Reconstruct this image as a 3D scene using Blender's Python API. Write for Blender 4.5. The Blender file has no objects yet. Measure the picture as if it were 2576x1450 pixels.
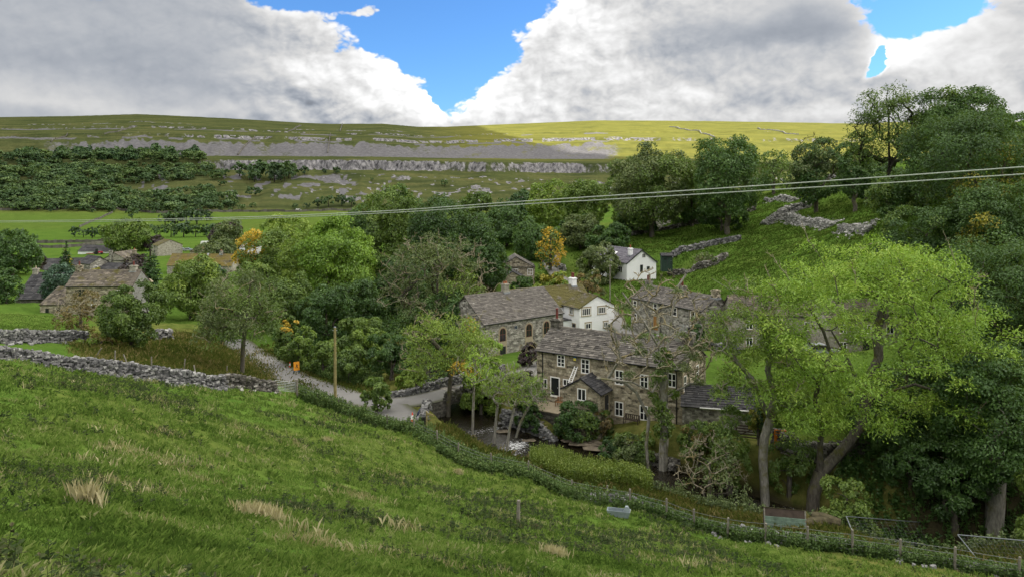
import bpy, math, random
import numpy as np
from mathutils import Vector, Matrix
SC = bpy.context.scene
COL = SC.collection
R = math.radians
# picture plane of the lens: principal column, horizon row and focal length
F, CX, HV = 1839.0, 1287.5, 480.0

# ------------------------------------------------------------------ camera
cam_d = bpy.data.cameras.new("camera")
cam_d.sensor_width = 36.0
cam_d.lens = 36.0 * F / 2575.0
cam_d.shift_y = -245.0 / 2575.0
cam_d.clip_start = 0.1
cam_d.clip_end = 9000.0
cam = bpy.data.objects.new("camera", cam_d)
cam.location = (0, 0, 0)
cam.rotation_euler = (R(90), 0, 0)
COL.objects.link(cam)
SC.camera = cam

# ------------------------------------------------------------------ view, sun
SC.view_settings.view_transform = 'Standard'
SC.view_settings.look = 'None'
SC.view_settings.gamma = 1.0
SC.view_settings.exposure = 1.58
SUN_DIR = Vector((0.86, 0.30, 0.56)).normalized()     # towards the sun: high on the right
SUN_EL = math.asin(SUN_DIR.z)
SUN_AZ = math.atan2(SUN_DIR.x, SUN_DIR.y)              # clockwise from +Y
sun_d = bpy.data.lights.new("sun", 'SUN')
sun_d.energy = 5.0
sun_d.angle = R(0.5)
sun_d.color = (1.0, 0.93, 0.80)
sun = bpy.data.objects.new("sun", sun_d)
sun.rotation_euler = (-SUN_DIR).to_track_quat('-Z', 'Y').to_euler()
COL.objects.link(sun)

# ------------------------------------------------------------------ node helper
class NT:
    def __init__(s, tree):
        s.t = tree; s.n = tree.nodes; s.l = tree.links
    def new(s, typ, **kw):
        n = s.n.new(typ)
        for k, v in kw.items(): setattr(n, k, v)
        return n
    def put(s, sock, v):
        if v is None: return
        if isinstance(v, bpy.types.NodeSocket): s.l.new(v, sock)
        else:
            if isinstance(v, (tuple, list)) and len(v) == 3 and sock.type == 'RGBA': v = (*v, 1)
            sock.default_value = v
    def m(s, op, a, b=None, c=None, clamp=False):
        n = s.new('ShaderNodeMath', operation=op, use_clamp=clamp)
        s.put(n.inputs[0], a)
        if b is not None: s.put(n.inputs[1], b)
        if c is not None: s.put(n.inputs[2], c)
        return n.outputs[0]
    def vm(s, op, a, b=None, scale=None):
        n = s.new('ShaderNodeVectorMath', operation=op)
        s.put(n.inputs[0], a)
        if b is not None: s.put(n.inputs[1], b)
        if scale is not None: s.put(n.inputs['Scale'], scale)
        return n.outputs[0]
    def mix(s, f, a, b, blend='MIX'):
        n = s.new('ShaderNodeMix', data_type='RGBA', blend_type=blend)
        s.put(n.inputs[0], f); s.put(n.inputs[6], a); s.put(n.inputs[7], b)
        return n.outputs[2]
    def ss(s, x, a, b, lo=0.0, hi=1.0):
        n = s.new('ShaderNodeMapRange', interpolation_type='SMOOTHSTEP')
        s.put(n.inputs[0], x); s.put(n.inputs[1], a); s.put(n.inputs[2], b); s.put(n.inputs[3], lo); s.put(n.inputs[4], hi)
        return n.outputs[0]
    def lin(s, x, a, b, lo=0.0, hi=1.0):
        n = s.new('ShaderNodeMapRange')
        s.put(n.inputs[0], x); s.put(n.inputs[1], a); s.put(n.inputs[2], b); s.put(n.inputs[3], lo); s.put(n.inputs[4], hi)
        return n.outputs[0]
    def noise(s, vec, scale, detail=4.0, rough=0.5, dist=0.0, out=0):
        n = s.new('ShaderNodeTexNoise')
        if vec is not None: s.put(n.inputs['Vector'], vec)
        s.put(n.inputs['Scale'], scale); s.put(n.inputs['Detail'], detail); s.put(n.inputs['Roughness'], rough); s.put(n.inputs['Distortion'], dist)
        return n.outputs[out]
    def vor(s, vec, scale, feature='F1', out='Distance', rnd=1.0):
        n = s.new('ShaderNodeTexVoronoi', feature=feature)
        if vec is not None: s.put(n.inputs['Vector'], vec)
        s.put(n.inputs['Scale'], scale); s.put(n.inputs['Randomness'], rnd)
        return n.outputs[out]
    def ramp(s, x, stops):
        n = s.new('ShaderNodeValToRGB')
        e = n.color_ramp.elements
        while len(e) < len(stops): e.new(0.5)
        for i, (p, c) in enumerate(stops):
            e[i].position = p; e[i].color = (*c, 1)
        s.put(n.inputs[0], x)
        return n.outputs[0]
    def xyz(s, v):
        n = s.new('ShaderNodeSeparateXYZ'); s.put(n.inputs[0], v); return n.outputs
    def comb(s, x, y, z):
        n = s.new('ShaderNodeCombineXYZ')
        for i, v in enumerate((x, y, z)): s.put(n.inputs[i], v)
        return n.outputs[0]
    def attr(s, name, out='Fac'):
        n = s.new('ShaderNodeAttribute', attribute_name=name); return n.outputs[out]

# ------------------------------------------------------------------ sky: blue air with broken cumulus, laid out by compass bearing and height
SKY_BLUE = 0.0405
CLOUD_GAIN = 0.330
ZENITH_GAIN = 2.7
def make_sky():
    w = bpy.data.worlds.new("World"); SC.world = w; w.use_nodes = True
    t = NT(w.node_tree); t.n.clear()
    out = t.new('ShaderNodeOutputWorld'); bg = t.new('ShaderNodeBackground')
    t.l.new(bg.outputs[0], out.inputs[0])
    sky = t.new('ShaderNodeTexSky', sky_type='NISHITA')
    sky.sun_disc = False; sky.sun_elevation = SUN_EL; sky.sun_rotation = SUN_AZ
    sky.altitude = 200; sky.air_density = 1.0; sky.dust_density = 0.3; sky.ozone_density = 1.5
    d = t.new('ShaderNodeTexCoord').outputs['Generated']
    d = t.vm('NORMALIZE', d)
    x, y, z = t.xyz(d)
    az = t.m('ARCTAN2', x, y)            # 0 straight ahead, + to the right
    el = t.m('ARCSINE', z)
    A = lambda u: math.atan((u - CX) / F)
    E = lambda u, v: math.atan((HV - v) / math.hypot(F, u - CX))
    # domain warp
    flat = t.vm('MULTIPLY', d, (1.0, 1.0, 1.5))
    wn = t.noise(flat, 9.0, 5.0, 0.55, out=1)
    wx, wy, wz = t.xyz(wn)
    azw = t.m('MULTIPLY_ADD', t.m('SUBTRACT', wx, 0.5), 0.10, az)
    elw = t.m('MULTIPLY_ADD', t.m('SUBTRACT', wy, 0.5), 0.07, el)
    big = t.noise(flat, 4.2, 9.0, 0.56)
    lightv = t.vm('ADD', flat, (0.012, 0.0, 0.022))
    big2 = t.noise(lightv, 4.2, 9.0, 0.56)
    fine = t.noise(flat, 16.0, 7.0, 0.6, 0.3)
    fine2 = t.noise(t.vm('ADD', flat, (0.006, 0.0, 0.010)), 16.0, 7.0, 0.6, 0.3)
    pv = t.vm('ADD', flat, t.vm('SCALE', wn, scale=0.03)); lv = t.vm('ADD', pv, (0.007, 0.0, 0.012))
    def billow(vec):      # heaped rounded tops with sharp creases between them
        tot = None
        for sc, wt in ((8.0, .50), (19.0, .34), (44.0, .22), (95.0, .12)):
            v_ = t.m('ABSOLUTE', t.m('MULTIPLY_ADD', t.noise(vec, sc, 0.6, .5), 2.0, -1.0))
            tot = t.m('MULTIPLY', v_, wt * 2.6) if tot is None else t.m('MULTIPLY_ADD', v_, wt * 2.6, tot)
        return tot
    puff = t.m('SUBTRACT', 1.0, billow(pv)); puff2 = t.m('SUBTRACT', 1.0, billow(lv))
    def line(u0, v0, u1, v1):     # signed angular distance, positive on the right of the line going down the picture
        ax, ay, bx, by = A(u0), E(u0, v0), A(u1), E(u1, v1)
        dx, dy = bx - ax, by - ay; L = math.hypot(dx, dy); nx, ny = -dy / L, dx / L
        return t.m('ADD', t.m('MULTIPLY_ADD', azw, nx, -nx * ax), t.m('MULTIPLY_ADD', elw, ny, -ny * ay))
    def blob(u, v, rx, ry, warped=True, a=None, rot=0.0):
        if a is None: ca, ce = A(u), E(u, v)
        else: ca, ce = a
        dx = t.m('MULTIPLY_ADD', azw if warped else az, F / rx, -ca * F / rx)
        dy = t.m('MULTIPLY_ADD', elw if warped else el, F / ry, -ce * F / ry)
        if rot:
            X0 = t.m('MULTIPLY_ADD', azw, F, -ca * F); Y0 = t.m('MULTIPLY_ADD', elw, F, -ce * F); c_, s_ = math.cos(rot), math.sin(rot)
            dx = t.m('MULTIPLY_ADD', X0, c_ / rx, t.m('MULTIPLY', Y0, s_ / rx)); dy = t.m('MULTIPLY_ADD', X0, -s_ / ry, t.m('MULTIPLY', Y0, c_ / ry))
        q = t.m('ADD', t.m('MULTIPLY', dx, dx), t.m('MULTIPLY', dy, dy))
        return t.m('EXPONENT', t.m('MULTIPLY', q, -1.0))
    # the wedge of blue in the middle
    s1 = line(640, -20, 1115, 268)
    s1b = line(560, 120, 1180, 300)
    s2 = t.m('MULTIPLY', line(1425, -10, 1160, 275), -1.0)
    s1 = t.m('MINIMUM', s1, s1b)
    s1 = t.m('MINIMUM', s1, t.m('MULTIPLY', line(1750, 55, 900, 330), -1.0)) if False else s1
    gap = t.m('MULTIPLY', t.m('MINIMUM', s1, s2), F / 32.0)
    gap = t.m('MINIMUM', gap, 2.3)
    gap = t.m('SUBTRACT', gap, t.ss(el, R(17), R(30), 0.0, 3.0))
    g2 = t.m('MULTIPLY_ADD', blob(2335, -5, 125, 90, rot=.35), 3.2, -1.4)
    g3 = t.m('MULTIPLY_ADD', blob(2210, 140, 48, 17, rot=.75), 3.0, -1.6)
    gap = t.m('MAXIMUM', gap, t.m('MAXIMUM', g2, g3))
    cov = t.m('SUBTRACT', t.m('MULTIPLY', t.m('SUBTRACT', big, 0.5), 4.2), gap)
    cov = t.m('MULTIPLY_ADD', t.m('SUBTRACT', fine, 0.5), .9, cov)
    cov = t.m('MULTIPLY_ADD', t.m('SUBTRACT', 0.40, puff), 1.25, cov)
    for (u, v, rx, ry, k) in ((900, 48, 66, 22, 2.5), (1120, 200, 58, 15, 1.5), (950, 240, 50, 52, 2.2), (1083, 284, 42, 50, 3.0), (1240, 225, 70, 50, .8), (770, 110, 50, 40, 1.0)):
        cov = t.m('MULTIPLY_ADD', blob(u, v, rx, ry), k, cov)
    alpha = t.ss(cov, -0.12, 0.32)
    # brightness of the cloud: lit tops and rims, grey bellies
    b = t.m('MULTIPLY_ADD', t.ss(az, A(500), A(1500)), 0.17, 0.52)
    for (u, v, rx, ry, k) in ((330, 170, 420, 75, -.05), (120, 215, 330, 36, .14), (470, 235, 170, 40, -.06), (250, 262, 500, 20, .12), (690, 50, 60, 60, .05),
                              (770, 180, 130, 60, .36), (950, 230, 75, 62, .42), (1085, 275, 60, 52, .46), (700, 245, 120, 30, -.07), (1230, 230, 110, 70, .34),
                              (1470, 90, 120, 90, .28), (1280, 280, 150, 40, .18), (2010, 85, 330, 56, -.30), (1700, 130, 90, 70, -.06), (1740, 232, 60, 26, .26), (1560, 200, 120, 60, .10),
                              (2265, 118, 70, 36, .42), (2220, 188, 80, 28, -.12), (1960, 245, 190, 36, -.12), (2480, 90, 110, 80, .06), (2050, 285, 300, 20, .06)):
        b = t.m('MULTIPLY_ADD', blob(u, v, rx, ry), k, b)
    rim = t.ss(t.m('MULTIPLY_ADD', t.m('SUBTRACT', 0.40, puff), .35, t.m('SUBTRACT', t.m('MULTIPLY', t.m('SUBTRACT', big, .5), 1.2), gap)), 1.5, 0.1)
    rim = t.m('MULTIPLY', rim, t.ss(az, A(480), A(760)))
    b = t.m('MULTIPLY_ADD', rim, 0.30, b)
    rel = t.m('MULTIPLY', t.m('SUBTRACT', big, big2), .8)
    rel = t.m('MULTIPLY_ADD', t.m('SUBTRACT', fine, fine2), .55, rel)
    rel = t.m('MULTIPLY_ADD', t.m('SUBTRACT', puff2, puff), 0.36, rel)
    rel = t.m('MULTIPLY_ADD', t.m('SUBTRACT', 0.40, puff), 0.15, rel)
    rel = t.m('MULTIPLY', rel, t.ss(az, A(1450), A(1900), 1.0, .6))
    relk = t.ss(az, A(480), A(850), 0.16, 1.0)
    relk = t.m('MULTIPLY', relk, t.m('SUBTRACT', 1.0, t.m('MULTIPLY', blob(2010, 60, 340, 80), .85)))
    b = t.m('MULTIPLY_ADD', rel, relk, b)
    b = t.m('MULTIPLY_ADD', t.m('SUBTRACT', big, 0.5), 0.16, b)
    b = t.m('MINIMUM', t.m('MAXIMUM', b, 0.22), 1.3)
    # overcast is brightest overhead
    b = t.m('MULTIPLY', b, t.ss(el, R(18), R(60), 1.0, ZENITH_GAIN))
    b = t.m('MULTIPLY', b, t.ss(y, 0.25, -0.35, 1.0, 1.6))  # extra sky brightness behind the camera, added to light the house fronts
    tone = t.mix(t.ss(b, 0.30, 0.75), (0.86, 0.95, 1.10), (1.0, 1.0, 1.0))
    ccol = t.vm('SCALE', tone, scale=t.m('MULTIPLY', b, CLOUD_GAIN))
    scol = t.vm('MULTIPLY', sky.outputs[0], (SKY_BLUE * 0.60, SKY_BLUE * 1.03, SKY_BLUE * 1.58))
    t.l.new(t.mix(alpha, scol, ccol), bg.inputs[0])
    bg.inputs[1].default_value = 1.0
    # Background strength is kept at 0.1 of the physical sky; the colours above are scaled to it
    gain = t.vm('SCALE', bg.inputs[0].links[0].from_socket, scale=10.0)
    t.l.new(gain, bg.inputs[0]); bg.inputs[1].default_value = 0.1
    try:
        w.cycles.sampling_method = 'MANUAL'; w.cycles.sample_map_resolution = 512
    except Exception: pass
make_sky()
try:
    SC.cycles.max_bounces = 7; SC.cycles.diffuse_bounces = 4; SC.cycles.transparent_max_bounces = 6
    SC.cycles.use_denoising = True
    SC.cycles.caustics_reflective = False; SC.cycles.caustics_refractive = False
    SC.cycles.sample_clamp_indirect = 6.0
except Exception: pass

# ------------------------------------------------------------------ tags, meshes
def tag(o, label=None, cat=None, group=None, kind=None):
    if label: o['label'] = label
    if cat: o['category'] = cat
    if group: o['group'] = group
    if kind: o['kind'] = kind
    elif cat: o['kind'] = 'thing'
    return o
def empty(name, loc, rz=0.0, label=None, cat=None, group=None):
    o = bpy.data.objects.new(name, None); COL.objects.link(o)
    o.empty_display_size = 0.3
    o.location = loc; o.rotation_euler = (0, 0, rz)
    return tag(o, label, cat, group)
def link(name, me, parent=None, loc=None):
    o = bpy.data.objects.new(name, me); COL.objects.link(o)
    if parent: o.parent = parent
    if loc is not None: o.location = loc
    return o
def copy_tree(o, parent=None):
    c = o.copy(); COL.objects.link(c); c.parent = parent
    for ch in list(o.children): copy_tree(ch, c)
    return c
def mesh_np(name, verts, faces, mats, tint=None, smooth=False, attrs=None, midx=None):
    """verts (N,3), faces (M,k) with one k"""
    verts = np.asarray(verts, dtype=np.float32); faces = np.asarray(faces, dtype=np.int32)
    me = bpy.data.meshes.new(name)
    me.vertices.add(len(verts)); me.vertices.foreach_set('co', verts.ravel())
    M, k = faces.shape
    me.loops.add(M * k); me.loops.foreach_set('vertex_index', faces.ravel())
    me.polygons.add(M)
    me.polygons.foreach_set('loop_start', np.arange(0, M * k, k, dtype=np.int32))
    try: me.polygons.foreach_set('loop_total', np.full(M, k, dtype=np.int32))
    except Exception: pass
    me.polygons.foreach_set('use_smooth', np.full(M, smooth, dtype=bool))
    for m in (mats if isinstance(mats, (list, tuple)) else [mats]): me.materials.append(m)
    if midx is not None: me.polygons.foreach_set('material_index', np.asarray(midx, dtype=np.int32))
    allattr = dict(attrs or {})
    if tint is not None: allattr['tint'] = tint
    for an, av in allattr.items():
        a = me.attributes.new(an, 'FLOAT', 'POINT'); a.data.foreach_set('value', np.asarray(av, dtype=np.float32))
    me.update(calc_edges=True)
    return me
class MB:
    """collects quads and tris of one mesh"""
    def __init__(s): s.v = []; s.f = []; s.t = []; s.mi = []; s.m = 0; s.x = None
    def pt(s, p):
        if s.x is not None: p = s.x @ Vector(p)
        s.v.append(tuple(p)); return len(s.v) - 1
    def face(s, pts, tint=0.5):
        ids = [s.pt(p) for p in pts]
        s.f.append(ids); s.t += [tint] * len(ids); s.mi.append(s.m)
    def hexa(s, c, tint=0.5):      # 8 corners: bottom 0-3 counter clockwise, top 4-7
        b = len(s.v)
        for p in c: s.pt(p)
        s.t += [tint] * 8
        for q in ((3, 2, 1, 0), (4, 5, 6, 7), (0, 1, 5, 4), (1, 2, 6, 5), (2, 3, 7, 6), (3, 0, 4, 7)):
            s.f.append([b + i for i in q]); s.mi.append(s.m)
    def box(s, x0, x1, y0, y1, z0, z1, tint=0.5):
        s.hexa([(x0, y0, z0), (x1, y0, z0), (x1, y1, z0), (x0, y1, z0), (x0, y0, z1), (x1, y0, z1), (x1, y1, z1), (x0, y1, z1)], tint)
    def bar(s, a, b, w, h=None, tint=0.5, up=(0, 0, 1)):
        a = Vector(a); b = Vector(b); h = h or w
        d = (b - a).normalized(); upv = Vector(up)
        if abs(d.dot(upv)) > 0.98: upv = Vector((1, 0, 0))
        r = d.cross(upv).normalized() * (w / 2); u = r.cross(d).normalized() * (h / 2)
        s.hexa([a - r - u, a + r - u, b + r - u, b - r - u, a - r + u, a + r + u, b + r + u, b - r + u], tint)
    def tube(s, pts, rad, n=8, tint=0.5, cap=True):
        pts = [Vector(p) for p in pts]; rr = rad if isinstance(rad, (list, tuple)) else [rad] * len(pts)
        base = len(s.v); ref = Vector((0.13, 0.31, 1)).normalized()
        for i, p in enumerate(pts):
            d = (pts[min(i + 1, len(pts) - 1)] - pts[max(i - 1, 0)])
            d = d.normalized() if d.length > 1e-9 else Vector((0, 0, 1))
            q = ref if abs(d.dot(ref)) < 0.95 else Vector((1, 0, 0))
            a = d.cross(q).normalized(); b2 = d.cross(a)
            for k in range(n):
                an = 2 * math.pi * k / n
                s.pt(p + (a * math.cos(an) + b2 * math.sin(an)) * rr[i]); s.t.append(tint)
        for i in range(len(pts) - 1):
            for k in range(n):
                k2 = (k + 1) % n
                s.f.append([base + i * n + k, base + i * n + k2, base + (i + 1) * n + k2, base + (i + 1) * n + k]); s.mi.append(s.m)
        if cap:
            s.f.append([base + k for k in range(n)][::-1]); s.mi.append(s.m)
            s.f.append([base + (len(pts) - 1) * n + k for k in range(n)]); s.mi.append(s.m)
    def build(s, name, mats, parent=None, smooth=False, loc=None):
        me = bpy.data.meshes.new(name)
        me.from_pydata(s.v, [], s.f)
        for m in (mats if isinstance(mats, (list, tuple)) else [mats]): me.materials.append(m)
        me.polygons.foreach_set('material_index', np.asarray(s.mi, dtype=np.int32))
        if smooth: me.polygons.foreach_set('use_smooth', np.ones(len(s.f), dtype=bool))
        a = me.attributes.new('tint', 'FLOAT', 'POINT'); a.data.foreach_set('value', np.asarray(s.t, dtype=np.float32))
        me.update()
        return link(name, me, parent, loc)

# ------------------------------------------------------------------ numpy noise
def _hash(ix, iy, seed):
    h = (ix.astype(np.int64) * 374761393 + iy.astype(np.int64) * 668265263 + seed * 974634221) & 0x7fffffff
    h = ((h ^ (h >> 13)) * 1274126177) & 0x7fffffff
    return ((h ^ (h >> 16)) & 0xffff) / 65535.0
def vnoise(x, y, seed=0):
    ix = np.floor(x); iy = np.floor(y); fx = x - ix; fy = y - iy
    fx = fx * fx * (3 - 2 * fx); fy = fy * fy * (3 - 2 * fy)
    a = _hash(ix, iy, seed); b = _hash(ix + 1, iy, seed); c = _hash(ix, iy + 1, seed); d = _hash(ix + 1, iy + 1, seed)
    return a + (b - a) * fx + (c - a) * fy + (a - b - c + d) * fx * fy
def fbm(x, y, seed=0, oct=4, gain=0.5):
    s = 0; a = 1; t = 0
    for o in range(oct):
        s = s + a * vnoise(x, y, seed + o * 17); t += a; a *= gain; x = x * 2.03 + 11.3; y = y * 2.03 + 7.1
    return s / t
def sstep(x, a, b):
    t = np.clip((x - a) / (b - a), 0, 1); return t * t * (3 - 2 * t)

# ------------------------------------------------------------------ the lie of the land
def P(u, v, D): return np.array(((u - CX) / F * D, D, (HV - v) / F * D))
LAND = [  # bearing column, sight row, distance ahead
 (-200,1450,5),(0,1450,7),(640,1450,9.5),(1290,1450,16),(1900,1450,27),(2400,1450,38),(2575,1450,40),(2900,1450,42),
 (0,1200,14),(350,1200,20),(640,1200,27),(1000,1250,33),(1300,1350,27),(1303,1312,34),(640,1080,46),(300,1000,38),(0,1000,28),(1000,1120,58),(-300,1000,24),
 (2260,1410,40.5),(1830,1350,45),(1540,1270,52),(1330,1200,57),(1150,1150,62),(900,1045,70),(700,985,76),(480,970,68),(250,940,62),(0,905,55),(-300,880,50),
 (1300,1108,71.5),(1500,1145,69),(1700,1200,63.5),(1960,1280,57),(2300,1350,52),(2575,1380,50),(2900,1380,48),
 (1400,1210,60),(1600,1225,57.5),(1830,1300,51.5),(2050,1310,50.5),(2250,1385,43.5),(2500,1335,48),(1200,1110,68),
 (640,890,100),(720,940,92),(850,985,83),(950,1010,79),(1020,1045,72.5),(1130,990,80),(1280,945,88),(1330,935,92),
 (500,900,85),(470,880,92),(250,900,75),(0,862,75),(200,865,82),(0,800,105),(130,800,108),(0,770,130),(-200,770,130),(170,790,130),(330,790,133),
 (600,700,200),(300,680,230),(420,638,320),(100,640,330),(300,600,430),(0,640,330),(700,600,430),(900,600,450),
 (1350,1010,80),(1560,1078,74.5),(1650,1080,71.5),(1810,950,80),(1790,900,88),(1700,850,110),(1570,830,118),(1660,860,105),(1810,980,76),(1870,1060,66),
 (1480,838,120),(1255,890,104),(1350,870,108),(1570,708,150),(1665,690,150),(1750,700,140),(1800,640,165),(1700,620,180),(1860,600,175),(1950,560,185),
 (2100,570,150),(1900,500,225),(1700,560,220),(1600,590,210),(2100,490,190),(2150,440,210),(2300,560,100),(2500,560,90),(1900,700,120),(2000,650,125),
 (2200,700,100),(2400,800,80),(2575,700,80),(2300,900,75),(2100,880,85),(2500,1000,60),(2400,1200,54),(1650,570,230),(1342,704,165),(1255,719,155),
 (1100,760,125),(1000,850,115),(900,800,140),(1200,700,170),(1400,690,160),(1400,620,210),(1300,560,280),(1500,560,260),(1000,620,280),
 (1900,480,400),(2300,400,400),(1600,520,400),(1200,545,500),(2575,350,300),(2900,500,80),(2900,300,250),(-300,640,330),(-300,700,200),
]
LANDP = [tuple(P(*c)) for c in LAND] + [(0,0,-1.65),(-12,0,0.2),(12,0,-5.2),(0,-20,6),(-60,-40,22),(60,-30,-12),(0,-150,45),(-150,0,18),(-120,60,-8),(45,20,-20.5),(30,8,-14),
          (120,40,-8),(160,100,6),(-250,100,-12),(-300,300,-27),(300,150,40),(300,400,50),(200,-200,30),(-300,-300,80)]
LANDP = np.array(LANDP)
_S = 18.0
def _q(x, y): return np.stack([np.arcsinh(np.asarray(x, float) / _S), np.arcsinh(np.asarray(y, float) / _S)], -1)
def _tps(r2): return np.where(r2 > 1e-12, 0.5 * r2 * np.log(np.maximum(r2, 1e-12)), 0.0)
_Q = _q(LANDP[:, 0], LANDP[:, 1])
_n = len(_Q)
_K = _tps(((_Q[:, None] - _Q[None]) ** 2).sum(-1)) + np.eye(_n) * 4e-4
_Pm = np.hstack([np.ones((_n, 1)), _Q])
_A = np.block([[_K, _Pm], [_Pm.T, np.zeros((3, 3))]])
_W = np.linalg.solve(_A, np.concatenate([LANDP[:, 2], np.zeros(3)]))
def z_near(x, y):
    q = _q(x, y); sh = q.shape[:-1]; q = q.reshape(-1, 2); o = np.empty(len(q))
    for i in range(0, len(q), 20000):
        c = q[i:i + 20000]
        o[i:i + 20000] = _tps(((c[:, None] - _Q[None]) ** 2).sum(-1)) @ _W[:_n] + _W[_n] + c @ _W[_n + 1:]
    return o.reshape(sh)
SKYU = [-900, 0, 180, 350, 560, 760, 830, 960, 1050, 1120, 1290, 1500, 1700, 2150, 2600, 3400]
SKYVV = [300, 295, 292, 287, 297, 309, 312, 311, 319, 319, 312, 303, 304, 308, 306, 300]
GT = [0, .06, .10, .162, .21, .234, .243, .30, .387, .393, .52, .527, .66, 1.0]
GV = [0, .08, .16, .36, .49, .53, .60, .66, .705, .755, .81, .83, .885, 1.0]
def far_t(x, y):
    """bearing column, distance measure and terrace level of the far hill"""
    D = np.maximum(y, 0.75 * np.hypot(x, y)); u = np.clip(CX + F * x / np.maximum(D, 1), -900, 3400)
    Dw = D + 44 * (fbm(u / 110, D / 160, 5, 3) - 0.5) + 20 * (fbm(u / 26, D / 70, 15, 3) - 0.5) + 30 * (vnoise(u / 350.0, D / 400, 9) - 0.5)
    Ds = 1750 + 850 * sstep(u, 980, 1350)
    t = (Dw - 1016) / (Ds - 1016)
    return u, D, Dw, Ds, t
def z_far(x, y):
    u, D, Dw, Ds, t = far_t(x, y)
    vs = np.interp(u, SKYU, SKYVV)
    v1 = 402 + 8 * sstep(u, 800, 1500)
    low = np.interp(Dw, [420, 600, 690, 760, 850, 930, 1006, 1014], [607, 566, 548, 529, 492, 458, 426, 403]) + (v1 - 402) * sstep(Dw, 850, 1000)
    low = np.where(u > 1300, low - (low - 500) * sstep(u, 1300, 1700) * (1 - sstep(Dw, 700, 930)), low)
    hi = v1 + (vs - v1) * np.interp(t, GT, GV)
    v = np.where(Dw < 1014, low, hi)
    z = (HV - v) / F * D
    rough = (fbm(x / 45, y / 45, 3, 4) - 0.5) * 9 * sstep(Dw, 760, 860) * (1 - sstep(Dw, 960, 1005))
    rough = rough + (fbm(x / 60, y / 60, 8, 4) - 0.5) * 5 * sstep(Dw, 1030, 1300)
    back = np.maximum(D - Ds, 0) * 0.12
    ztop = (HV - vs) / F * Ds
    z = np.where(D > Ds, ztop - back, z + rough * (1 - sstep(D, Ds - 250, Ds - 20)))
    return z
ROAD = [np.array(P(u, v, D)) for (u, v, D) in ((585,852,122),(612,872,111),(640,890,102),(680,915,96),(722,942,91),(785,966,86.5),(850,986,82.8),(905,1003,80),(955,1012,78.6),(1010,1010,79),(1070,1000,80.5),(1130,984,82.5),(1200,968,85.5),(1265,951,89),(1330,935,92.5),(1390,905,99),(1440,880,106))]
ROAD2 = [np.array(P(u, v, D)) for (u, v, D) in ((1030,1062,71.5),(1000,1040,74),(975,1020,77.5),(940,1008,79.5))]
LANE = [np.array(P(u, v, D)) for (u, v, D) in ((1700,872,102),(1640,862,106),(1590,845,112),(1555,815,122),(1540,790,130),(1500,755,142),(1430,715,152),(1400,690,165),(1385,670,180),(1372,650,195))]
STREAM = [np.array(P(u, v, D)) for (u, v, D) in ((1040,900,112),(1110,985,92),(1165,1045,80),(1200,1085,75),(1300,1113,71.3),(1400,1122,70.8),(1500,1145,69),(1600,1170,66.3),(1700,1203,63.2),(1830,1245,60),(1960,1283,57),(2130,1320,54.3),(2300,1350,52),(2575,1385,50),(3000,1400,48))]
for i, p in enumerate(STREAM): p[2] = -24.1 - 0.12 * i - (0.35 if i > 4 else 0)
def resample(pts, step):
    pts = np.array(pts, float); seg = np.linalg.norm(np.diff(pts[:, :2], axis=0), axis=1); s = np.concatenate([[0], np.cumsum(seg)])
    n = max(2, int(s[-1] / step) + 1); ss = np.linspace(0, s[-1], n)
    # smooth by cubic-ish averaging
    o = np.stack([np.interp(ss, s, pts[:, k]) for k in range(3)], 1)
    for _ in range(int(3.0 / step) + 1):
        o[1:-1] = 0.25 * o[:-2] + 0.5 * o[1:-1] + 0.25 * o[2:]
    return o
ROAD_S = resample(ROAD, 0.6); ROAD2_S = resample(ROAD2, 0.5); LANE_S = resample(LANE, 0.8); STREAM_S = resample(STREAM, 0.8)
def near_line(x, y, L):
    """distance to polyline samples and z there"""
    x = np.asarray(x, float); y = np.asarray(y, float); sh = x.shape; xf = x.ravel(); yf = y.ravel()
    d = np.full(xf.shape, 1e9); zz = np.zeros(xf.shape)
    pad = 12
    sel = np.where((xf > L[:, 0].min() - pad) & (xf < L[:, 0].max() + pad) & (yf > L[:, 1].min() - pad) & (yf < L[:, 1].max() + pad))[0]
    for i in range(0, len(sel), 8000):
        k = sel[i:i + 8000]
        dd = (xf[k, None] - L[None, :, 0]) ** 2 + (yf[k, None] - L[None, :, 1]) ** 2
        j = dd.argmin(1); d[k] = np.sqrt(dd[np.arange(len(k)), j]); zz[k] = L[j, 2]
    return d.reshape(sh), zz.reshape(sh)
def hummock(x, y):
    r = np.hypot(x, y)
    a = np.clip(r / 60, 0.55, 1.6)
    return (fbm(x / 1.3, y / 1.3, 21, 3) - 0.5) * 0.36 * a + (fbm(x / 8, y / 8, 31, 3) - 0.5) * 0.9 * np.clip(r / 80, .3, 1.5)
PADS = [(-95, 157.2, -25.1, 9), (-195.8, 349, -31.8, 11), (-150.8, 319.7, -28.0, 8), (46.4, 238.2, -12.2, 6), (-98.7, 234.5, -26.3, 12), (-121.2, 224.3, -25.7, 6), (37.1, 103.8, -21.9, 8), (45, 96, -20.8, 7),
        (-2.6, 111, -23.7, 10), (.9, 170.1, -21.3, 6), (26.1, 113.5, -22.1, 9), (-153.1, 250.8, -29.7, 8), (-129, 225.7, -26.9, 6), (-135.5, 254.2, -27.4, 7), (12.8, 123.5, -23.7, 5), (-98.9, 276.2, -24.4, 5),
        (28.8, 159.2, -18.5, 7.5), (-125, 294.8, -27.0, 6), (20.6, 72.2, -22.7, 4), (-160, 285, -28.8, 14)]
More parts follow.
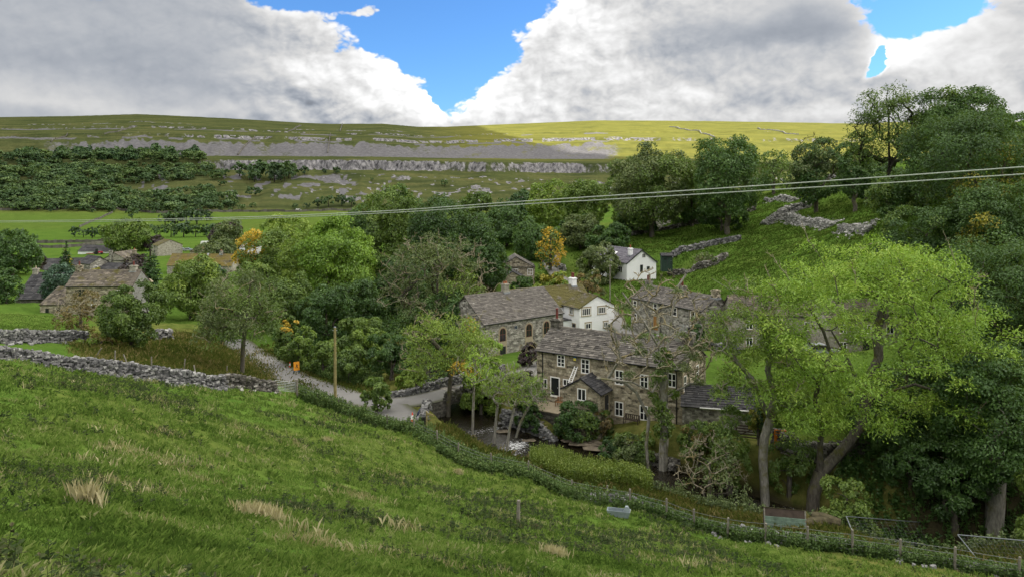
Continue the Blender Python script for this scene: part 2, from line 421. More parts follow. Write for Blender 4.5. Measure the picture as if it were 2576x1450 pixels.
def gz(x, y, detail=True):
    x = np.asarray(x, float); y = np.asarray(y, float)
    w = sstep(np.hypot(x, y) * 0.5 + np.maximum(y, 0) * 0.5, 400, 640)
    wf = w * sstep(y + 0.35 * np.hypot(x, y), 0, 300)
    zn = z_near(x, y)
    z = zn * (1 - wf) + np.where(wf > 0, z_far(x, y), 0) * wf
    if detail: z = z + hummock(x, y) * (1 - sstep(np.hypot(x, y), 260, 500))
    for L, wd in ((ROAD_S, 2.0), (ROAD2_S, 1.9), (LANE_S, 2.1)):
        d, zl = near_line(x, y, L)
        k = 1 - sstep(d, wd, wd + 3.0)
        z = z * (1 - k) + (zl - 0.12) * k
    for (px, py, pz, pr) in PADS:
        dd = np.hypot(x - px, y - py)
        if dd.min() < pr + 9:
            k = 1 - sstep(dd, pr, pr + 9); z = z * (1 - k) + pz * k
    d, zl = near_line(x, y, STREAM_S)
    k = 1 - sstep(d, 2.2, 5.0)
    z = np.where(d < 5.0, np.minimum(z, z * (1 - k) + (zl - 0.55) * k), z)
    return z
def g1(x, y, detail=True): return float(gz(np.array([x]), np.array([y]), detail)[0])
def at(u, D): x = (u - CX) / F * D; return Vector((x, D, g1(x, D)))
def G(u, v, d0=3.0, d1=2600.0, n=1400):
    D = np.geomspace(d0, d1, n); x = (u - CX) / F * D; zr = (HV - v) / F * D
    hit = np.where(gz(x, D) >= zr)[0]
    D1 = D[hit[0]] if len(hit) else d1
    return Vector(((u - CX) / F * D1, D1, g1((u - CX) / F * D1, D1)))
def depth_scale(v0, v1, D): return abs(v1 - v0) / F * D
# ------------------------------------------------------------------ materials
MAT = {}
def mat(name):
    m = bpy.data.materials.new(name); m.use_nodes = True; t = NT(m.node_tree); t.n.clear()
    out = t.new('ShaderNodeOutputMaterial'); MAT[name] = m
    return m, t, out
def principled(t, out, col, rough=0.8, spec=0.3, metal=0.0, bump=None, bdist=0.05, bstr=1.0):
    p = t.new('ShaderNodeBsdfPrincipled')
    t.put(p.inputs['Base Color'], col); t.put(p.inputs['Roughness'], rough); t.put(p.inputs['Metallic'], metal)
    p.inputs['Specular IOR Level'].default_value = spec
    if bump is not None:
        b = t.new('ShaderNodeBump'); b.inputs['Strength'].default_value = bstr; b.inputs['Distance'].default_value = bdist
        t.put(b.inputs['Height'], bump); t.l.new(b.outputs[0], p.inputs['Normal'])
    t.l.new(p.outputs[0], out.inputs[0]); return p
def plain(name, col, rough=0.6, spec=0.3, metal=0.0, var=0.15, scale=3.0):
    m, t, out = mat(name)
    o = t.new('ShaderNodeTexCoord').outputs['Object']
    n = t.noise(o, scale, 5, 0.6)
    c = t.mix(t.lin(n, .3, .7), tuple(x * (1 - var) for x in col), tuple(min(1, x * (1 + var)) for x in col))
    principled(t, out, c, rough, spec, metal); return m
def geo_pos(t): return t.new('ShaderNodeNewGeometry').outputs['Position']

def m_ground():
    m, t, out = mat("land")
    p = geo_pos(t)
    lush, rock, scree, rough, soil = (t.attr(a) for a in ('lush', 'rock', 'scree', 'rough', 'soil'))
    n1 = t.noise(p, 0.9, 6, 0.65); n2 = t.noise(p, 0.09, 5, 0.6); n3 = t.noise(p, 4.0, 4, 0.6); n4 = t.noise(p, 0.016, 5, 0.6)
    g = t.ramp(n1, [(.25, (.030, .062, .012)), (.45, (.054, .106, .018)), (.62, (.076, .140, .024)), (.8, (.120, .160, .042))])
    g2 = t.ramp(n3, [(.3, (.034, .072, .012)), (.7, (.086, .152, .026))])
    g = t.mix(0.4, g, g2)
    g = t.mix(t.lin(n2, .35, .7, 0, .6), g, (.105, .165, .030))
    rg = t.ramp(n1, [(.3, (.052, .066, .016)), (.55, (.115, .120, .034)), (.75, (.20, .18, .062))])
    g = t.mix(rough, g, rg)
    # moor grass in long horizontal bands
    ps = t.vm('MULTIPLY', p, (0.25, 0.6, 3.0))
    b1 = t.noise(ps, 0.05, 6, 0.62)
    moor = t.ramp(b1, [(.28, (.026, .036, .016)), (.45, (.052, .064, .026)), (.6, (.088, .094, .037)), (.78, (.128, .110, .055))])
    moor = t.mix(t.lin(n4, .4, .65, 0, .55), moor, (.066, .080, .028))
    moor = t.mix(t.lin(t.noise(p, .25, 4, .7), .45, .72, 0, .55), moor, (.030, .038, .014))
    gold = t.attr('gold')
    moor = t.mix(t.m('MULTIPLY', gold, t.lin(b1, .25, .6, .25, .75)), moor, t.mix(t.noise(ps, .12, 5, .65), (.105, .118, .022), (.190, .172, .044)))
    c = t.mix(lush, moor, g)
    sn = t.noise(p, 0.22, 5, 0.7)
    sc = t.ramp(sn, [(.25, (.070, .069, .074)), (.55, (.125, .123, .131)), (.8, (.190, .188, .196))])
    c = t.mix(t.ss(t.m('ADD', scree, t.m('MULTIPLY', t.m('SUBTRACT', sn, .5), .9)), .38, .62), c, sc)
    pv = t.vm('MULTIPLY', p, (0.22, 0.22, 0.05))
    rn = t.noise(pv, 1.0, 5, 0.75)
    rc = t.ramp(rn, [(.36, (.030, .030, .033)), (.5, (.150, .147, .155)), (.72, (.36, .35, .36))])
    c = t.mix(t.ss(t.m('ADD', rock, t.m('MULTIPLY', t.m('SUBTRACT', rn, .5), .7)), .35, .6), c, rc)
    sl = t.ramp(n1, [(.3, (.022, .020, .012)), (.7, (.055, .050, .026))])
    c = t.mix(t.ss(t.m('ADD', soil, t.m('MULTIPLY', t.m('SUBTRACT', n1, .5), .5)), .3, .7), c, sl)
    h = t.m('ADD', t.m('MULTIPLY', n1, .5), t.m('MULTIPLY', n3, .25))
    principled(t, out, c, 1.0, 0.0, bump=h, bdist=0.35, bstr=0.8)
    return m
def m_leaf(name, stops, trans=0.3, rnd=0.25, nscale=0.55, gloss=0.12):
    m, t, out = mat(name)
    a = t.attr('tint')
    oi = t.new('ShaderNodeObjectInfo')
    o = t.new('ShaderNodeTexCoord').outputs['Object']
    n = t.noise(o, nscale, 3, 0.6)
    f = t.m('ADD', t.m('MULTIPLY', a, .62), t.m('MULTIPLY', n, .45))
    f = t.m('ADD', f, t.m('MULTIPLY', t.m('SUBTRACT', oi.outputs['Random'], .5), rnd))
    f = t.m('SUBTRACT', f, .04)
    c = t.ramp(f, stops)
    d = t.new('ShaderNodeBsdfDiffuse'); t.put(d.inputs[0], c)
    tr = t.new('ShaderNodeBsdfTranslucent'); t.put(tr.inputs[0], t.mix(.5, c, (.16, .22, .02), 'MIX'))
    mx = t.new('ShaderNodeMixShader'); mx.inputs[0].default_value = trans
    t.l.new(d.outputs[0], mx.inputs[1]); t.l.new(tr.outputs[0], mx.inputs[2])
    gl = t.new('ShaderNodeBsdfGlossy'); gl.inputs['Roughness'].default_value = .42; gl.inputs[0].default_value = (.5, .55, .5, 1)
    m2 = t.new('ShaderNodeMixShader'); m2.inputs[0].default_value = gloss * .55
    t.l.new(mx.outputs[0], m2.inputs[1]); t.l.new(gl.outputs[0], m2.inputs[2])
    t.l.new(m2.outputs[0], out.inputs[0]); return m
LK = 1.8
def S(*cols): 
    k = len(cols)
    return [(0.08 + 0.84 * i / (k - 1), tuple(x * LK for x in c)) for i, c in enumerate(cols)]
def m_bark(name, dark, light, moss=None):
    m, t, out = mat(name)
    o = t.new('ShaderNodeTexCoord').outputs['Object']
    st = t.vm('MULTIPLY', o, (6, 6, 1.4))
    n = t.noise(st, 1.2, 6, 0.7); n2 = t.noise(o, 1.1, 4, 0.6)
    c = t.ramp(n, [(.3, dark), (.7, light)])
    if moss: c = t.mix(t.ss(n2, .48, .66, 0, .8), c, moss)
    principled(t, out, c, .9, .15, bump=n, bdist=.06); return m
def m_stonewall(name, cols, mortar, scale=1.0, bscale=(.52, .27), stain=0.5):
    """coursed rubble: follows the wall by its own length and height"""
    m, t, out = mat(name)
    o = t.new('ShaderNodeTexCoord').outputs['Object']
    x, y, z = t.xyz(o)
    wob = t.noise(o, 1.7, 3, .5)
    u = t.m('ADD', x, y); u = t.m('MULTIPLY_ADD', wob, .35, u)
    zz = t.m('MULTIPLY_ADD', t.noise(o, 2.3, 3, .5), .22, z)
    v = t.comb(u, zz, 0.0)
    br = t.new('ShaderNodeTexBrick'); br.offset = .43; br.squash = 1.3; br.squash_frequency = 3
    t.put(br.inputs['Vector'], v); t.put(br.inputs['Scale'], 1.0 / scale)
    t.put(br.inputs['Color1'], (0, 0, 0)); t.put(br.inputs['Color2'], (1, 1, 1)); t.put(br.inputs['Mortar'], (.5, .5, .5))
    t.put(br.inputs['Mortar Size'], .022); t.put(br.inputs['Mortar Smooth'], .4); t.put(br.inputs['Brick Width'], bscale[0]); t.put(br.inputs['Row Height'], bscale[1])
    vv = t.vor(t.comb(t.m('MULTIPLY', u, 1.0), t.m('MULTIPLY', zz, 1.8), 0.0), 2.6 / scale, 'F1', 'Color')
    vx = t.xyz(vv)[0]
    n = t.noise(o, 9, 4, .6)
    f = t.m('ADD', t.m('MULTIPLY', br.outputs['Color'], .42), t.m('MULTIPLY', vx, .50)); f = t.m('MULTIPLY_ADD', n, .16, f)
    c = t.ramp(f, [(.15 + .75 * i / (len(cols) - 1), q) for i, q in enumerate(cols)])
    c = t.mix(t.m('MULTIPLY', br.outputs['Fac'], .85), c, mortar)
    big = t.noise(o, .45, 4, .6)
    c = t.mix(t.ss(big, .45, .75, 0, stain), c, (.07, .066, .058))
    h = t.m('SUBTRACT', t.m('MULTIPLY', f, .6), br.outputs['Fac'])
    principled(t, out, c, .92, .15, bump=h, bdist=.05); return m
def m_slate(name, cols, moss=0.0, lichen=0.2, mosscol=(.095, .086, .020)):
    m, t, out = mat(name)
    o = t.new('ShaderNodeTexCoord').outputs['Object']
    a = t.attr('tint'); n = t.noise(o, 5, 5, .65); big = t.noise(o, .5, 4, .6); li = t.noise(o, 2.6, 5, .75)
    f = t.m('MULTIPLY_ADD', n, .35, t.m('MULTIPLY', a, .75))
    c = t.ramp(f, [(.1 + .8 * i / (len(cols) - 1), q) for i, q in enumerate(cols)])
    if moss > 0: c = t.mix(t.ss(t.m('MULTIPLY_ADD', n, .35, t.m('MULTIPLY', big, .9)), .82 - .42 * moss, .98 - .42 * moss, 0, .92), c, t.mix(n, tuple(.55 * q for q in mosscol), tuple(1.4 * q for q in mosscol)))
    if lichen > 0: c = t.mix(t.ss(li, .66 - .1 * lichen, .73 - .1 * lichen, 0, .8), c, (.42, .41, .39))
    principled(t, out, c, .82, .25, bump=n, bdist=.03); return m
def m_whitewash(name):
    m, t, out = mat(name)
    o = t.new('ShaderNodeTexCoord').outputs['Object']
    n = t.noise(o, 7, 4, .6); big = t.noise(t.vm('MULTIPLY', o, (1, 1, .35)), .8, 5, .65)
    c = t.mix(t.ss(big, .5, .8, 0, .35), (.86, .87, .90), (.62, .63, .64))
    principled(t, out, c, .85, .2, bump=n, bdist=.035); return m
def m_drystone(name, cols, moss=.25):
    m, t, out = mat(name)
    o = geo_pos(t); a = t.attr('tint'); n = t.noise(o, 7, 5, .7)
    f = t.m('MULTIPLY_ADD', n, .45, t.m('MULTIPLY', a, .65))
    c = t.ramp(f, [(.12 + .78 * i / (len(cols) - 1), q) for i, q in enumerate(cols)])
    if moss: c = t.mix(t.ss(t.noise(o, 1.1, 4, .6), .56, .72, 0, moss * 2), c, (.055, .062, .022))
    principled(t, out, c, .92, .15, bump=n, bdist=.04); return m
def m_glass(name):
    m, t, out = mat(name)
    o = t.new('ShaderNodeTexCoord').outputs['Object']
    n = t.noise(o, 1.3, 2, .5)
    p = principled(t, out, t.mix(n, (.012, .014, .017), (.035, .038, .042)), .08, .6); return m
def m_asphalt(name, base=(.185, .182, .178)):
    m, t, out = mat(name)
    p = geo_pos(t); n = t.noise(p, 14, 5, .75); b = t.noise(p, .5, 5, .65); e = t.attr('tint')
    c = t.mix(n, tuple(.82 * q for q in base), tuple(1.15 * q for q in base))
    c = t.mix(t.ss(b, .5, .75, 0, .4), c, tuple(.62 * q for q in base))
    c = t.mix(t.ss(t.m('MULTIPLY_ADD', t.m('SUBTRACT', n, .5), .5, e), .55, .95, 0, .85), c, (.075, .080, .036))
    principled(t, out, c, .9, .25, bump=n, bdist=.01); return m
def m_water(name):
    m, t, out = mat(name)
    p = geo_pos(t); n = t.noise(p, 2.4, 5, .65, .8); foam = t.attr('tint')
    fo = t.ss(t.m('MULTIPLY', t.m('ADD', foam, t.m('MULTIPLY', t.m('SUBTRACT', t.noise(t.vm('MULTIPLY', p, (1.6, 3.2, 1.0)), 2.2, 6, .75, .6), .5), 2.2)), t.ss(foam, .02, .2)), .45, .62)
    c = t.mix(fo, t.mix(n, (.006, .0055, .004), (.022, .017, .009)), (.78, .80, .82))
    pr = principled(t, out, c, t.lin(fo, 0, 1, .12, .7), .5, bump=n, bdist=.09); return m
def m_tint(name, c0, c1, rough=.7, spec=.3, metal=0.0):
    m, t, out = mat(name)
    o = t.new('ShaderNodeTexCoord').outputs['Object']
    a = t.attr('tint'); n = t.noise(o, 6, 4, .6)
    principled(t, out, t.mix(t.m('MULTIPLY_ADD', n, .4, t.m('MULTIPLY', a, .7)), c0, c1), rough, spec, metal); return m
def m_grass(name, stops, trans=.35):
    m, t, out = mat(name)
    p = geo_pos(t); a = t.attr('tint'); n = t.noise(p, .5, 5, .65)
    f = t.m('MULTIPLY_ADD', n, .55, t.m('MULTIPLY', a, .5))
    c = t.ramp(f, stops)
    d = t.new('ShaderNodeBsdfDiffuse'); t.put(d.inputs[0], c)
    tr = t.new('ShaderNodeBsdfTranslucent'); t.put(tr.inputs[0], c)
    mx = t.new('ShaderNodeMixShader'); mx.inputs[0].default_value = trans
    t.l.new(d.outputs[0], mx.inputs[1]); t.l.new(tr.outputs[0], mx.inputs[2]); t.l.new(mx.outputs[0], out.inputs[0]); return m

m_ground()
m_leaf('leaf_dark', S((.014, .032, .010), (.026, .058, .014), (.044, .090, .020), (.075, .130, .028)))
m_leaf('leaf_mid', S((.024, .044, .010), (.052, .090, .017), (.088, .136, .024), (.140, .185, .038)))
m_leaf('leaf_olive', S((.030, .046, .016), (.058, .082, .028), (.092, .118, .042), (.150, .160, .060)))
m_leaf('leaf_bright', S((.052, .098, .012), (.112, .196, .022), (.176, .272, .034), (.262, .320, .055)), trans=.38)
m_leaf('leaf_lime', S((.045, .078, .012), (.090, .145, .020), (.140, .200, .030), (.200, .250, .045)), trans=.35)
m_leaf('leaf_yellow', S((.16, .11, .012), (.32, .21, .020), (.42, .28, .030), (.50, .36, .060)), trans=.35)
m_leaf('leaf_brown', S((.045, .036, .016), (.100, .072, .028), (.150, .110, .036), (.150, .140, .050)))
m_leaf('leaf_purple', S((.016, .010, .014), (.032, .018, .026), (.050, .030, .040), (.075, .050, .060)))
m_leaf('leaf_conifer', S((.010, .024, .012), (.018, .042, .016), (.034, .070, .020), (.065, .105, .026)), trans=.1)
m_leaf('leaf_pine', S((.016, .034, .024), (.028, .056, .038), (.045, .080, .050), (.070, .105, .065)), trans=.1)
m_leaf('leaf_gold', S((.05, .06, .01), (.12, .12, .015), (.20, .18, .02), (.28, .24, .03)), trans=.2)
m_leaf('leaf_far', S((.014, .030, .014), (.026, .052, .020), (.042, .078, .026), (.078, .118, .034)), trans=.2, rnd=.55, nscale=.08)
m_leaf('leaf_nettle', S((.018, .034, .010), (.036, .064, .018), (.060, .096, .030), (.100, .130, .042)), trans=.25, gloss=.05)
m_leaf('leaf_willowherb', S((.028, .050, .010), (.065, .105, .016), (.110, .150, .022), (.170, .190, .045)), trans=.35)
m_bark('bark', (.045, .040, .032), (.165, .15, .125), (.105, .105, .026))
m_bark('bark_pale', (.11, .105, .09), (.38, .365, .32), (.14, .135, .05))
m_bark('bark_dark', (.018, .016, .013), (.055, .050, .042), (.050, .056, .018))
m_bark('twig', (.17, .15, .105), (.40, .36, .27), (.26, .21, .08))
m_stonewall('stone_honey', [(.075, .066, .050), (.25, .22, .16), (.41, .36, .265), (.60, .545, .43)], (.31, .28, .215), stain=.35)
m_stonewall('stone_grey', [(.070, .066, .060), (.20, .19, .168), (.345, .328, .295), (.56, .54, .495)], (.31, .295, .26), stain=.35)
m_stonewall('stone_pale', [(.20, .185, .15), (.33, .31, .26), (.42, .40, .34), (.50, .48, .42)], (.36, .34, .29), stain=.3)
m_stonewall('stone_dark', [(.045, .042, .038), (.105, .098, .085), (.175, .165, .145), (.27, .255, .225)], (.10, .095, .085), stain=.5)
m_stonewall('render_grey', [(.22, .22, .21), (.27, .27, .26), (.30, .30, .29), (.33, .33, .32)], (.27, .27, .26), stain=.4)
m_slate('slate_brown', [(.036, .033, .031), (.072, .066, .060), (.115, .106, .096), (.195, .18, .158)], .15, .55)
m_slate('slate_mossy', [(.050, .045, .039), (.088, .078, .066), (.130, .116, .098), (.20, .18, .155)], .85, .35)
m_slate('slate_stone', [(.045, .038, .032), (.085, .073, .060), (.130, .113, .092), (.22, .19, .15)], .4, .4)
m_slate('slate_chapel', [(.050, .046, .042), (.086, .079, .072), (.120, .110, .100), (.175, .162, .146)], .22, .35)
m_slate('slate_dark', [(.020, .020, .023), (.034, .034, .038), (.050, .050, .055), (.085, .083, .085)], .12, .35)
m_slate('slate_purple', [(.075, .072, .090), (.115, .110, .135), (.155, .148, .175), (.20, .195, .22)], 0, .1)
m_slate('slate_moss_gold', [(.060, .052, .036), (.100, .084, .050), (.150, .122, .066), (.20, .17, .10)], .8, .15, (.16, .125, .028))
m_whitewash('whitewash')
m_drystone('drystone', [(.075, .075, .078), (.14, .14, .143), (.21, .21, .21), (.38, .38, .37)], .12)
m_drystone('drystone_white', [(.13, .13, .125), (.24, .24, .23), (.34, .34, .325), (.50, .49, .475)], .15)
m_drystone('drystone_mossy', [(.040, .038, .034), (.095, .090, .078), (.165, .158, .140), (.34, .33, .31)], .4)
m_glass('glass')
m_asphalt('asphalt')
m_water('water')
plain('white_paint', (.88, .88, .87), .5, .4, var=.06)
plain('dark_paint', (.025, .026, .03), .5, .4)
plain('black_plastic', (.018, .018, .020), .4, .5)
plain('stone_trim', (.34, .29, .21), .85, .2, var=.2)
plain('terracotta', (.36, .13, .06), .75, .2, var=.25)
plain('red_pot', (.15, .035, .028), .6, .4, var=.3)
plain('door_brown', (.30, .15, .045), .55, .4, var=.2)
plain('window_brown', (.10, .030, .022), .5, .4)
plain('steel', (.42, .44, .45), .45, .5, .6, var=.2)
plain('galvanised', (.15, .17, .18), .5, .5, .4, var=.2)
plain('lead', (.30, .32, .35), .55, .4, .2)
plain('wood_grey', (.20, .185, .155), .9, .2, var=.35, scale=6)
plain('wood_pole', (.25, .215, .095), .85, .2, var=.25, scale=2)
plain('wood_bench', (.27, .14, .065), .7, .3, var=.25)
plain('wood_dark', (.055, .042, .034), .85, .2, var=.35)
plain('wire', (.16, .17, .17), .6, .3, .1, var=.1)
plain('cable', (.40, .44, .40), .6, .3, .0, var=.1)
plain('orange_sign', (.80, .33, .02), .5, .4, var=.06)
plain('orange_machine', (.65, .20, .015), .5, .4, var=.15)
plain('cone_red', (.70, .06, .02), .5, .4, var=.1)
plain('blue_tarp', (.012, .03, .10), .55, .4, var=.3)
plain('blue_paint', (.05, .16, .38), .5, .4)
plain('trough', (.26, .31, .34), .5, .4, .3, var=.2)
plain('green_board', (.16, .23, .18), .8, .2, var=.3, scale=4)
plain('shed_green', (.022, .045, .034), .7, .3, var=.3)
plain('red_trailer', (.22, .035, .028), .7, .3, var=.25)
plain('car_red', (.45, .03, .07), .25, .6, .2, var=.05)
plain('car_silver', (.40, .44, .48), .25, .6, .4, var=.05)
plain('car_white', (.75, .76, .76), .3, .6, var=.05)
plain('rubber', (.02, .02, .02), .85, .2)
plain('rock_slab', (.16, .135, .10), .85, .3, var=.45, scale=1.5)
plain('yellow_label', (.70, .58, .10), .5, .4)
plain('plaque_blue', (.02, .03, .06), .4, .5)
plain('rope_grey', (.35, .35, .33), .8, .2)
plain('moss_log', (.085, .075, .045), .95, .1, var=.5, scale=3)
m_grass('grass_near', [(.10, (.030, .058, .014)), (.34, (.105, .180, .034)), (.56, (.180, .272, .056)), (.78, (.270, .335, .105)), (.95, (.44, .42, .24))])
m_grass('grass_slope', [(.12, (.030, .056, .012)), (.36, (.062, .112, .018)), (.58, (.092, .155, .026)), (.78, (.140, .175, .045)), (.95, (.28, .26, .12))])
m_grass('grass_rank', [(.15, (.045, .070, .014)), (.4, (.095, .130, .026)), (.65, (.170, .170, .046)), (.9, (.32, .27, .12))])
m_grass('grass_straw', [(.2, (.24, .23, .10)), (.5, (.44, .40, .21)), (.8, (.62, .57, .37))])
m_grass('weed_leaf', [(.15, (.020, .034, .014)), (.45, (.042, .066, .026)), (.7, (.070, .088, .038)), (.9, (.110, .085, .055))], .2)

# ------------------------------------------------------------------ the ground as one sheet
def build_land():
    th = np.concatenate([np.linspace(-180, -62, 60, endpoint=False), np.linspace(-62, -40, 60, endpoint=False), np.linspace(-40, 40, 760, endpoint=False), np.linspace(40, 62, 60, endpoint=False), np.linspace(62, 180, 60, endpoint=False)])
    r = np.concatenate([np.geomspace(.5, 20, 90, endpoint=False), np.geomspace(20, 60, 130, endpoint=False), np.geomspace(60, 130, 190, endpoint=False), np.geomspace(130, 300, 110, endpoint=False), np.geomspace(300, 860, 70, endpoint=False),
                        np.linspace(860, 1460, 160, endpoint=False), np.linspace(1460, 2700, 110, endpoint=False), np.geomspace(2700, 7500, 14)])
    T, RR = np.meshgrid(np.radians(th), r)
    X = RR * np.sin(T); Y = RR * np.cos(T)
    Z = gz(X, Y)
    nr, nt = X.shape
    verts = np.stack([X, Y, Z], -1).reshape(-1, 3)
    i = np.arange(nr - 1)[:, None]; j = np.arange(nt)[None]
    j2 = (j + 1) % nt
    f = np.stack([i * nt + j, i * nt + j2, (i + 1) * nt + j2, (i + 1) * nt + j], -1).reshape(-1, 4)[:, ::-1]
    c = len(verts); verts = np.vstack([verts, [[0, 0, g1(0, 0)]]])
    # cover classes
    x = verts[:, 0]; y = verts[:, 1]
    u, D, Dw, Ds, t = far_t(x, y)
    rr = np.hypot(x, y)
    lush = 1 - sstep(Dw, 745, 775) * (y > 0)
    n1 = fbm(x / 70, y / 70, 41, 4); n2 = fbm(u / 26, D / 60, 43, 4)
    # scree aprons under the scars, scalloped along their upper edge
    edge = .175 + .06 * (fbm(u / 38, u * 0, 51, 3) - .5) + .05 * (fbm(u / 9, u * 0, 52, 2) - .5)
    fade = 1 - sstep(u, 1480, 1640)
    leftf = sstep(u, -100, 350) * .8 + .2
    scree = sstep(t, .055, .075) * (1 - sstep(t, edge, edge + .03)) * fade * leftf * (.70 + .7 * (n2 - .45))
    e2 = .225 + .03 * (fbm(u / 30, u * 0, 55, 3) - .5)
    scree = np.maximum(scree, .65 * sstep(t, e2 - .035, e2 - .01) * (1 - sstep(t, e2, e2 + .01)) * fade * sstep(fbm(u / 40, u * 0, 57, 3), .42, .55))
    scree = np.maximum(scree, .70 * sstep(t, .345, .36) * (1 - sstep(t, .38, .392)) * fade * sstep(fbm(u / 60, u * 0, 58, 3), .42, .52))
    # loose patches lower down
    pat = sstep(fbm(u / 24, D / 26, 61, 4), .55, .66) * sstep(Dw, 800, 850) * (1 - sstep(Dw, 960, 1000)) * sstep(u, 250, 420) * (1 - .75 * sstep(u, 900, 1100))
    scree = np.maximum(scree, pat * .9)
    scn = fbm(u / 12, u * 0, 67, 3); scw = fbm(u / 60, u * 0, 68, 3)
    rock = sstep(Dw, 1000 + 9 * (scn - .5), 1006 + 9 * (scn - .5)) * (1 - sstep(Dw, 1013, 1018)) * sstep(u, 380, 640) * (1 - sstep(u, 1500, 1640)) * (.55 + .45 * sstep(scw, .36, .5)) * (.7 + .3 * sstep(scn, .3, .5))
    rock = np.maximum(rock, sstep(t, .226, .234) * (1 - sstep(t, .245, .252)) * (.35 + .65 * sstep(u, 300, 700)) * (1 - .5 * sstep(u, 1450, 1700)) * sstep(fbm(u / 28, u * 0, 66, 3), .33, .48) * sstep(fbm(u / 7, D / 6, 69, 3), .30, .52))
    rock = np.maximum(rock, sstep(t, .386, .388) * (1 - sstep(t, .394, .40)) * (.62 - .22 * sstep(u, 1150, 1400)) * sstep(fbm(u / 9, D / 6, 70, 3), .32, .55) * sstep(fbm(u / 45, u * 0, 63, 3), .40, .52))
    rock = np.maximum(rock, sstep(t, .515, .52) * (1 - sstep(t, .528, .535)) * .6 * (1 - sstep(u, 1000, 1100)) * sstep(fbm(u / 9, D / 6, 72, 3), .32, .55) * sstep(fbm(u / 45, u * 0, 64, 3), .40, .55))
    rock = np.maximum(rock, sstep(fbm(u / 16, D / 14, 71, 3), .66, .72) * sstep(Dw, 780, 830) * (1 - sstep(Dw, 950, 990)) * sstep(u, 700, 850))
    # rough herbage: stream banks, verge, right bank, the strip between wall and lane
    ds, _ = near_line(x, y, STREAM_S)
    rough = np.where(ds < 14, 1 - sstep(ds, 6, 12), 0.0)
    un = CX + F * x / np.maximum(y, 1)
    vn = HV - F * verts[:, 2] / np.maximum(y, 1)
    jit = 60 * (fbm(x / 5, y / 5, 83, 4) - .5)
    rough = np.maximum(rough, sstep(un + jit, 200, 270) * (1 - sstep(un + jit, 600, 660)) * sstep(y + jit * .2, 68, 76) * (1 - sstep(y + jit * .2, 105, 125)) * .85)
    rough = np.maximum(rough, sstep(un, 1900, 2150) * (y > 36) * (y < 56) * .8)
    rough = np.maximum(rough, .45 * sstep(fbm(x / 14, y / 14, 77, 4), .52, .68) * (rr < 75))
    rough = np.maximum(rough, .35 * sstep(fbm(x / 20, y / 20, 79, 4), .5, .68) * (rr > 90) * (rr < 300) * (x > 0))
    rough = np.maximum(rough, sstep(Dw, 705, 760) * .6)
    rough = np.maximum(rough, sstep(Dw, 500, 600) * (.24 + .5 * (fbm(x / 50, y / 50, 88, 4) - .5)) * (y > 0))
    soil = np.where(ds < 6, 1 - sstep(ds, 2.4, 4.2), 0.0)
    # under the trees of the wooded gill
    wood = sstep(un + jit, 640, 720) * (1 - sstep(un + jit, 1200, 1290)) * sstep(y + jit * .3, 92, 104) * (1 - sstep(y + jit, 200, 240)) * .8
    soil = np.maximum(soil, wood * sstep(fbm(x / 9, y / 9, 81, 3), .3, .5))
    soil = np.maximum(soil, sstep(un + 3 * jit, 2150, 2380) * sstep(y + jit * .3, 42, 50) * (1 - sstep(y + jit * .5, 66, 84)) * .85)
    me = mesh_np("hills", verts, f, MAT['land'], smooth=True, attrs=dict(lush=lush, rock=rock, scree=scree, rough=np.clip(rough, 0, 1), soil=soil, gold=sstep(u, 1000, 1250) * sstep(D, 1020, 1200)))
    o = link("hills", me); tag(o, kind='structure')
    cap = mesh_np("ground", np.vstack([verts[:nt], verts[-1:]]), np.stack([np.arange(nt), (np.arange(nt) + 1) % nt, np.full(nt, nt)], -1)[:, ::-1], MAT['land'], smooth=True,
                  attrs=dict(lush=np.ones(nt + 1), rock=np.zeros(nt + 1), scree=np.zeros(nt + 1), rough=np.zeros(nt + 1), soil=np.zeros(nt + 1), gold=np.zeros(nt + 1)))
    tag(link("ground", cap), kind='structure')
build_land()

def ribbon(name, L, hw, material, dz=0.0, cross=9, kind='structure', tintf=None, wob=.25, seed=1):
    L = np.array(L); d = np.gradient(L[:, :2], axis=0); d /= np.linalg.norm(d, axis=1)[:, None] + 1e-9
    nrm = np.stack([-d[:, 1], d[:, 0]], 1)
    s = np.linspace(-1, 1, cross)
    k = np.arange(len(L))
    wl = hw * (1 + wob * (fbm(k / 5.0, k * 0, seed, 3) - .5)); wr = hw * (1 + wob * (fbm(k / 5.0, k * 0, seed + 5, 3) - .5))
    V = np.empty((len(L), cross, 3)); T = np.empty((len(L), cross))
    for i, q in enumerate(s):
        w = np.where(q < 0, wl, wr) * q
        V[:, i, :2] = L[:, :2] + nrm * w[:, None]; V[:, i, 2] = L[:, 2] + dz - .05 * q * q
        T[:, i] = abs(q) if tintf is None else tintf(k, q)
    n = len(L); a = np.arange(n - 1)[:, None] * cross + np.arange(cross - 1)[None]
    f = np.stack([a, a + 1, a + cross + 1, a + cross], -1).reshape(-1, 4)[:, ::-1]
    me = mesh_np(name, V.reshape(-1, 3), f, material, tint=T.ravel(), smooth=True)
    return tag(link(name, me), kind=kind)
def fix_z(L, lift): 
    o = L.copy(); return o
ribbon("road", ROAD_S, 2.15, MAT['asphalt'], .004)
ribbon("road", ROAD2_S, 2.2, MAT['asphalt'], .012, seed=3)
ribbon("road", LANE_S, 1.7, MAT['asphalt'], .004, seed=7)
def foam(k, q):
    L = STREAM_S[k]; un = CX + F * L[:, 0] / L[:, 1]
    a = .62 * np.exp(-((un - 1308) / 30) ** 2) * (1 - .7 * abs(q + .2)) + .38 * np.exp(-((un - 1215) / 20) ** 2) + .30 * np.exp(-((un - 1960) / 45) ** 2) + .22 * np.exp(-((un - 1600) / 60) ** 2)
    return np.clip(a, 0, 1)
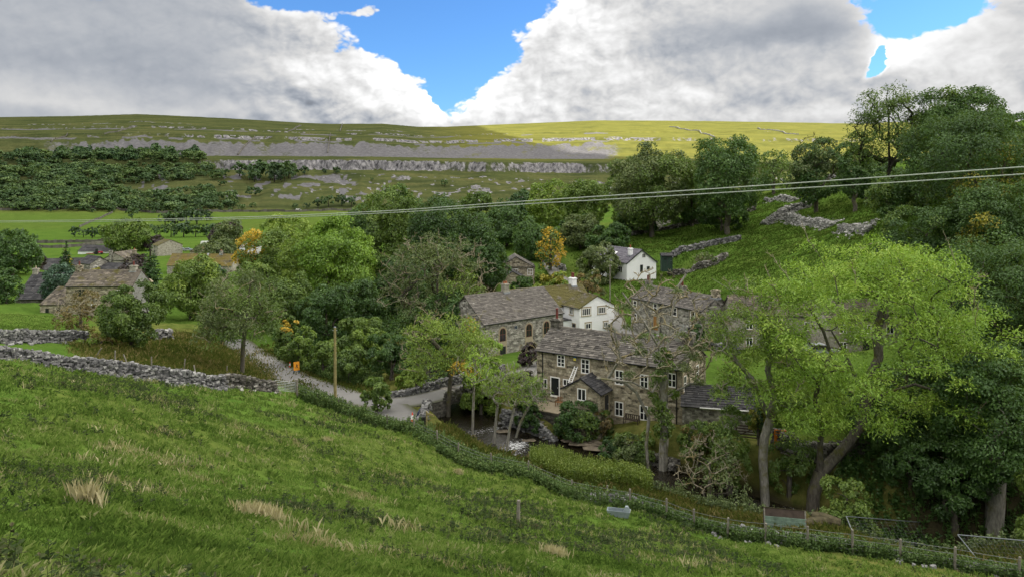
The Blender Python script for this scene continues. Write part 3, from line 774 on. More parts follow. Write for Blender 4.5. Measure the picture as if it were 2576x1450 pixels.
ribbon("stream", STREAM_S, 3.0, MAT['water'], 0.0, cross=13, tintf=foam, wob=.4, seed=11)
# ------------------------------------------------------------------ unseen cloud sheet, added and shaped to shade all but the right-hand moor
def build_shade_cloud():
    shade = [(-2600, -1500), (-2600, 2500), (-420, 2450), (-330, 2300), (-215, 1850), (-95, 1560), (0, 1370), (120, 1240), (215, 1170), (330, 1120), (420, 1015), (330, 880), (420, 600), (900, 400), (1600, 0), (1500, -1500)]
    zc = 900.0; k = (zc - 70) / SUN_DIR.z
    ox, oy = SUN_DIR.x * k, SUN_DIR.y * k
    pts = []
    for i in range(len(shade)):
        a = np.array(shade[i]); b = np.array(shade[(i + 1) % len(shade)])
        n = max(2, int(np.linalg.norm(b - a) / 40))
        for q in range(n):
            p = a + (b - a) * q / n
            w = 55 * (fbm(np.array([p[0] / 120]), np.array([p[1] / 120]), 91, 4)[0] - .5)
            pts.append((p[0] + w, p[1] + w))
    pts = np.array(pts) + np.array([ox, oy]); c = pts.mean(0)
    rings = [0.0, .25, .5, .7, .85, .95, 1.0]
    V = [[c[0], c[1], zc + 160]]; n = len(pts)
    for rr in rings[1:]:
        for p in pts:
            q = c + (p - c) * rr
            V.append([q[0], q[1], zc + 160 * (1 - rr ** 3) + 30 * (vnoise(np.array([q[0] / 90]), np.array([q[1] / 90]), 5)[0] - .5) * (rr < 1)])
    f = []
    for k2 in range(n): f.append([0, 1 + k2, 1 + (k2 + 1) % n])
    for ri in range(len(rings) - 2):
        for k2 in range(n):
            a = 1 + ri * n + k2; b = 1 + ri * n + (k2 + 1) % n
            f.append([a, a + n, b + n, b])
    m, t, out = mat('shade_cloud')
    d = t.new('ShaderNodeBsdfTranslucent'); d.inputs[0].default_value = (CLOUD_T, CLOUD_T, CLOUD_T, 1)
    tp = t.new('ShaderNodeBsdfTransparent'); mx = t.new('ShaderNodeMixShader'); mx.inputs[0].default_value = .09   # thin enough to let a little sun straight through
    t.l.new(d.outputs[0], mx.inputs[1]); t.l.new(tp.outputs[0], mx.inputs[2]); t.l.new(mx.outputs[0], out.inputs[0])
    me = bpy.data.meshes.new("shade_cloud"); me.from_pydata(V, [], f); me.materials.append(m); me.update()
    tag(link("shade_cloud", me), kind='structure')
CLOUD_T = 0.56
build_shade_cloud()

# ------------------------------------------------------------------ houses
class House:
    """local x runs along the front wall, y into the house, z up from the ground at the front corner"""
    def __init__(s, name, label, cat, u0, ve, D0, head, L, W, H, rise, wall, roof, group=None, fine=1.0, slate=.30, below=1.5, verge=.14, eave=.22, ridge_mat=None, gutter=True, stone_copings=False):
        p = P(u0, ve, D0)
        s.L, s.W, s.H, s.rise, s.fine = L, W, H, rise, fine
        s.root = empty(name, (p[0], p[1], p[2] - H), R(head), label, cat, group)
        s.M = Matrix.Translation((p[0], p[1], p[2] - H)) @ Matrix.Rotation(R(head), 4, 'Z'); s.Mi = s.M.inverted()
        s.wallm, s.roofm = wall, roof
        s.rng = random.Random(int(u0 * 7 + ve))
        b = MB(); s.volume(b, 0, L, 0, W, H, rise, below); s.wall = b.build('wall', MAT[wall], s.root)
        s.roof = s.make_roof(0, L, 0, W, H, rise, slate, verge, eave, roof, ridge_mat)
        if gutter:
            g = MB(); g.tube([(-.1, -eave - .04, H - .02), (L + .1, -eave - .04, H - .02)], .065, 6); g.build('gutter', MAT['black_plastic'], s.root)
    def volume(s, b, x0, x1, y0, y1, H, rise, below):
        m = (y0 + y1) / 2
        A = [(y0, -below), (y1, -below), (y1, H), (m, H + rise), (y0, H)]
        l = [(x0, y, z) for y, z in A]; r = [(x1, y, z) for y, z in A]
        b.face(l[::-1]); b.face(r)
        for i in (1, 4): j = (i + 1) % 5; b.face([l[i], l[j], r[j], r[i]][::1 if i == 1 else 1])
        b.face([l[2], l[3], r[3], r[2]]); b.face([l[3], l[4], r[4], r[3]])
    def make_roof(s, x0, x1, y0, y1, H, rise, step, verge, eave, roofm, ridge_mat=None, parent=None, sides=(0, 1), ridge=True, name='roof', axis='x'):
        rng = s.rng; b = MB()
        if axis == 'y': b.x = Matrix(((0, 1, 0, 0), (1, 0, 0, 0), (0, 0, 1, 0), (0, 0, 0, 1)))
        m = (y0 + y1) / 2; hw = (y1 - y0) / 2
        for side in sides:
            sg = -1 if side == 0 else 1
            ln = math.hypot(hw, rise); k = (ln + eave) / ln
            ye, ze = m + sg * hw * k, H + rise - rise * k
            yr, zr = m, H + rise
            dirv = Vector((0, yr - ye, zr - ze)); tot = dirv.length; dirv.normalize()
            nrm = Vector((0, sg * rise, hw)).normalized()
            off = .05
            # underlay and verge thickness
            e0 = Vector((x0 - verge, ye, ze)); e1 = Vector((x1 + verge, ye, ze)); r0 = Vector((x0 - verge, yr, zr)); r1 = Vector((x1 + verge, yr, zr))
            th = nrm * .07
            c = [e0 - nrm * .02, e1 - nrm * .02, r1 - nrm * .02, r0 - nrm * .02, e0 + th, e1 + th, r1 + th, r0 + th]
            if sg > 0: c = [c[1], c[0], c[3], c[2], c[5], c[4], c[7], c[6]]
            b.hexa(c, .25)
            d = 0.0; row = 0
            while d < tot - .05:
                st = step * (1.15 - .35 * d / tot); x = x0 - verge - rng.random() * .05
                while x < x1 + verge:
                    w = rng.uniform(.28, .62) * max(1, step / .34); xe = min(x + w, x1 + verge + rng.uniform(-.02, .03))
                    if xe - x < .08: break
                    lift = .115 + rng.uniform(-.012, .03); up = .085
                    ov = rng.uniform(0, .035)
                    a = e0 + dirv * (d - ov); a = Vector((x + .006, a.y, a.z)); c1 = Vector((xe - .006, a.y, a.z))
                    q = e0 + dirv * min(d + st, tot); q0 = Vector((x + .006, q.y, q.z)); q1 = Vector((xe - .006, q.y, q.z))
                    tn = .5 + (rng.random() - .5) * rng.choice((.35, .6, 1.0)) + .12 * math.sin(row * 2.4 + side)
                    p0, p1, p2, p3 = a + nrm * lift, c1 + nrm * (lift + rng.uniform(-.01, .01)), q1 + nrm * up, q0 + nrm * up
                    u0, u1 = a + nrm * .06, c1 + nrm * .06
                    top = [p0, p1, p2, p3]; lip = [u0, u1, p1, p0]
                    if sg > 0: top.reverse(); lip.reverse()
                    b.face(top, tn); b.face(lip, tn * .5)
                    x = xe
                d += st; row += 1
        if ridge:
            x = x0 - verge
            while x < x1 + verge:
                w = rng.uniform(.4, .6); xe = min(x + w, x1 + verge)
                b.hexa([(x, m - .16, H + rise + .02), (xe - .01, m - .16, H + rise + .02), (xe - .01, m + .16, H + rise + .02), (x, m + .16, H + rise + .02),
                        (x, m - .06, H + rise + .19), (xe - .01, m - .06, H + rise + .19), (xe - .01, m + .06, H + rise + .19), (x, m + .06, H + rise + .19)], rng.uniform(.5, 1.0))
                x = xe
        return b.build(name, MAT[roofm], parent or s.root)
    FACE = None
    def face(s, which, off=0.0):
        L, W = s.L, s.W
        return {'front': (Vector((0, off, 0)), Vector((1, 0, 0)), Vector((0, -1, 0))), 'right': (Vector((L + off, 0, 0)), Vector((0, 1, 0)), Vector((1, 0, 0))),
                'left': (Vector((0 - off, W, 0)), Vector((0, -1, 0)), Vector((-1, 0, 0)))}[which]
    def hit(s, u, v, o, ex, n):
        """where the sight line through (u, v) meets that wall: along it and up it"""
        a = s.Mi @ Vector((0, 0, 0)); d = s.Mi.to_3x3() @ Vector(((u - CX) / F, 1, (HV - v) / F))
        k = (o - a).dot(n) / d.dot(n); p = a + d * k - o
        return p.dot(ex), p.z
    def fbox(s, b, fr, s0, s1, z0, z1, d0, d1, tint=.5):
        o, ex, n = fr; Z = Vector((0, 0, 1))
        q = lambda a, z, d: o + ex * a + Z * z + n * d
        b.hexa([q(s0, z0, d1), q(s1, z0, d1), q(s1, z0, d0), q(s0, z0, d0), q(s0, z1, d1), q(s1, z1, d1), q(s1, z1, d0), q(s0, z1, d0)], tint)
    def window(s, which, u, v, w, h, cols=2, rows=2, frame='white_paint', surround='stone_trim', off=0.0, name='window', sill=True, label=None, fr=None, pos=None):
        fr = fr or s.face(which, off)
        c, z = pos if pos else s.hit(u, v, *fr)
        b = MB(); s.fbox(b, fr, c - w / 2, c + w / 2, z - h / 2, z + h / 2, -.05, .012); g = b.build(name, MAT['glass'], s.root)
        if label: g['label'] = label
        fb = MB(); t = .10 if w > .75 else .075
        for (a0, a1, b0, b1) in ((-w / 2, -w / 2 + t, -h / 2, h / 2), (w / 2 - t, w / 2, -h / 2, h / 2), (-w / 2 + t, w / 2 - t, h / 2 - t, h / 2), (-w / 2 + t, w / 2 - t, -h / 2, -h / 2 + t)):
            s.fbox(fb, fr, c + a0, c + a1, z + b0, z + b1, -.02, .045)
        for i in range(1, cols): x = c - w / 2 + w * i / cols; s.fbox(fb, fr, x - .042, x + .042, z - h / 2 + t, z + h / 2 - t, -.02, .038)
        for i in range(1, rows): q = z - h / 2 + h * i / rows; s.fbox(fb, fr, c - w / 2 + t, c + w / 2 - t, q - .032, q + .032, -.02, .032)
        fb.build('frame', MAT[frame], g)
        if surround:
            sb = MB(); e = .15
            s.fbox(sb, fr, c - w / 2 - e, c - w / 2, z - h / 2, z + h / 2, -.04, .026); s.fbox(sb, fr, c + w / 2, c + w / 2 + e, z - h / 2, z + h / 2, -.04, .026)
            s.fbox(sb, fr, c - w / 2 - e - .05, c + w / 2 + e + .05, z + h / 2, z + h / 2 + .22, -.04, .030)
            s.fbox(sb, fr, c - w / 2 - e - .05, c + w / 2 + e + .05, z - h / 2 - .15, z - h / 2, -.04, .075)
            sb.build('surround', MAT[surround], g)
        return g
    def door(s, which, u, v, w, h, panel='dark_paint', frame='stone_trim', off=0.0, glazed=False, fr=None, pos=None):
        fr = fr or s.face(which, off)
        c, z = pos if pos else s.hit(u, v, *fr)
        b = MB(); s.fbox(b, fr, c - w / 2, c + w / 2, z - h / 2, z + h / 2, -.05, .015); d = b.build('door', MAT['glass' if glazed else panel], s.root)
        f = MB(); t = .11
        s.fbox(f, fr, c - w / 2 - t, c - w / 2, z - h / 2, z + h / 2 + t, -.03, .05); s.fbox(f, fr, c + w / 2, c + w / 2 + t, z - h / 2, z + h / 2 + t, -.03, .05)
        s.fbox(f, fr, c - w / 2, c + w / 2, z + h / 2, z + h / 2 + t, -.03, .05)
        if glazed: s.fbox(f, fr, c - w / 2, c + w / 2, z - h / 2, z - h / 2 + .2, -.03, .045)
        f.build('frame', MAT[frame], d)
        hb = MB(); s.fbox(hb, fr, c + w / 2 - .16, c + w / 2 - .10, z - .05, z + .08, .01, .07); hb.build('handle', MAT['steel'], d)
        return d
    def chimney(s, x, y, w, d, z0, h, stack='stone_grey', pots=1, potm='terracotta', poth=.5, cap=True):
        b = MB(); b.box(x - w / 2, x + w / 2, y - d / 2, y + d / 2, z0, z0 + h)
        if cap:
            b.box(x - w / 2 - .09, x + w / 2 + .09, y - d / 2 - .09, y + d / 2 + .09, z0 + h, z0 + h + .14, .7)
            b.box(x - w / 2 + .04, x + w / 2 - .04, y - d / 2 + .04, y + d / 2 - .04, z0 + h + .14, z0 + h + .24, .6)
        b.m = 1
        for i in range(pots):
            px = x + (i - (pots - 1) / 2) * min(.42, w / max(1, pots))
            b.tube([(px, y, z0 + h + .2), (px, y, z0 + h + .24 + poth * .85), (px, y, z0 + h + .26 + poth * .85), (px, y, z0 + h + .24 + poth)], [.15, .12, .16, .15], 9)
        b.m = 2; b.box(x - w / 2 - .10, x + w / 2 + .10, y - d / 2 - .10, y + d / 2 + .10, z0, z0 + .28 * min(1, h))
        return b.build('chimney', [MAT[stack], MAT[potm], MAT['lead']], s.roof)
    def downpipe(s, which, a, z0, z1, off=0.0):
        o, ex, n = s.face(which, off); b = MB()
        p = lambda z, d: o + ex * a + n * d + Vector((0, 0, z))
        b.tube([p(z1, .2), p(z1 - .25, .08), p(z0, .08)], .055, 6); return b.build('downpipe', MAT['black_plastic'], s.root)
    def mass(s, x0, x1, y0, y1, H, rise, wallm=None, roofm=None, z0=-1.5, axis='x', slate=.34, eave=.2, verge=.12, wname='wall', rname='roof', label=None, ridge=True):
        """a further gabled volume of the same house, ridge along x or y"""
        b = MB()
        if axis == 'x': s.volume(b, x0, x1, y0, y1, H, rise, -z0)
        else:
            b.x = Matrix(((0, 1, 0, 0), (1, 0, 0, 0), (0, 0, 1, 0), (0, 0, 0, 1))); s.volume(b, y0, y1, x0, x1, H, rise, -z0)
        w = b.build(wname, MAT[wallm or s.wallm], s.root)
        if axis == 'x': r = s.make_roof(x0, x1, y0, y1, H, rise, slate, verge, eave, roofm or s.roofm, name=rname, ridge=ridge)
        else: r = s.make_roof(y0, y1, x0, x1, H, rise, slate, verge, eave, roofm or s.roofm, name=rname, axis='y', ridge=ridge)
        return w, r
    def leanto(s, pts_low, pts_high, z_low, z_high, wallm=None, roofm=None, z0=-1.5, slate=.3):
        """mono-pitch: the low wall runs pts_low[0]-pts_low[1], the high side pts_high[0]-pts_high[1] (local x, y)"""
        (ax, ay), (bx, by) = pts_low; (cx, cy), (dx, dy) = pts_high
        b = MB()
        b.hexa([(ax, ay, z0), (bx, by, z0), (dx, dy, z0), (cx, cy, z0), (ax, ay, z_low), (bx, by, z_low), (dx, dy, z_high), (cx, cy, z_high)])
        w = b.build('wall', MAT[wallm or s.wallm], s.root)
        a = Vector((ax, ay, z_low)); bb = Vector((bx, by, z_low)); c = Vector((cx, cy, z_high)); d = Vector((dx, dy, z_high))
        dn = (a - c).normalized() * .2; sd = (bb - a).normalized() * .12
        a, bb, c, d = a + dn - sd, bb + dn + sd, c - sd, d + sd
        n = (bb - a).cross(c - a).normalized()
        if n.z < 0: n = -n
        r = MB(); r.hexa([a + n * .01, bb + n * .01, d + n * .01, c + n * .01, a + n * .09, bb + n * .09, d + n * .09, c + n * .09], .3)
        tot = (c - a).length; L = (bb - a).length; k = 0.0
        while k < tot:
            f0, f1 = k / tot, min(1, (k + slate) / tot); x = 0.0
            while x < L:
                w2 = s.rng.uniform(.3, .7); xe = min(L, x + w2); t = s.rng.random()
                q = lambda fx, fy, h: (a + (bb - a) * fx) * (1 - fy) + (c + (d - c) * fx) * fy + n * h
                p = [q((x + .006) / L, f0, .14 + s.rng.uniform(0, .02)), q((xe - .006) / L, f0, .14), q((xe - .006) / L, f1, .10), q((x + .006) / L, f1, .10)]
                if (p[1] - p[0]).cross(p[3] - p[0]).z < 0: p.reverse()
                r.face(p, t); r.face([q(x / L, f0, .08), q(xe / L, f0, .08), q(xe / L, f0, .14), q(x / L, f0, .14)], t * .5)
                x = xe
            k += slate
        return w, r.build('roof', MAT[roofm or s.roofm], s.root)

# --- the old mill cottage by the beck
h = House('stone_cottage', 'long honey stone cottage with slate roof, gabled porch and ladder, standing over the stream', 'house',
          1350, 879, 80, -33, 16.5, 7.0, 6.5, 2.0, 'stone_honey', 'slate_brown', below=2.5)
mill = h
for (u, v, w, hh, c, r) in ((1411, 906, .95, 1.3, 2, 3), (1472, 920, 1.0, 1.55, 2, 3), (1372, 963, .45, 1.0, 1, 1), (1425, 961, .9, .75, 2, 1), (1557, 948, .95, 1.5, 2, 2), (1557, 1027, .95, 1.5, 2, 2), (1619, 1037, .9, 1.5, 2, 2), (1620, 958, .9, 1.4, 2, 2), (1690, 955, .9, 1.4, 2, 2)):
    h.window('front', u, v, w, hh, c, r)
h.door('front', 1396, 973, .95, 2.05, frame='white_paint', glazed=True)
for (u, v, w, hh) in ((1753, 935, .8, 1.5), (1722, 963, .7, 1.5), (1766, 990, .7, 1.0)): h.window('right', u, v, w, hh, 1, 2)
h.downpipe('front', .75, 1.0, 6.4); h.downpipe('front', 15.9, 0, 6.4)
h.chimney(.55, 3.5, 1.15, .85, 8.05, 1.2, 'stone_dark', 1, 'red_pot', 1.15)
h.chimney(15.9, 3.5, 1.2, .85, 8.0, 1.35, 'stone_dark', 1, 'black_plastic', .5)
# porch
px0, px1 = 4.6, 8.9
b = MB(); b.x = Matrix(((0, 1, 0, 0), (1, 0, 0, 0), (0, 0, 1, 0), (0, 0, 0, 1))); h.volume(b, -2.5, 0, px0, px1, 3.55, 1.25, 1.5)
por = b.build('porch', MAT['stone_honey'], h.root)
h.make_roof(-2.5, 0, px0, px1, 3.55, 1.25, .3, .14, .2, 'slate_dark', name='roof', parent=por, axis='y')
pf = (Vector((0, -2.5, 0)), Vector((1, 0, 0)), Vector((0, -1, 0)))
h.window('front', 1463, 991, 1.0, 1.25, 2, 1, fr=pf); h.door('front', 0, 0, .9, 2.0, 'dark_paint', fr=(Vector((px1, -2.3, 0)), Vector((0, 1, 0)), Vector((1, 0, 0))), pos=(1.2, 2.2))
b = MB(); h.fbox(b, h.face('front'), *(lambda q: (q[0] - .16, q[0] + .16, q[1] - .22, q[1] + .22))(h.hit(1447, 900, *h.face('front'))), 0, .14)
b.m = 1; h.fbox(b, h.face('front'), *(lambda q: (q[0] - .16, q[0] + .16, q[1] - .22, q[1] + .05))(h.hit(1447, 900, *h.face('front'))), .141, .15)
b.build('alarm_box', [MAT['blue_paint'], MAT['yellow_label']], h.root)
dish = MB()
for i in range(12):
    a0, a1 = 2 * math.pi * i / 12, 2 * math.pi * (i + 1) / 12
    for (r0, r1) in ((0, .2), (.2, .38)):
        q = lambda r_, a_: Vector((15.05 + r_ * math.cos(a_), 3.2 - .35 + r_ * r_ * .6 - .3, 9.0 + r_ * math.sin(a_)))
        dish.face([q(r0, a0), q(r1, a0), q(r1, a1), q(r0, a1)])
dish.bar((15.05, 2.55, 9.0), (15.5, 3.3, 8.7), .05)
dish.build('satellite_dish', MAT['rope_grey'], h.root)
b = MB(); b.tube([(15.3, 3.5, 9.1), (15.3, 3.5, 10.4)], .025, 5)
for k in range(6): b.tube([(14.8, 3.5 + .02 * k, 9.6 + .12 * k), (15.8, 3.5 + .02 * k, 9.6 + .12 * k)], .012, 4)
b.build('aerial', MAT['steel'], h.root)
# lean-to outhouse on the right end
h2 = House('outhouse', 'low stone outhouse with dark slate roof and white gutter beside the honey stone cottage', 'outhouse',
           1716, 1018, 70.0, -14, 6.6, 4.6, 2.6, 1.35, 'stone_grey', 'slate_dark', gutter=False)
b = MB(); b.tube([(1.6, -.28, 2.55), (6.7, -.28, 2.55)], .07, 6); b.build('gutter', MAT['white_paint'], h2.root)
h2.door('right', 0, 0, .8, 1.8, 'wood_dark', pos=(2.2, .9))

# --- chapel with round-headed windows
h = House('stone_chapel', 'grey stone former chapel with a row of brown round-headed windows and slate roof', 'chapel',
          1217, 815.7, 104.1, 40.5, 15.7, 9.0, 4.75, 3.5, 'stone_grey', 'slate_chapel', gutter=True)
chapel = h
for i, (u, v, low) in enumerate(((1264, 840, 878), (1330, 829, 866), (1374, 822, 858))):
    fr = h.face('front'); c, z = h.hit(u, v, *fr); w, hh = 1.15, 1.25
    Z = Vector((0, 0, 1)); o, ex, n = fr
    def arch(b, r0, r1, d0, d1, zc):
        N = 9
        for k in range(N):
            a0, a1 = math.pi * k / N, math.pi * (k + 1) / N
            q = lambda r_, a_, d_: o + ex * (c + r_ * math.cos(a_)) + Z * (zc + r_ * math.sin(a_)) + n * d_
            b.hexa([q(r0, a0, d1), q(r1, a0, d1), q(r1, a0, d0), q(r0, a0, d0), q(r0, a1, d1), q(r1, a1, d1), q(r1, a1, d0), q(r0, a1, d0)])
    zc = z + .35
    b = MB(); h.fbox(b, fr, c - w / 2, c + w / 2, z - 1.0, zc, -.05, .01); arch(b, .001, w / 2, -.05, .01, zc); g = b.build('window', MAT['glass'], h.root)
    b = MB()
    for x in (-w / 2, -.035, w / 2 - .07): h.fbox(b, fr, c + x, c + x + .07, z - 1.0, zc, -.02, .04)
    for q in (-1.0, -.05): h.fbox(b, fr, c - w / 2 + .07, c + w / 2 - .07, z + q, z + q + .07, -.02, .036)
    h.fbox(b, fr, c - .035, c + .035, zc, zc + w / 2, -.02, .034)
    arch(b, w / 2 - .08, w / 2, -.02, .04, zc); b.build('frame', MAT['window_brown'], g)
    b = MB(); arch(b, w / 2, w / 2 + .24, -.04, .03, zc)
    for x in (-w / 2 - .22, w / 2): h.fbox(b, fr, c + x, c + x + .22, z - 2.9, zc, -.04, .026)
    h.fbox(b, fr, c - w / 2, c + w / 2, z - 1.75, z - 1.0, -.04, .02); b.build('surround', MAT['stone_trim'], g)
    h.window('front', 0, 0, w, 1.1, 2, 1, frame='dark_paint', surround=None, pos=(c, z - 2.32))
b = MB(); c, z = h.hit(1297, 822, *h.face('front')); b.tube([Vector((c, 0, z)), Vector((c, -.05, z))], .30, 16); pl = b.build('plaque', MAT['plaque_blue'], h.root)
b = MB(); c0 = Vector((c, -.052, z))
for k in range(20):
    a0, a1 = 2 * math.pi * k / 20, 2 * math.pi * (k + 1) / 20
    q = lambda r_, a_: c0 + Vector((r_ * math.cos(a_), -.003, r_ * math.sin(a_)))
    b.face([q(.25, a0), q(.275, a0), q(.275, a1), q(.25, a1)])
b.build('rim', MAT['white_paint'], pl)
h.chimney(7.7, 4.5, .95, .85, 8.0, 1.3, 'stone_pale', 2, 'terracotta', .32)

# --- white cottage with the mossy roof
h = House('white_cottage', 'whitewashed cottage with mossy stone-slate roof and dark mullioned windows beside the chapel', 'house',
          1413, 765, 123.6, -58, 4.9, 7.3, 4.6, 1.75, 'whitewash', 'slate_mossy', gutter=True)
for (f, u, v, w, hh, c, r) in (('front', 1437, 780, .95, 1.3, 2, 1), ('right', 1474, 783, 1.75, 1.2, 4, 1), ('right', 1513, 779, 1.6, 1.1, 4, 1), ('right', 1479, 819, 1.1, .95, 2, 1), ('right', 1523, 815, .85, .9, 2, 1)):
    h.window(f, u, v, w, hh, c, r, surround='stone_trim')
# main range behind, ridge running left to right across the wing
h.mass(-6.5, 0.3, -8.5, 6.5, 4.35, 2.9, axis='y', wallm='whitewash', roofm='slate_mossy')
h.chimney(-3.1, 4.6, 1.1, .9, 6.9, 1.4, 'whitewash', 2, 'red_pot', .85)
b = MB(); b.box(.35, 2.6, -1.9, 0, -1.5, 2.35); po = b.build('porch', MAT['whitewash'], h.root)
b = MB(); b.box(.2, 2.75, -2.05, .02, 2.352, 2.50); b.build('roof', MAT['slate_dark'], po)
h.window('front', 1417, 815, .9, .9, 3, 2, surround=None, fr=(Vector((0, -1.9, 0)), Vector((1, 0, 0)), Vector((0, -1, 0))), pos=(1.2, 1.5))
h.door('front', 1434, 829, .8, 1.9, 'dark_paint', pos=(3.4, .95))

# --- white bungalow on the slope
h = House('white_bungalow', 'white rendered bungalow with purple slate roof and skylight on the grassy slope', 'house',
          1488, 648, 162, -64, 13.4, 7.4, 3.7, 2.5, 'whitewash', 'slate_purple', gutter=True, slate=.42)
h.chimney(12.0, 1.9, .8, .7, 4.9, 1.5, 'whitewash', 1, 'terracotta', .6)
for (u, v, w, hh, c) in ((1619, 643, .95, .95, 2), (1613, 675, .7, 1.5, 1), (1630, 674, .7, .7, 1)): h.window('right', u, v, w, hh, c, 1, surround=None, frame='dark_paint' if c == 1 else 'white_paint')
h.window('front', 1560, 677, 1.5, 1.3, 2, 1, surround=None); h.window('front', 0, 0, 1.5, 1.3, 2, 1, surround=None, pos=(5.0, 2.1))
b = MB(); n = Vector((0, -2.5, 3.7)).normalized(); e = Vector((0, 3.7, 2.5)).normalized(); c = Vector((6.3, 1.9, 3.7 + 1.9 * 2.5 / 3.7))
q = lambda a, d, k: c + Vector((a, 0, 0)) + e * d + n * k
b.hexa([q(-.5, -.6, .1), q(.5, -.6, .1), q(.5, .6, .1), q(-.5, .6, .1), q(-.5, -.6, .2), q(.5, -.6, .2), q(.5, .6, .2), q(-.5, .6, .2)]); b.build('skylight', MAT['white_paint'], h.root)
b = MB()
for y0, y1, z0, z1 in ((-.25, 3.72, 3.5, 6.2), (7.65, 3.68, 3.5, 6.2)): b.bar((13.6, y0, z0), (13.6, y1, z1), .06, .22)
b.build('bargeboard', MAT['dark_paint'], h.root)

# --- row of stone cottages above the yard
h = House('terraced_cottages', 'pair of grey stone cottages with red chimney pots behind the parked red car', 'house',
          1587, 747, 118.7, -60, 15.8, 6.4, 5.0, 1.75, 'stone_grey', 'slate_brown')
for (u, v, w, hh) in ((1597, 765, .9, 1.3), (1648, 773, .9, 1.4), (1742, 794, .9, 1.45), (1697, 783, .9, 1.3), (1742, 828, .9, 1.3), (1597, 797, .9, 1.3)): h.window('front', u, v, w, hh, 1, 2)
h.door('front', 1649, 812, 1.0, 2.1, 'door_brown'); h.downpipe('front', 7.2, 0, 4.9)
h.chimney(8.3, 3.2, 1.2, .9, 6.4, 1.0, 'stone_grey', 2, 'red_pot', 1.0); h.chimney(15.4, 3.2, .9, 1.0, 6.4, 1.2, 'stone_honey', 0); h.chimney(.6, 3.2, .9, .9, 6.4, 1.0, 'stone_grey', 2, 'red_pot', .8)

# --- stone cottage beyond the chapel
h = House('stone_cottage', 'brown stone cottage with two white four-pane windows in its gable behind the chapel roof', 'house',
          1252, 672, 166, 2, 8.4, 8, 4.2, 0.05, 'stone_honey', 'slate_brown', gutter=False)
h.mass(0.0, 8.3, -.02, 9, 4.2, 2.3, axis='y')
h.mass(-.5, 6.9, -6.0, -.05, 1.7, 2.1, axis='y', roofm='slate_dark')
for u in (1296, 1333): h.window('front', u, 684, 1.2, 1.5, 2, 2, surround=None)
# --- pale cottages behind the big ash
h = House('pale_cottage', 'pale stone cottage glimpsed left of the big ash crown', 'house', 1843, 790, 101, -6, 12.5, 7, 5.0, 2.0, 'stone_pale', 'slate_stone')
for x, z in ((2.2, 3.6), (6, 3.6), (10, 3.6), (2.2, 1.3), (10, 1.3)): h.window('front', 0, 0, .95, 1.2, 2, 1, pos=(x, z))
h.door('front', 0, 0, 1.0, 2.0, 'white_paint', pos=(6, 1.0))
h = House('pale_cottage', 'pale stone cottage hidden behind the middle of the big ash crown', 'house', 2080, 800, 93, -3, 9.5, 6.5, 4.6, 1.9, 'stone_pale', 'slate_stone')
for x, z in ((2, 3.3), (5, 3.3), (7.8, 3.3), (2, 1.1)): h.window('front', 0, 0, .95, 1.15, 2, 1, pos=(x, z))
h.door('front', 0, 0, 1.6, 2.1, 'dark_paint', pos=(5.2, 1.05))
# --- farmhouse among the trees on the hill
h = House('hill_farmhouse', 'grey stone farmhouse half hidden by trees at the top of the slope', 'house', 1612, 536, 235, -4, 9.5, 7, 5.2, 2.2, 'stone_grey', 'slate_dark', slate=.6)
for x in (1.5, 4.3, 7.6): h.window('front', 0, 0, 1.1, 1.3, 2, 1, pos=(x, 3.7), surround=None); h.window('front', 0, 0, 1.1, 1.3, 2, 1, pos=(x, 1.2), surround=None)
# --- left hand stone house
h = House('stone_house', 'stone house with lichened stone-slate roof and two chimneys at the village edge', 'house', 166, 720, 130, 4, 11.4, 7.2, 5.2, 2.4, 'stone_honey', 'slate_stone', slate=.4)
lh = h
h.window('front', 201, 736, 1.9, 1.4, 3, 1, frame='stone_trim'); h.window('front', 297, 737, 1.4, 1.2, 2, 1); h.window('front', 240, 772, 1.4, 1.2, 2, 1)
h.chimney(.5, 3.6, .95, 1.0, 6.9, 1.5, 'stone_honey', 1, 'red_pot', .7); h.chimney(10.1, 3.6, 1.1, .95, 7.2, 1.1, 'stone_pale', 1, 'red_pot', .7)
b = MB(); b.box(11.42, 11.46, .02, 7.18, -1.4, 5.15); b.face([(11.46, .02, 5.15), (11.46, 7.18, 5.15), (11.46, 3.6, 7.5)]); b.build('gable_render', MAT['render_grey'], h.root)
b = MB(); b.hexa([(11.1, 7.0, 5.0), (11.9, 7.0, 5.0), (11.9, 7.9, 5.0), (11.1, 7.9, 5.0), (11.1, 7.0, 5.6), (11.6, 7.0, 5.5), (11.6, 7.5, 5.5), (11.1, 7.5, 5.6)]); b.build('kneeler', MAT['stone_trim'], h.root)
h.leanto([(-4.1, -.6), (-.02, -.6)], [(-3.6, 4.5), (-.02, 4.5)], 2.1, 4.6, wallm='stone_honey', roofm='slate_stone', slate=.4)
h.window('front', 0, 0, .6, .7, 1, 1, frame='dark_paint', surround=None, fr=(Vector((0, -.6, 0)), Vector((1, 0, 0)), Vector((0, -1, 0))), pos=(-1.0, 1.2)); 
h.window('front', 0, 0, .6, .9, 1, 1, frame='dark_paint', surround=None, fr=(Vector((0, -.6, 0)), Vector((1, 0, 0)), Vector((0, -1, 0))), pos=(-2.9, 1.0))
# --- dark roofed barn
h = House('dark_barn', 'barn with a big black slate roof and pale chimney left of the stone house', 'barn', 40, 752, 150, 6, 10.0, 13.5, 3.2, 4.6, 'stone_dark', 'slate_dark', slate=.5)
h.chimney(.5, 6.6, 1.0, .9, 6.6, 2.0, 'stone_pale', 1, 'stone_trim', .5)
h.door('front', 0, 0, 2.4, 2.2, 'dark_paint', frame='wood_dark', pos=(2.6, 1.1)); h.window('front', 0, 0, 1.0, .8, 1, 1, pos=(7.5, 1.6), surround=None)
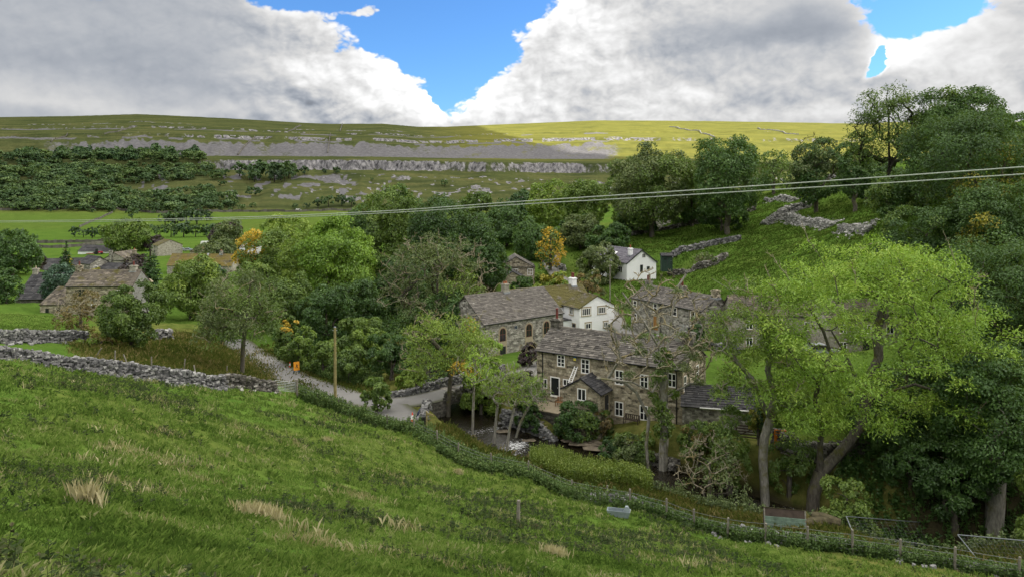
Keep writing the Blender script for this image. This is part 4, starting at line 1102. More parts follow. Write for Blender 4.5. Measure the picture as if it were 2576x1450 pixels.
# --- the village in the valley
def vh(name, label, cat, *a, wins=(), chim=(), frame='white_paint', **k):
    h = House(name, label, cat, *a, slate=k.pop('slate', .7), gutter=False, **k)
    for (f, x, z, w, hh, c) in wins: h.window(f, 0, 0, w, hh, c, 1, frame=frame, surround=None, pos=(x, z))
    for c in chim: h.chimney(*c)
    return h
vh('village_house', 'low village house with pale stone gable and slate roof seen over the black barn', 'house', 106, 678, 245, 20, 12, 8, 3.5, 3.2, 'stone_pale', 'slate_dark', wins=(('front', 3, 2, 1, 1, 2),), chim=((6, 4, 1.2, .9, 6, 1.8, 'stone_pale', 2, 'terracotta', .4),))
vh('village_house', 'grey village house with black roof and tall paired windows in its gable', 'house', 196, 660, 226, -38, 8.5, 5.8, 5.0, 2.0, 'stone_grey', 'slate_dark', wins=(('right', 1.7, 3.3, 1.1, 2.0, 2), ('right', 4.2, 3.3, 1.1, 2.0, 2), ('front', 3, 3.2, 1.0, 1.1, 2)))
h = vh('village_house', 'pale gabled house with a tall chimney stack rising up its front', 'house', 255, 655, 250, -4, 9.2, 9, 3.8, .05, 'stone_pale', 'slate_dark', wins=(('front', 6.4, 2.4, 1.2, 1.2, 2),))
h.mass(0, 9.2, -.03, 10, 3.8, 2.7, axis='y', slate=.7, wallm='stone_pale', roofm='slate_stone')
h.chimney(3.6, -.35, 1.0, .7, -1.2, 8.2, 'stone_grey', 0); h.chimney(7.5, 7, 1.2, .9, 5.2, 1.6, 'stone_honey', 1, 'terracotta', .5)
vh('low_outbuilding', 'low black-roofed outbuilding in front of the pale gabled house', 'outbuilding', 243, 676, 222, -8, 9, 6, 2.2, 1.5, 'stone_pale', 'slate_dark', wins=(('front', 5, 1.2, 1, .9, 2),))
h = vh('farm_shed', 'long white walled farm shed with grey sheet roof beside the green fields', 'shed', 196, 632, 345, -3, 17.5, 9, 3.6, 2.6, 'whitewash', 'slate_dark', slate=1.2)
h.door('front', 0, 0, 1.6, 2.6, 'dark_paint', pos=(12.2, 1.5), frame='dark_paint'); h.window('front', 0, 0, 2.0, 1.3, 1, 1, frame='dark_paint', surround=None, pos=(8.2, 2.4))
h = vh('field_barn', 'pale grey field barn with hipped mossy roof and small dark openings', 'barn', 381, 616, 318, -42, 6.6, 10.5, 4.9, 2.3, 'stone_pale', 'slate_mossy', wins=(('front', 3.4, 4.3, .9, 1.0, 1), ('front', 3.4, 2.2, .9, 1.2, 1)), frame='dark_paint')
vh('stone_barn', 'small honey stone barn gable with a single slit window', 'barn', 478, 633, 290, 6, 6.2, 9, 3.0, .05, 'stone_honey', 'slate_mossy', wins=(('front', 2.6, 3.2, .7, 1.7, 1),), frame='dark_paint').mass(0, 6.2, -.03, 9, 3.0, 2.6, axis='y', slate=.7)
h = vh('long_cottage_row', 'long low cottage row with golden moss covering its roof in mid village', 'house', 420, 667, 232, -4, 21, 6.5, 3.0, 3.3, 'stone_pale', 'slate_moss_gold', wins=(('front', 10.3, 1.9, 1.1, .9, 2), ('front', 13.6, 1.9, 1.1, .9, 2), ('front', 17.5, 1.9, 1.1, .9, 2)), chim=((16.2, 3.2, .9, .8, 6.1, 1.1, 'stone_grey', 1, 'terracotta', .4),))
b = MB(); b.bar((12.0, -.2, 3.15), (12.0, 3.25, 6.5), .45, .4); b.build('coping', MAT['lead'], h.root)
vh('white_village_house', 'white gabled village house beside the yellowing sycamore', 'house', 602, 622, 272, 4, 5.6, 8, 3.3, .05, 'whitewash', 'slate_dark').mass(0, 5.6, -.03, 9, 3.3, 2.9, axis='y', slate=.7)
# --- green shed beside the bungalow
h = House('garden_shed', 'dark green timber garden shed beside the white bungalow', 'shed', 1664, 643, 157, -4, 2.3, 2.3, 1.9, .35, 'wood_dark', 'slate_dark', gutter=False, slate=.5)
h.wall.data.materials[0] = MAT['shed_green']; h.door('front', 0, 0, .8, 1.6, 'shed_green', 'dark_paint', pos=(1.7, .8)); h.window('front', 0, 0, .7, .6, 2, 1, frame='shed_green', surround=None, pos=(.7, 1.2))
# ------------------------------------------------------------------ trees
def unit(a): return a / (np.linalg.norm(a, axis=-1, keepdims=True) + 1e-9)
def leaf_cloud(rs, clumps, n, l, w, mode='ball', droop=.3):
    """clumps (K,7): centre, radius, outward direction -> quads of leaf sprays"""
    K = len(clumps); wgt = clumps[:, 3] ** 2; wgt = wgt / wgt.sum()
    ci = rs.choice(K, n, p=wgt); c = clumps[ci, :3]; r = clumps[ci, 3:4]; o = clumps[ci, 4:7]
    d = unit(rs.normal(size=(n, 3)))
    ctint = rs.rand(K)[ci]
    if mode == 'ball':
        flip = ((d * unit(o + np.array([0, 0, .6]))).sum(1) < -.25); d[flip] *= -1
        rad = r * (.45 + .6 * rs.rand(n, 1) ** .6)
        p = c + d * rad * np.array([1, 1, .82])
        nrm = unit(.7 * d + .35 * unit(o) + np.array([0, 0, .45]) + .75 * rs.normal(size=(n, 3)))
    else:   # feathery plates
        a = rs.rand(n) * 2 * np.pi; q = np.sqrt(rs.rand(n)) * r[:, 0] * (.6 + .5 * rs.rand(n))
        rd = np.stack([np.cos(a), np.sin(a), np.zeros(n)], 1)
        p = c + rd * q[:, None] + np.array([0, 0, 1]) * (rs.normal(size=(n, 1)) * .20 * r - (q[:, None] ** 2) / (r * 2.6) + .15 * r)
        d = unit(rd + np.array([0, 0, -.35]))
        nrm = unit(np.array([0, 0, 1]) + .35 * rd + .65 * rs.normal(size=(n, 3)))
    t = rs.normal(size=(n, 3)) + d * .9 + np.array([0, 0, -droop])
    t = unit(t - (t * nrm).sum(1, keepdims=True) * nrm); b = np.cross(nrm, t)
    L = l * (.65 + .7 * rs.rand(n, 1)); W = w * (.65 + .7 * rs.rand(n, 1))
    V = np.stack([p - t * L / 2, p + b * W / 2 + nrm * W * .12, p + t * L / 2 - np.array([0, 0, 1]) * L * .12, p - b * W / 2 + nrm * W * .12], 1).reshape(-1, 3)
    f = np.arange(4 * n).reshape(-1, 4)
    tint = np.clip(.5 * ctint + .5 * rs.rand(n), 0, 1)
    return V, f, np.repeat(tint, 4), ci
class Skeleton:
    def __init__(s): s.p = []; s.par = []; s.min = []; s.leaf = []
    def add(s, p, par, leaf=0): s.p.append(np.array(p, float)); s.par.append(par); s.leaf.append(leaf); return len(s.p) - 1
    def line(s, pts, par=-1):
        ids = []
        for q in pts: par = s.add(q, par); ids.append(par)
        return ids
    def reach(s, rs, targets, sag=.12, jit=.10, rise=.5, segs=4, first=0):
        """join every target to the nearest wood already there, nearest first"""
        ids = []
        A = np.array(s.p)
        root = A[0]
        order = np.argsort(np.linalg.norm(targets - A[len(A) // 2], axis=1))
        for i in order:
            T = targets[i]; A = np.array(s.p[first:])
            dv = T - A; dist = np.linalg.norm(dv, axis=1)
            cost = dist + .9 * np.maximum(A[:, 2] - T[2] + .3 * dist, 0)
            j = int(cost.argmin()) + first; a = s.p[j]; par = j; L = np.linalg.norm(T - a)
            k = max(2, min(segs, int(L / .5) + 1))
            for q in range(1, k + 1):
                f = q / k
                p = a + (T - a) * f + np.array([0, 0, 1]) * L * sag * math.sin(math.pi * f) + rs.normal(size=3) * L * jit * (f < 1) * .6
                par = s.add(p, par)
            s.leaf[par] = 1; ids.append(par)
        return ids
    def mesh(s, name, mats, r_tip, power, r_max=None, r_base=None, n=6, only=None):
        N = len(s.p); cnt = np.array([max(1e-3, float(l)) for l in s.leaf]); par = np.array(s.par)
        for i in range(N - 1, 0, -1):
            if par[i] >= 0: cnt[par[i]] += cnt[i]
        P_ = np.array(s.p); rad = r_tip * np.maximum(cnt, 1) ** power
        if r_base: rad = rad * (r_base / rad[0]) ** (np.log(np.maximum(rad / r_tip, 1)) / max(1e-6, math.log(max(rad[0] / r_tip, 1.0001))))
        e = np.array([i for i in range(N) if par[i] >= 0 and (only is None or i >= only)])
        a = P_[par[e]]; b = P_[e]; ra = np.minimum(rad[par[e]], rad[e] * 1.5)[:, None]; rb = rad[e][:, None]
        d = unit(b - a); ref = np.where(np.abs(d[:, 2:3]) < .9, np.array([[0, 0, 1.0]]), np.array([[1.0, 0, 0]]))
        x = unit(np.cross(d, ref)); y = np.cross(d, x)
        b = b + d * rb * .25
        an = 2 * np.pi * np.arange(n) / n; cs = np.cos(an)[None, :, None]; sn = np.sin(an)[None, :, None]
        ring = x[:, None] * cs + y[:, None] * sn
        V = np.concatenate([a[:, None] + ring * ra[:, None], b[:, None] + ring * rb[:, None]], 1).reshape(-1, 3)
        k = np.arange(n); q = np.stack([k, (k + 1) % n, n + (k + 1) % n, n + k], 1)
        f = (np.arange(len(e))[:, None, None] * 2 * n + q[None]).reshape(-1, 4)
        return mesh_np(name, V, f, mats, smooth=True, tint=np.full(len(V), .5))
def ball_clumps(rs, c, rx, ry, rz, nl, kc, bottom=-.75, spread=.60):
    """lobes over an ellipsoid, clumps over each lobe"""
    out = []; lob = []
    ga = math.pi * (3 - math.sqrt(5))
    for i in range(nl):
        z = 1 - (i + .5) / nl * (1 - bottom); z = np.clip(z + rs.uniform(-.12, .12), bottom, 1); q = math.sqrt(max(0, 1 - z * z)); a = ga * i + rs.uniform(-.5, .5)
        d = np.array([q * math.cos(a), q * math.sin(a), z]); s = spread * rs.uniform(.8, 1.15)
        lc = c + d * np.array([rx, ry, rz]) * s; lr = (rx * ry * rz) ** (1 / 3) * rs.uniform(.42, .58)
        lob.append((lc, lr, d))
    lob.append((np.array(c, float), (rx * ry * rz) ** (1 / 3) * .5, np.array([0, 0, 1.0])))
    for lc, lr, d in lob:
        for k in range(kc):
            e = unit(rs.normal(size=3) + d * .8); cc = lc + e * lr * np.array([1, 1, .85]) * rs.uniform(.6, 1.0)
            out.append(np.concatenate([cc, [lr * rs.uniform(.32, .52)], e + d * .3]))
    return np.array(out), np.array([l[0] for l in lob])
def dome_clumps(rs, c, rx, ry, rz, k, r, bottom=-.35):
    out = []
    while len(out) < k:
        d = unit(rs.normal(size=3))
        if d[2] < bottom: continue
        s = rs.uniform(.42, 1.0) ** .7
        p = c + d * np.array([rx, ry, rz]) * s
        out.append(np.concatenate([p, [r * rs.uniform(.7, 1.25)], d]))
    return np.array(out)
def pull(me):
    v = np.empty(len(me.vertices) * 3, np.float32); me.vertices.foreach_get('co', v); f = np.empty(len(me.polygons) * 4, np.int32); me.polygons.foreach_get('vertices', f); return v.reshape(-1, 3), f.reshape(-1, 4)
def join_np(name, a, b):
    va, fa = pull(a); vb, fb = pull(b)
    me = mesh_np(name, np.vstack([va, vb]), np.vstack([fa, fb + len(va)]), [a.materials[0], b.materials[0]], smooth=True, tint=np.full(len(va) + len(vb), .5), midx=np.concatenate([np.zeros(len(fa)), np.ones(len(fb))]))
    return me
def tree(name, label, u, D, vt, vb, wd, material, style='round', seed=None, group=None, bark='bark', twigs=0, mat2=None, frac2=0.0, top2=False, trunk=None, cover=2.3, nl=13, kc=13, cat='tree', lean=0.0, base=None, leafk=1.0, ry=None, limbs=None, k=None, cr=None, twigmat='twig', twigk=1.0, rbase=None, bottom=None, trunks=1, cap=30000, limbw=1):
    rs = np.random.RandomState(seed if seed is not None else int(u * 3 + vt))
    b = Vector(base) if base is not None else at(u, D)
    zt = (HV - vt) / F * D - b.z; zb = max((HV - vb) / F * D - b.z, -.2)
    if cat == 'bush': zb = -.35
    elif style == 'round' and not limbs: zb = min(zb, .10 * zt)
    rx = wd / 2 / F * D; rz = max((zt - zb) / 2, .4); c = np.array([lean, 0, (zt + zb) / 2]); ry = ry or rx * .9
    uc = CX + F * b.x / b.y
    c[0] += (u - uc) / F * D
    root = empty(name, b, 0.0, label, cat, group)
    l = max(.24, .0036 * D) * leafk; w = l * .55; n = 6 if D < 100 else 5
    sk = Skeleton(); hb = max(.5, zb + rz * .25)
    if style == 'conifer':
        H = zt; cl = []
        for z in np.arange(max(zb, .06 * H), H, .055 * H):
            f = (1 - (z / H)) ** .85; rr = rx * f + .12
            for q in range(max(3, int(9 * f) + 2)):
                a = rs.rand() * 6.283
                for s_ in ((.35, .7, 1.0) if f > .3 else (.8,)):
                    cl.append([c[0] + rr * s_ * math.cos(a), rr * s_ * math.sin(a), z - .12 * rr * s_, .30 * rr * (1.15 - .5 * s_) + .15, math.cos(a), math.sin(a), .1])
        cl = np.array(cl); mode = 'plate'
        sk.line([[0, 0, -.3], [0, 0, H * .5], [c[0], 0, H * .97]]); sk.leaf[-1] = 1
        tm = sk.mesh('trunk', MAT['bark_dark'], rx * .05, .3, r_base=rx * .10, n=6)
    else:
        if style == 'ash':
            k = k or 120; cl = dome_clumps(rs, c, rx, ry, rz, k, cr or .20 * rx + .25, -.6 if bottom is None else bottom); mode = 'plate'; tg = cl[:, :3] - np.array([0, 0, .1])
        else:
            cl, tg = ball_clumps(rs, c, rx, ry, rz, nl, kc, -.92 if bottom is None else bottom); mode = 'ball'
        if limbs:
            ids = {}
            for key, par, pts in limbs:
                q = [np.array(P(a[0], a[1], D + (a[2] if len(a) > 2 else 0))) - np.array(b) for a in pts]
                ids[key] = sk.line(q, ids[par][-1] if par is not None and isinstance(par, str) else -1)
                sk.leaf[ids[key][-1]] = limbw
        elif style != 'shrub' or trunks:
            st = [[0, 0, -.3]]
            for f in (.35, .7, 1.0): st.append([c[0] * f * .8 + rs.normal() * .05 * hb, rs.normal() * .05 * hb, hb * f])
            sk.line(st); sk.add(c + np.array([0, 0, -rz * .1]), len(sk.p) - 1)
            sk.add(c + np.array([0, 0, rz * .35]), len(sk.p) - 1)
        sk.reach(rs, tg, segs=5, sag=.09, jit=.07)
        nb = len(sk.p)
        tm = sk.mesh('trunk', MAT[bark], .016 if limbs else .018 + .0009 * D * .35, .50, r_base=rbase or (.045 * rz + .022 * rx + .05), n=n)
    area = 4 * math.pi * ((rx * rz) ** 1.6 / 1 + (rx * ry) ** 1.6 + (ry * rz) ** 1.6) if False else 4 * math.pi * ((rx ** 1.6 * ry ** 1.6 + rx ** 1.6 * rz ** 1.6 + ry ** 1.6 * rz ** 1.6) / 3) ** (1 / 1.6)
    cnt = int(min(cap, max(250, cover * area / (l * w * .5))))
    if style == 'ash': l *= 1.15; w *= .72
    V, f, tint, ci = leaf_cloud(rs, cl, cnt, l, w, mode)
    mats = [MAT[material]]; midx = None
    if mat2:
        mats.append(MAT[mat2])
        hi = cl[:, 2] > np.quantile(cl[:, 2], .55) if top2 else np.ones(len(cl), bool)
        g = vnoise(cl[:, 0] / (rx * .55) + 7.3, cl[:, 2] / (rz * .5) + cl[:, 1] / (ry * .7), int(seed or u) % 97)
        sel = hi & (g > np.quantile(g[hi], 1 - frac2)); midx = (sel[ci] & (rs.rand(len(ci)) < .8)).astype(np.int32)
    trunk_ob = link('trunk', tm, root)
    link('crown', mesh_np('crown', V, f, mats, tint=tint, midx=midx), root)
    if twigs:
        s0 = len(sk.p)
        tw = []
        while len(tw) < twigs:
            d = unit(rs.normal(size=3))
            if d[2] < (-.1 if style != 'ash' else -.35): continue
            tw.append(c + d * np.array([rx, ry, rz]) * rs.uniform(.85, 1.22))
        sk2 = Skeleton(); sk2.p = list(sk.p); sk2.par = list(sk.par); sk2.leaf = [0] * len(sk.p)
        sk2.reach(rs, np.array(tw), sag=.05, jit=.045, segs=5)
        # side shoots
        tips = [i for i in range(s0, len(sk2.p))]
        for i in tips:
            for _ in range(3):
                if rs.rand() < .7:
                    dv = sk2.p[i] - sk2.p[sk2.par[i]]; L = np.linalg.norm(dv) * rs.uniform(.5, 1.1)
                    e = unit(unit(dv) + .7 * rs.normal(size=3) + np.array([0, 0, .45])); j = sk2.add(sk2.p[i] + e * L * .5, i); j = sk2.add(sk2.p[j] + unit(e + .35 * rs.normal(size=3)) * L * .5, j, 1)
        b2 = sk2.mesh('bare_branches', MAT[twigmat], (.008 + .00012 * D) * twigk, .25 if style == 'ash' else .20, n=4, only=s0)
        trunk_ob.data = join_np('trunk', tm, b2)
    return root
def bush(name, label, u, D, vt, vb, wd, material, **k):
    k.setdefault('nl', 7); k.setdefault('kc', 8); k.setdefault('cat', 'bush'); k.setdefault('bottom', -.8)
    return tree(name, label, u, D, vt, vb, wd, material, **k)

# --- the big ash on the right bank
AD = 55.0
def big_ash():
    b = G(2042, 1288, 45, 70); D = b.y
    limbs = [('t', None, [(2042, 1300), (2046, 1240), (2062, 1190)]),
             ('r', 't', [(2100, 1150, .3), (2135, 1112, .6), (2165, 1070, .8), (2178, 1010, 1)]), ('r1', 'r', [(2182, 950, 1), (2210, 900, 1.5), (2205, 830, 2), (2225, 760, 2)]), ('r2', 'r', [(2235, 985, -1), (2300, 965, -2), (2360, 985, -3)]),
             ('r3', 'r', [(2150, 940, 3), (2120, 880, 4), (2090, 830, 4.5)]), ('r4', 'r1', [(2260, 720, 2), (2320, 700, 2.5)]), ('r5', 'r1', [(2170, 710, 1), (2140, 670, 1)]),
             ('l', 't', [(2062, 1120, -.5), (2068, 1060, -.8), (2050, 1010, -1), (2058, 960, -1.4)]), ('l1', 'l', [(2090, 890, -1.5), (2070, 830, -2), (2040, 780, -2.4)]), ('l2', 'l', [(2020, 930, -2), (1985, 880, -3), (1950, 850, -3.5)]),
             ('l3', 'l1', [(2110, 760, -2), (2100, 700, -1.5)]), ('l4', 'l2', [(1970, 830, -3), (1930, 800, -3)])]
    tree('ash_tree', 'huge bright yellow-green ash with mossy forked trunk and dark limbs on the right stream bank', 2190, D, 590, 1165, 660, 'leaf_bright', 'ash', 5, base=b, bark='bark', limbs=limbs, k=340, cr=1.35, cover=1.95, cap=62000, leafk=1.0, ry=8.0, twigs=26, bottom=-.8, rbase=.50)
big_ash()
def mid_ash():
    b = G(1926, 1285, 45, 70); D = b.y
    limbs = [('t', None, [(1926, 1297), (1922, 1220), (1918, 1150), (1922, 1100), (1938, 1050)]), ('a', 't', [(1948, 990, .5), (1930, 930, .5), (1940, 880, .5), (1925, 820, .6), (1880, 770, .6)]), ('b', 't', [(1915, 1010, -.6), (1890, 950, -1), (1850, 905, -1.2), (1815, 880, -1.3)]),
             ('c', 'a', [(1840, 730, 0), (1790, 700, 0)]), ('d', 'a', [(1905, 760, 1), (1960, 700, 1.5)])]
    tree('ash_tree', 'tall thin-crowned ash with pale lichened trunk left of the huge ash', 1885, D, 690, 1110, 205, 'leaf_lime', 'ash', 12, base=b, bark='bark_pale', limbs=limbs, k=85, cr=.95, cover=.62, ry=3.2, twigs=70, rbase=.36)
mid_ash()
def dying_ash():
    b = G(1663, 1195, 50, 75); D = b.y
    limbs = [('t', None, [(1666, 1207), (1668, 1140), (1672, 1070), (1668, 1000), (1672, 930)]), ('a', 't', [(1680, 860, .5), (1690, 790, .6), (1705, 720, .8), (1725, 690, 1)]), ('b', 't', [(1655, 870, -.6), (1620, 810, -1), (1590, 770, -1), (1565, 735, -1)]),
             ('s', None, [(1632, 1195), (1625, 1120), (1632, 1050), (1600, 985), (1570, 960), (1530, 950)]), ('c', 't', [(1720, 900, 1), (1760, 850, 1.5), (1775, 790, 1.8)]), ('d', 's', [(1560, 900, -1), (1545, 830, -1.5)]), ('e', 't', [(1640, 985, -1), (1590, 960, -1.6), (1500, 950, -2)])]
    tree('dying_ash', 'dying ash with twin pale trunks, bare branches and ivy before the honey stone cottage', 1660, D, 705, 1040, 250, 'leaf_olive', 'ash', 7, base=b, bark='bark_pale', limbs=limbs, k=26, cr=.7, cover=.22, ry=3.6, twigs=240, twigk=1.6, limbw=9, rbase=.42)
    rs = np.random.RandomState(3); cl = []
    for i in range(46):
        v = rs.uniform(880, 1110); uu = 1668 + rs.normal() * 14 * (1.3 - abs(v - 980) / 200); q = P(uu, v, D + rs.normal() * .5) - np.array(b)
        cl.append([*q, rs.uniform(.35, .7), rs.normal(), rs.normal(), .4])
    V, f, tint, _ = leaf_cloud(rs, np.array(cl), 3600, .24, .16, 'ball')
    r = [o for o in bpy.data.objects if o.name.startswith('dying_ash')][0]
    link('ivy', mesh_np('ivy', V, f, MAT['leaf_mid'], tint=tint), r)
dying_ash()
# slim ashes by the beck
for i, (u, v, ut, vt, w, lab, m) in enumerate(((1242, 1128, 1262, 930, 95, 'slender pale-stemmed ash leaning right beside the white water', 'leaf_lime'), (1272, 1140, 1320, 925, 110, 'slender ash with open light crown right of the white water', 'leaf_lime'),
                                         (1292, 1112, 1372, 950, 75, 'slim strongly leaning ash sapling below the cottage steps', 'leaf_mid'), (1188, 1103, 1196, 880, 85, 'thin straight ash sapling with bright leaves beside the bridge', 'leaf_bright'))):
    b = G(u, v, 50, 95); D = b.y
    limbs = [('t', None, [(u, v + 8), (u + (ut - u) * .2, v + (vt - v) * .3), (u + (ut - u) * .45, v + (vt - v) * .55), (u + (ut - u) * .8, v + (vt - v) * .8), (ut, vt + 25)])]
    tree('young_ash', lab, (u + ut * 2) / 3, D, vt - 12, (v + vt) / 2 + 10, w, m, 'ash', 40 + i, base=b, bark='bark_pale', limbs=limbs, k=42, cr=.6, cover=.28, ry=1.8, twigs=34, rbase=.14, twigmat='bark_pale')
def bridge_ash():
    b = G(1127, 1058, 60, 95); D = b.y
    limbs = [('t', None, [(1127, 1068), (1128, 1010), (1132, 960), (1138, 920)]), ('a', 't', [(1110, 880), (1080, 850), (1050, 835)]), ('b', 't', [(1150, 880, .5), (1165, 840, .6), (1170, 800, .6)]), ('c', 't', [(1175, 900, -.6), (1205, 880, -1)])]
    tree('ash_tree', 'yellow-green ash with orange bare twigs on top beside the stone bridge', 1125, D, 775, 985, 235, 'leaf_lime', 'ash', 21, base=b, limbs=limbs, k=120, cr=1.15, cover=.75, ry=4, twigs=85, rbase=.26, mat2='leaf_yellow', frac2=.05)
bridge_ash()
def lane_ash():
    b = G(609, 942, 60, 110); D = b.y
    limbs = [('t', None, [(609, 952), (610, 900), (612, 860), (618, 800)]), ('a', 't', [(625, 750), (630, 710)]), ('b', 't', [(590, 790, -.5), (560, 760, -1), (530, 740, -1)]), ('c', 't', [(640, 800, .5), (660, 770, 1)])]
    tree('ash_tree', 'dark olive ash with bare pale twigs standing over the lane bend', 598, D, 672, 915, 190, 'leaf_olive', 'ash', 33, base=b, limbs=limbs, k=150, cr=1.25, cover=1.0, ry=4.2, twigs=60, rbase=.24, mat2='leaf_mid', frac2=.45)
lane_ash()
T = tree; B = bush
# --- along the left wall and lane
T('maple_tree', 'dark green young maple behind the tumbled left wall', 330, 84, 700, 895, 150, 'leaf_mid', seed=3, nl=14, kc=10, ry=3.2)
B('autumn_shrub', 'twiggy brown autumn shrub before the left stone house', 203, 92, 735, 890, 120, 'leaf_brown', cover=.45, twigs=120, seed=8, nl=6)
B('hawthorn_bush', 'yellow-green hawthorn bush at the foot of the brown autumn shrub', 255, 82, 842, 915, 130, 'leaf_lime', seed=9, mat2='leaf_brown', frac2=.3, cover=.9)
B('hawthorn_bush', 'low dull green hawthorn by the end of the upper left wall', 185, 84, 835, 905, 90, 'leaf_olive', seed=10, cover=1.0)
T('hazel_tree', 'pale flecked green tree between the left stone house and the lane', 480, 124, 636, 850, 140, 'leaf_mid', seed=11, nl=14, mat2='leaf_lime', frac2=.25)
T('hazel_tree', 'small bright hazel leaning over the gap below the moss roofed row', 560, 108, 715, 880, 95, 'leaf_olive', seed=12, twigs=40, cover=1.0)
T('dark_spruce', 'tall dark spruce beside the gable of the left stone house', 378, 160, 607, 760, 72, 'leaf_conifer', 'conifer', seed=13, cat='conifer')
T('dark_spruce', 'small pointed spruce in front of the village roofs', 166, 205, 607, 690, 40, 'leaf_conifer', 'conifer', seed=14, cat='conifer', mat2='leaf_gold', frac2=.1)
T('scots_pine', 'blue-green pine behind the left stone house chimney', 150, 150, 655, 765, 82, 'leaf_pine', seed=15)
T('copper_beech', 'dark copper beech left of the tall dark spruce', 340, 172, 630, 735, 72, 'leaf_purple', seed=16)
T('sycamore_tree', 'large dark sycamore at the left edge above the village', 30, 215, 578, 715, 140, 'leaf_dark', seed=17)
T('sycamore_tree', 'small dark tree beside the black slate barn', 16, 138, 672, 790, 66, 'leaf_dark', seed=18)
T('village_tree', 'round green tree standing behind the village roofs', 316, 340, 548, 648, 112, 'leaf_mid', seed=19)
T('village_tree', 'olive tree right of the pale field barn', 575, 300, 552, 660, 75, 'leaf_olive', seed=20)
T('village_tree', 'grey-green bushy tree beside the white village house', 545, 262, 608, 672, 110, 'leaf_olive', seed=22)
T('copper_beech', 'purple copper beech behind the white village house', 566, 330, 558, 625, 74, 'leaf_purple', seed=23)
T('copper_beech', 'low purple copper beech behind the field barn', 396, 345, 598, 635, 62, 'leaf_purple', seed=24)
B('garden_hedge', 'dark garden hedge before the moss roofed row', 530, 195, 668, 715, 95, 'leaf_conifer', seed=25, cat='hedge')
B('gold_bush', 'small golden bush between the village roofs', 236, 216, 672, 684, 26, 'leaf_gold', seed=26)
B('copper_bush', 'dark purple bush beside the low village house', 95, 235, 642, 665, 34, 'leaf_purple', seed=27)
B('field_bush', 'dark bush under the small spruce in the village', 120, 170, 715, 770, 60, 'leaf_dark', seed=28)
# --- the wooded gill
W_ = 'trees of the wooded gill'
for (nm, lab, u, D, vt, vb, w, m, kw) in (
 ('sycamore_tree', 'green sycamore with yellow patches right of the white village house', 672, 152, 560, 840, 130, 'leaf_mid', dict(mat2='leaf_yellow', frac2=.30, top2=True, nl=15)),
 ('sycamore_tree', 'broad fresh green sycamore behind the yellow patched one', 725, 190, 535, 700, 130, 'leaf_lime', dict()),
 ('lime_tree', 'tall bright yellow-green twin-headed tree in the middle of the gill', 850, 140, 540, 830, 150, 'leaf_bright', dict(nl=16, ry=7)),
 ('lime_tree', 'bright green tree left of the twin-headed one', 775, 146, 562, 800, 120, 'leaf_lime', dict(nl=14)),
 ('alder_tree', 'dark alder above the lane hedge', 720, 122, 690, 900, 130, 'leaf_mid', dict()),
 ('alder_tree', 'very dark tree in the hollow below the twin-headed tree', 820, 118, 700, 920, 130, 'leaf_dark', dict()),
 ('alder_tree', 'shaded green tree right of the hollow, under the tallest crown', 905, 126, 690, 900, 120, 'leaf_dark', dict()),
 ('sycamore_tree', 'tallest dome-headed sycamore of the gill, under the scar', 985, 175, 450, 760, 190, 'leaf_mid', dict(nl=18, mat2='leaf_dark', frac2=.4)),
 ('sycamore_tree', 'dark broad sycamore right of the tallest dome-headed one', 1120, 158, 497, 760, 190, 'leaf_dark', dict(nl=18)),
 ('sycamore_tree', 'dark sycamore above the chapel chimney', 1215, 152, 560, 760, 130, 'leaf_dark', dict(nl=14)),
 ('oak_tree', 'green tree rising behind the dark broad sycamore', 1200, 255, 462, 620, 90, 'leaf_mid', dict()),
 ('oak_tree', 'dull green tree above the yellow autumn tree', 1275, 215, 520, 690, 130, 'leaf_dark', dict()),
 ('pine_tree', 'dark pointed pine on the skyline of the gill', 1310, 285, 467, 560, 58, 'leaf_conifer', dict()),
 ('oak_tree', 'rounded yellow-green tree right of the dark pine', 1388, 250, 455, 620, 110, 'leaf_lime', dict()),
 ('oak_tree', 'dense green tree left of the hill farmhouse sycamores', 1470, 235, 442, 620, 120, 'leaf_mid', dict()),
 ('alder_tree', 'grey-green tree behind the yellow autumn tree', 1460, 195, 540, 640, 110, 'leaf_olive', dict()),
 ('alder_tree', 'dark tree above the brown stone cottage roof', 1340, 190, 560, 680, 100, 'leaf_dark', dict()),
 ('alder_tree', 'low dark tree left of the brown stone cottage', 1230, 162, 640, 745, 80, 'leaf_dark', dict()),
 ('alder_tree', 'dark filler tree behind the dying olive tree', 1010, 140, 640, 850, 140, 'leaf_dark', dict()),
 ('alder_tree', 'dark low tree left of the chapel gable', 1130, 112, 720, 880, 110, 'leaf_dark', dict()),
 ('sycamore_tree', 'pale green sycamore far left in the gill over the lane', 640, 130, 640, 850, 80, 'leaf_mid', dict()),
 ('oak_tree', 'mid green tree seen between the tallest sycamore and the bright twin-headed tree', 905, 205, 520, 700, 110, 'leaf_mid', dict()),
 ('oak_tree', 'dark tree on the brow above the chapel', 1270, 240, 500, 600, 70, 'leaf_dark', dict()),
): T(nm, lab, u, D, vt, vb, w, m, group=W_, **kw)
T('dying_tree', 'olive tree with pale dead branches left of the chapel roof', 1100, 116, 590, 840, 265, 'leaf_olive', 'ash', seed=31, k=120, cr=1.7, cover=.62, ry=6, twigs=230, mat2='leaf_lime', frac2=.15)
T('autumn_maple', 'slim golden autumn tree at the head of the lane', 1384, 172, 560, 685, 62, 'leaf_yellow', seed=35, cover=.9, mat2='leaf_mid', frac2=.5)
B('round_bush', 'large round dark olive bush left of the white bungalow', 1508, 152, 614, 700, 108, 'leaf_olive', seed=36, nl=11, cover=2.2)
B('round_bush', 'yellow-green bush behind the white cottage roof', 1397, 138, 684, 730, 92, 'leaf_gold', seed=37, mat2='leaf_lime', frac2=.5)
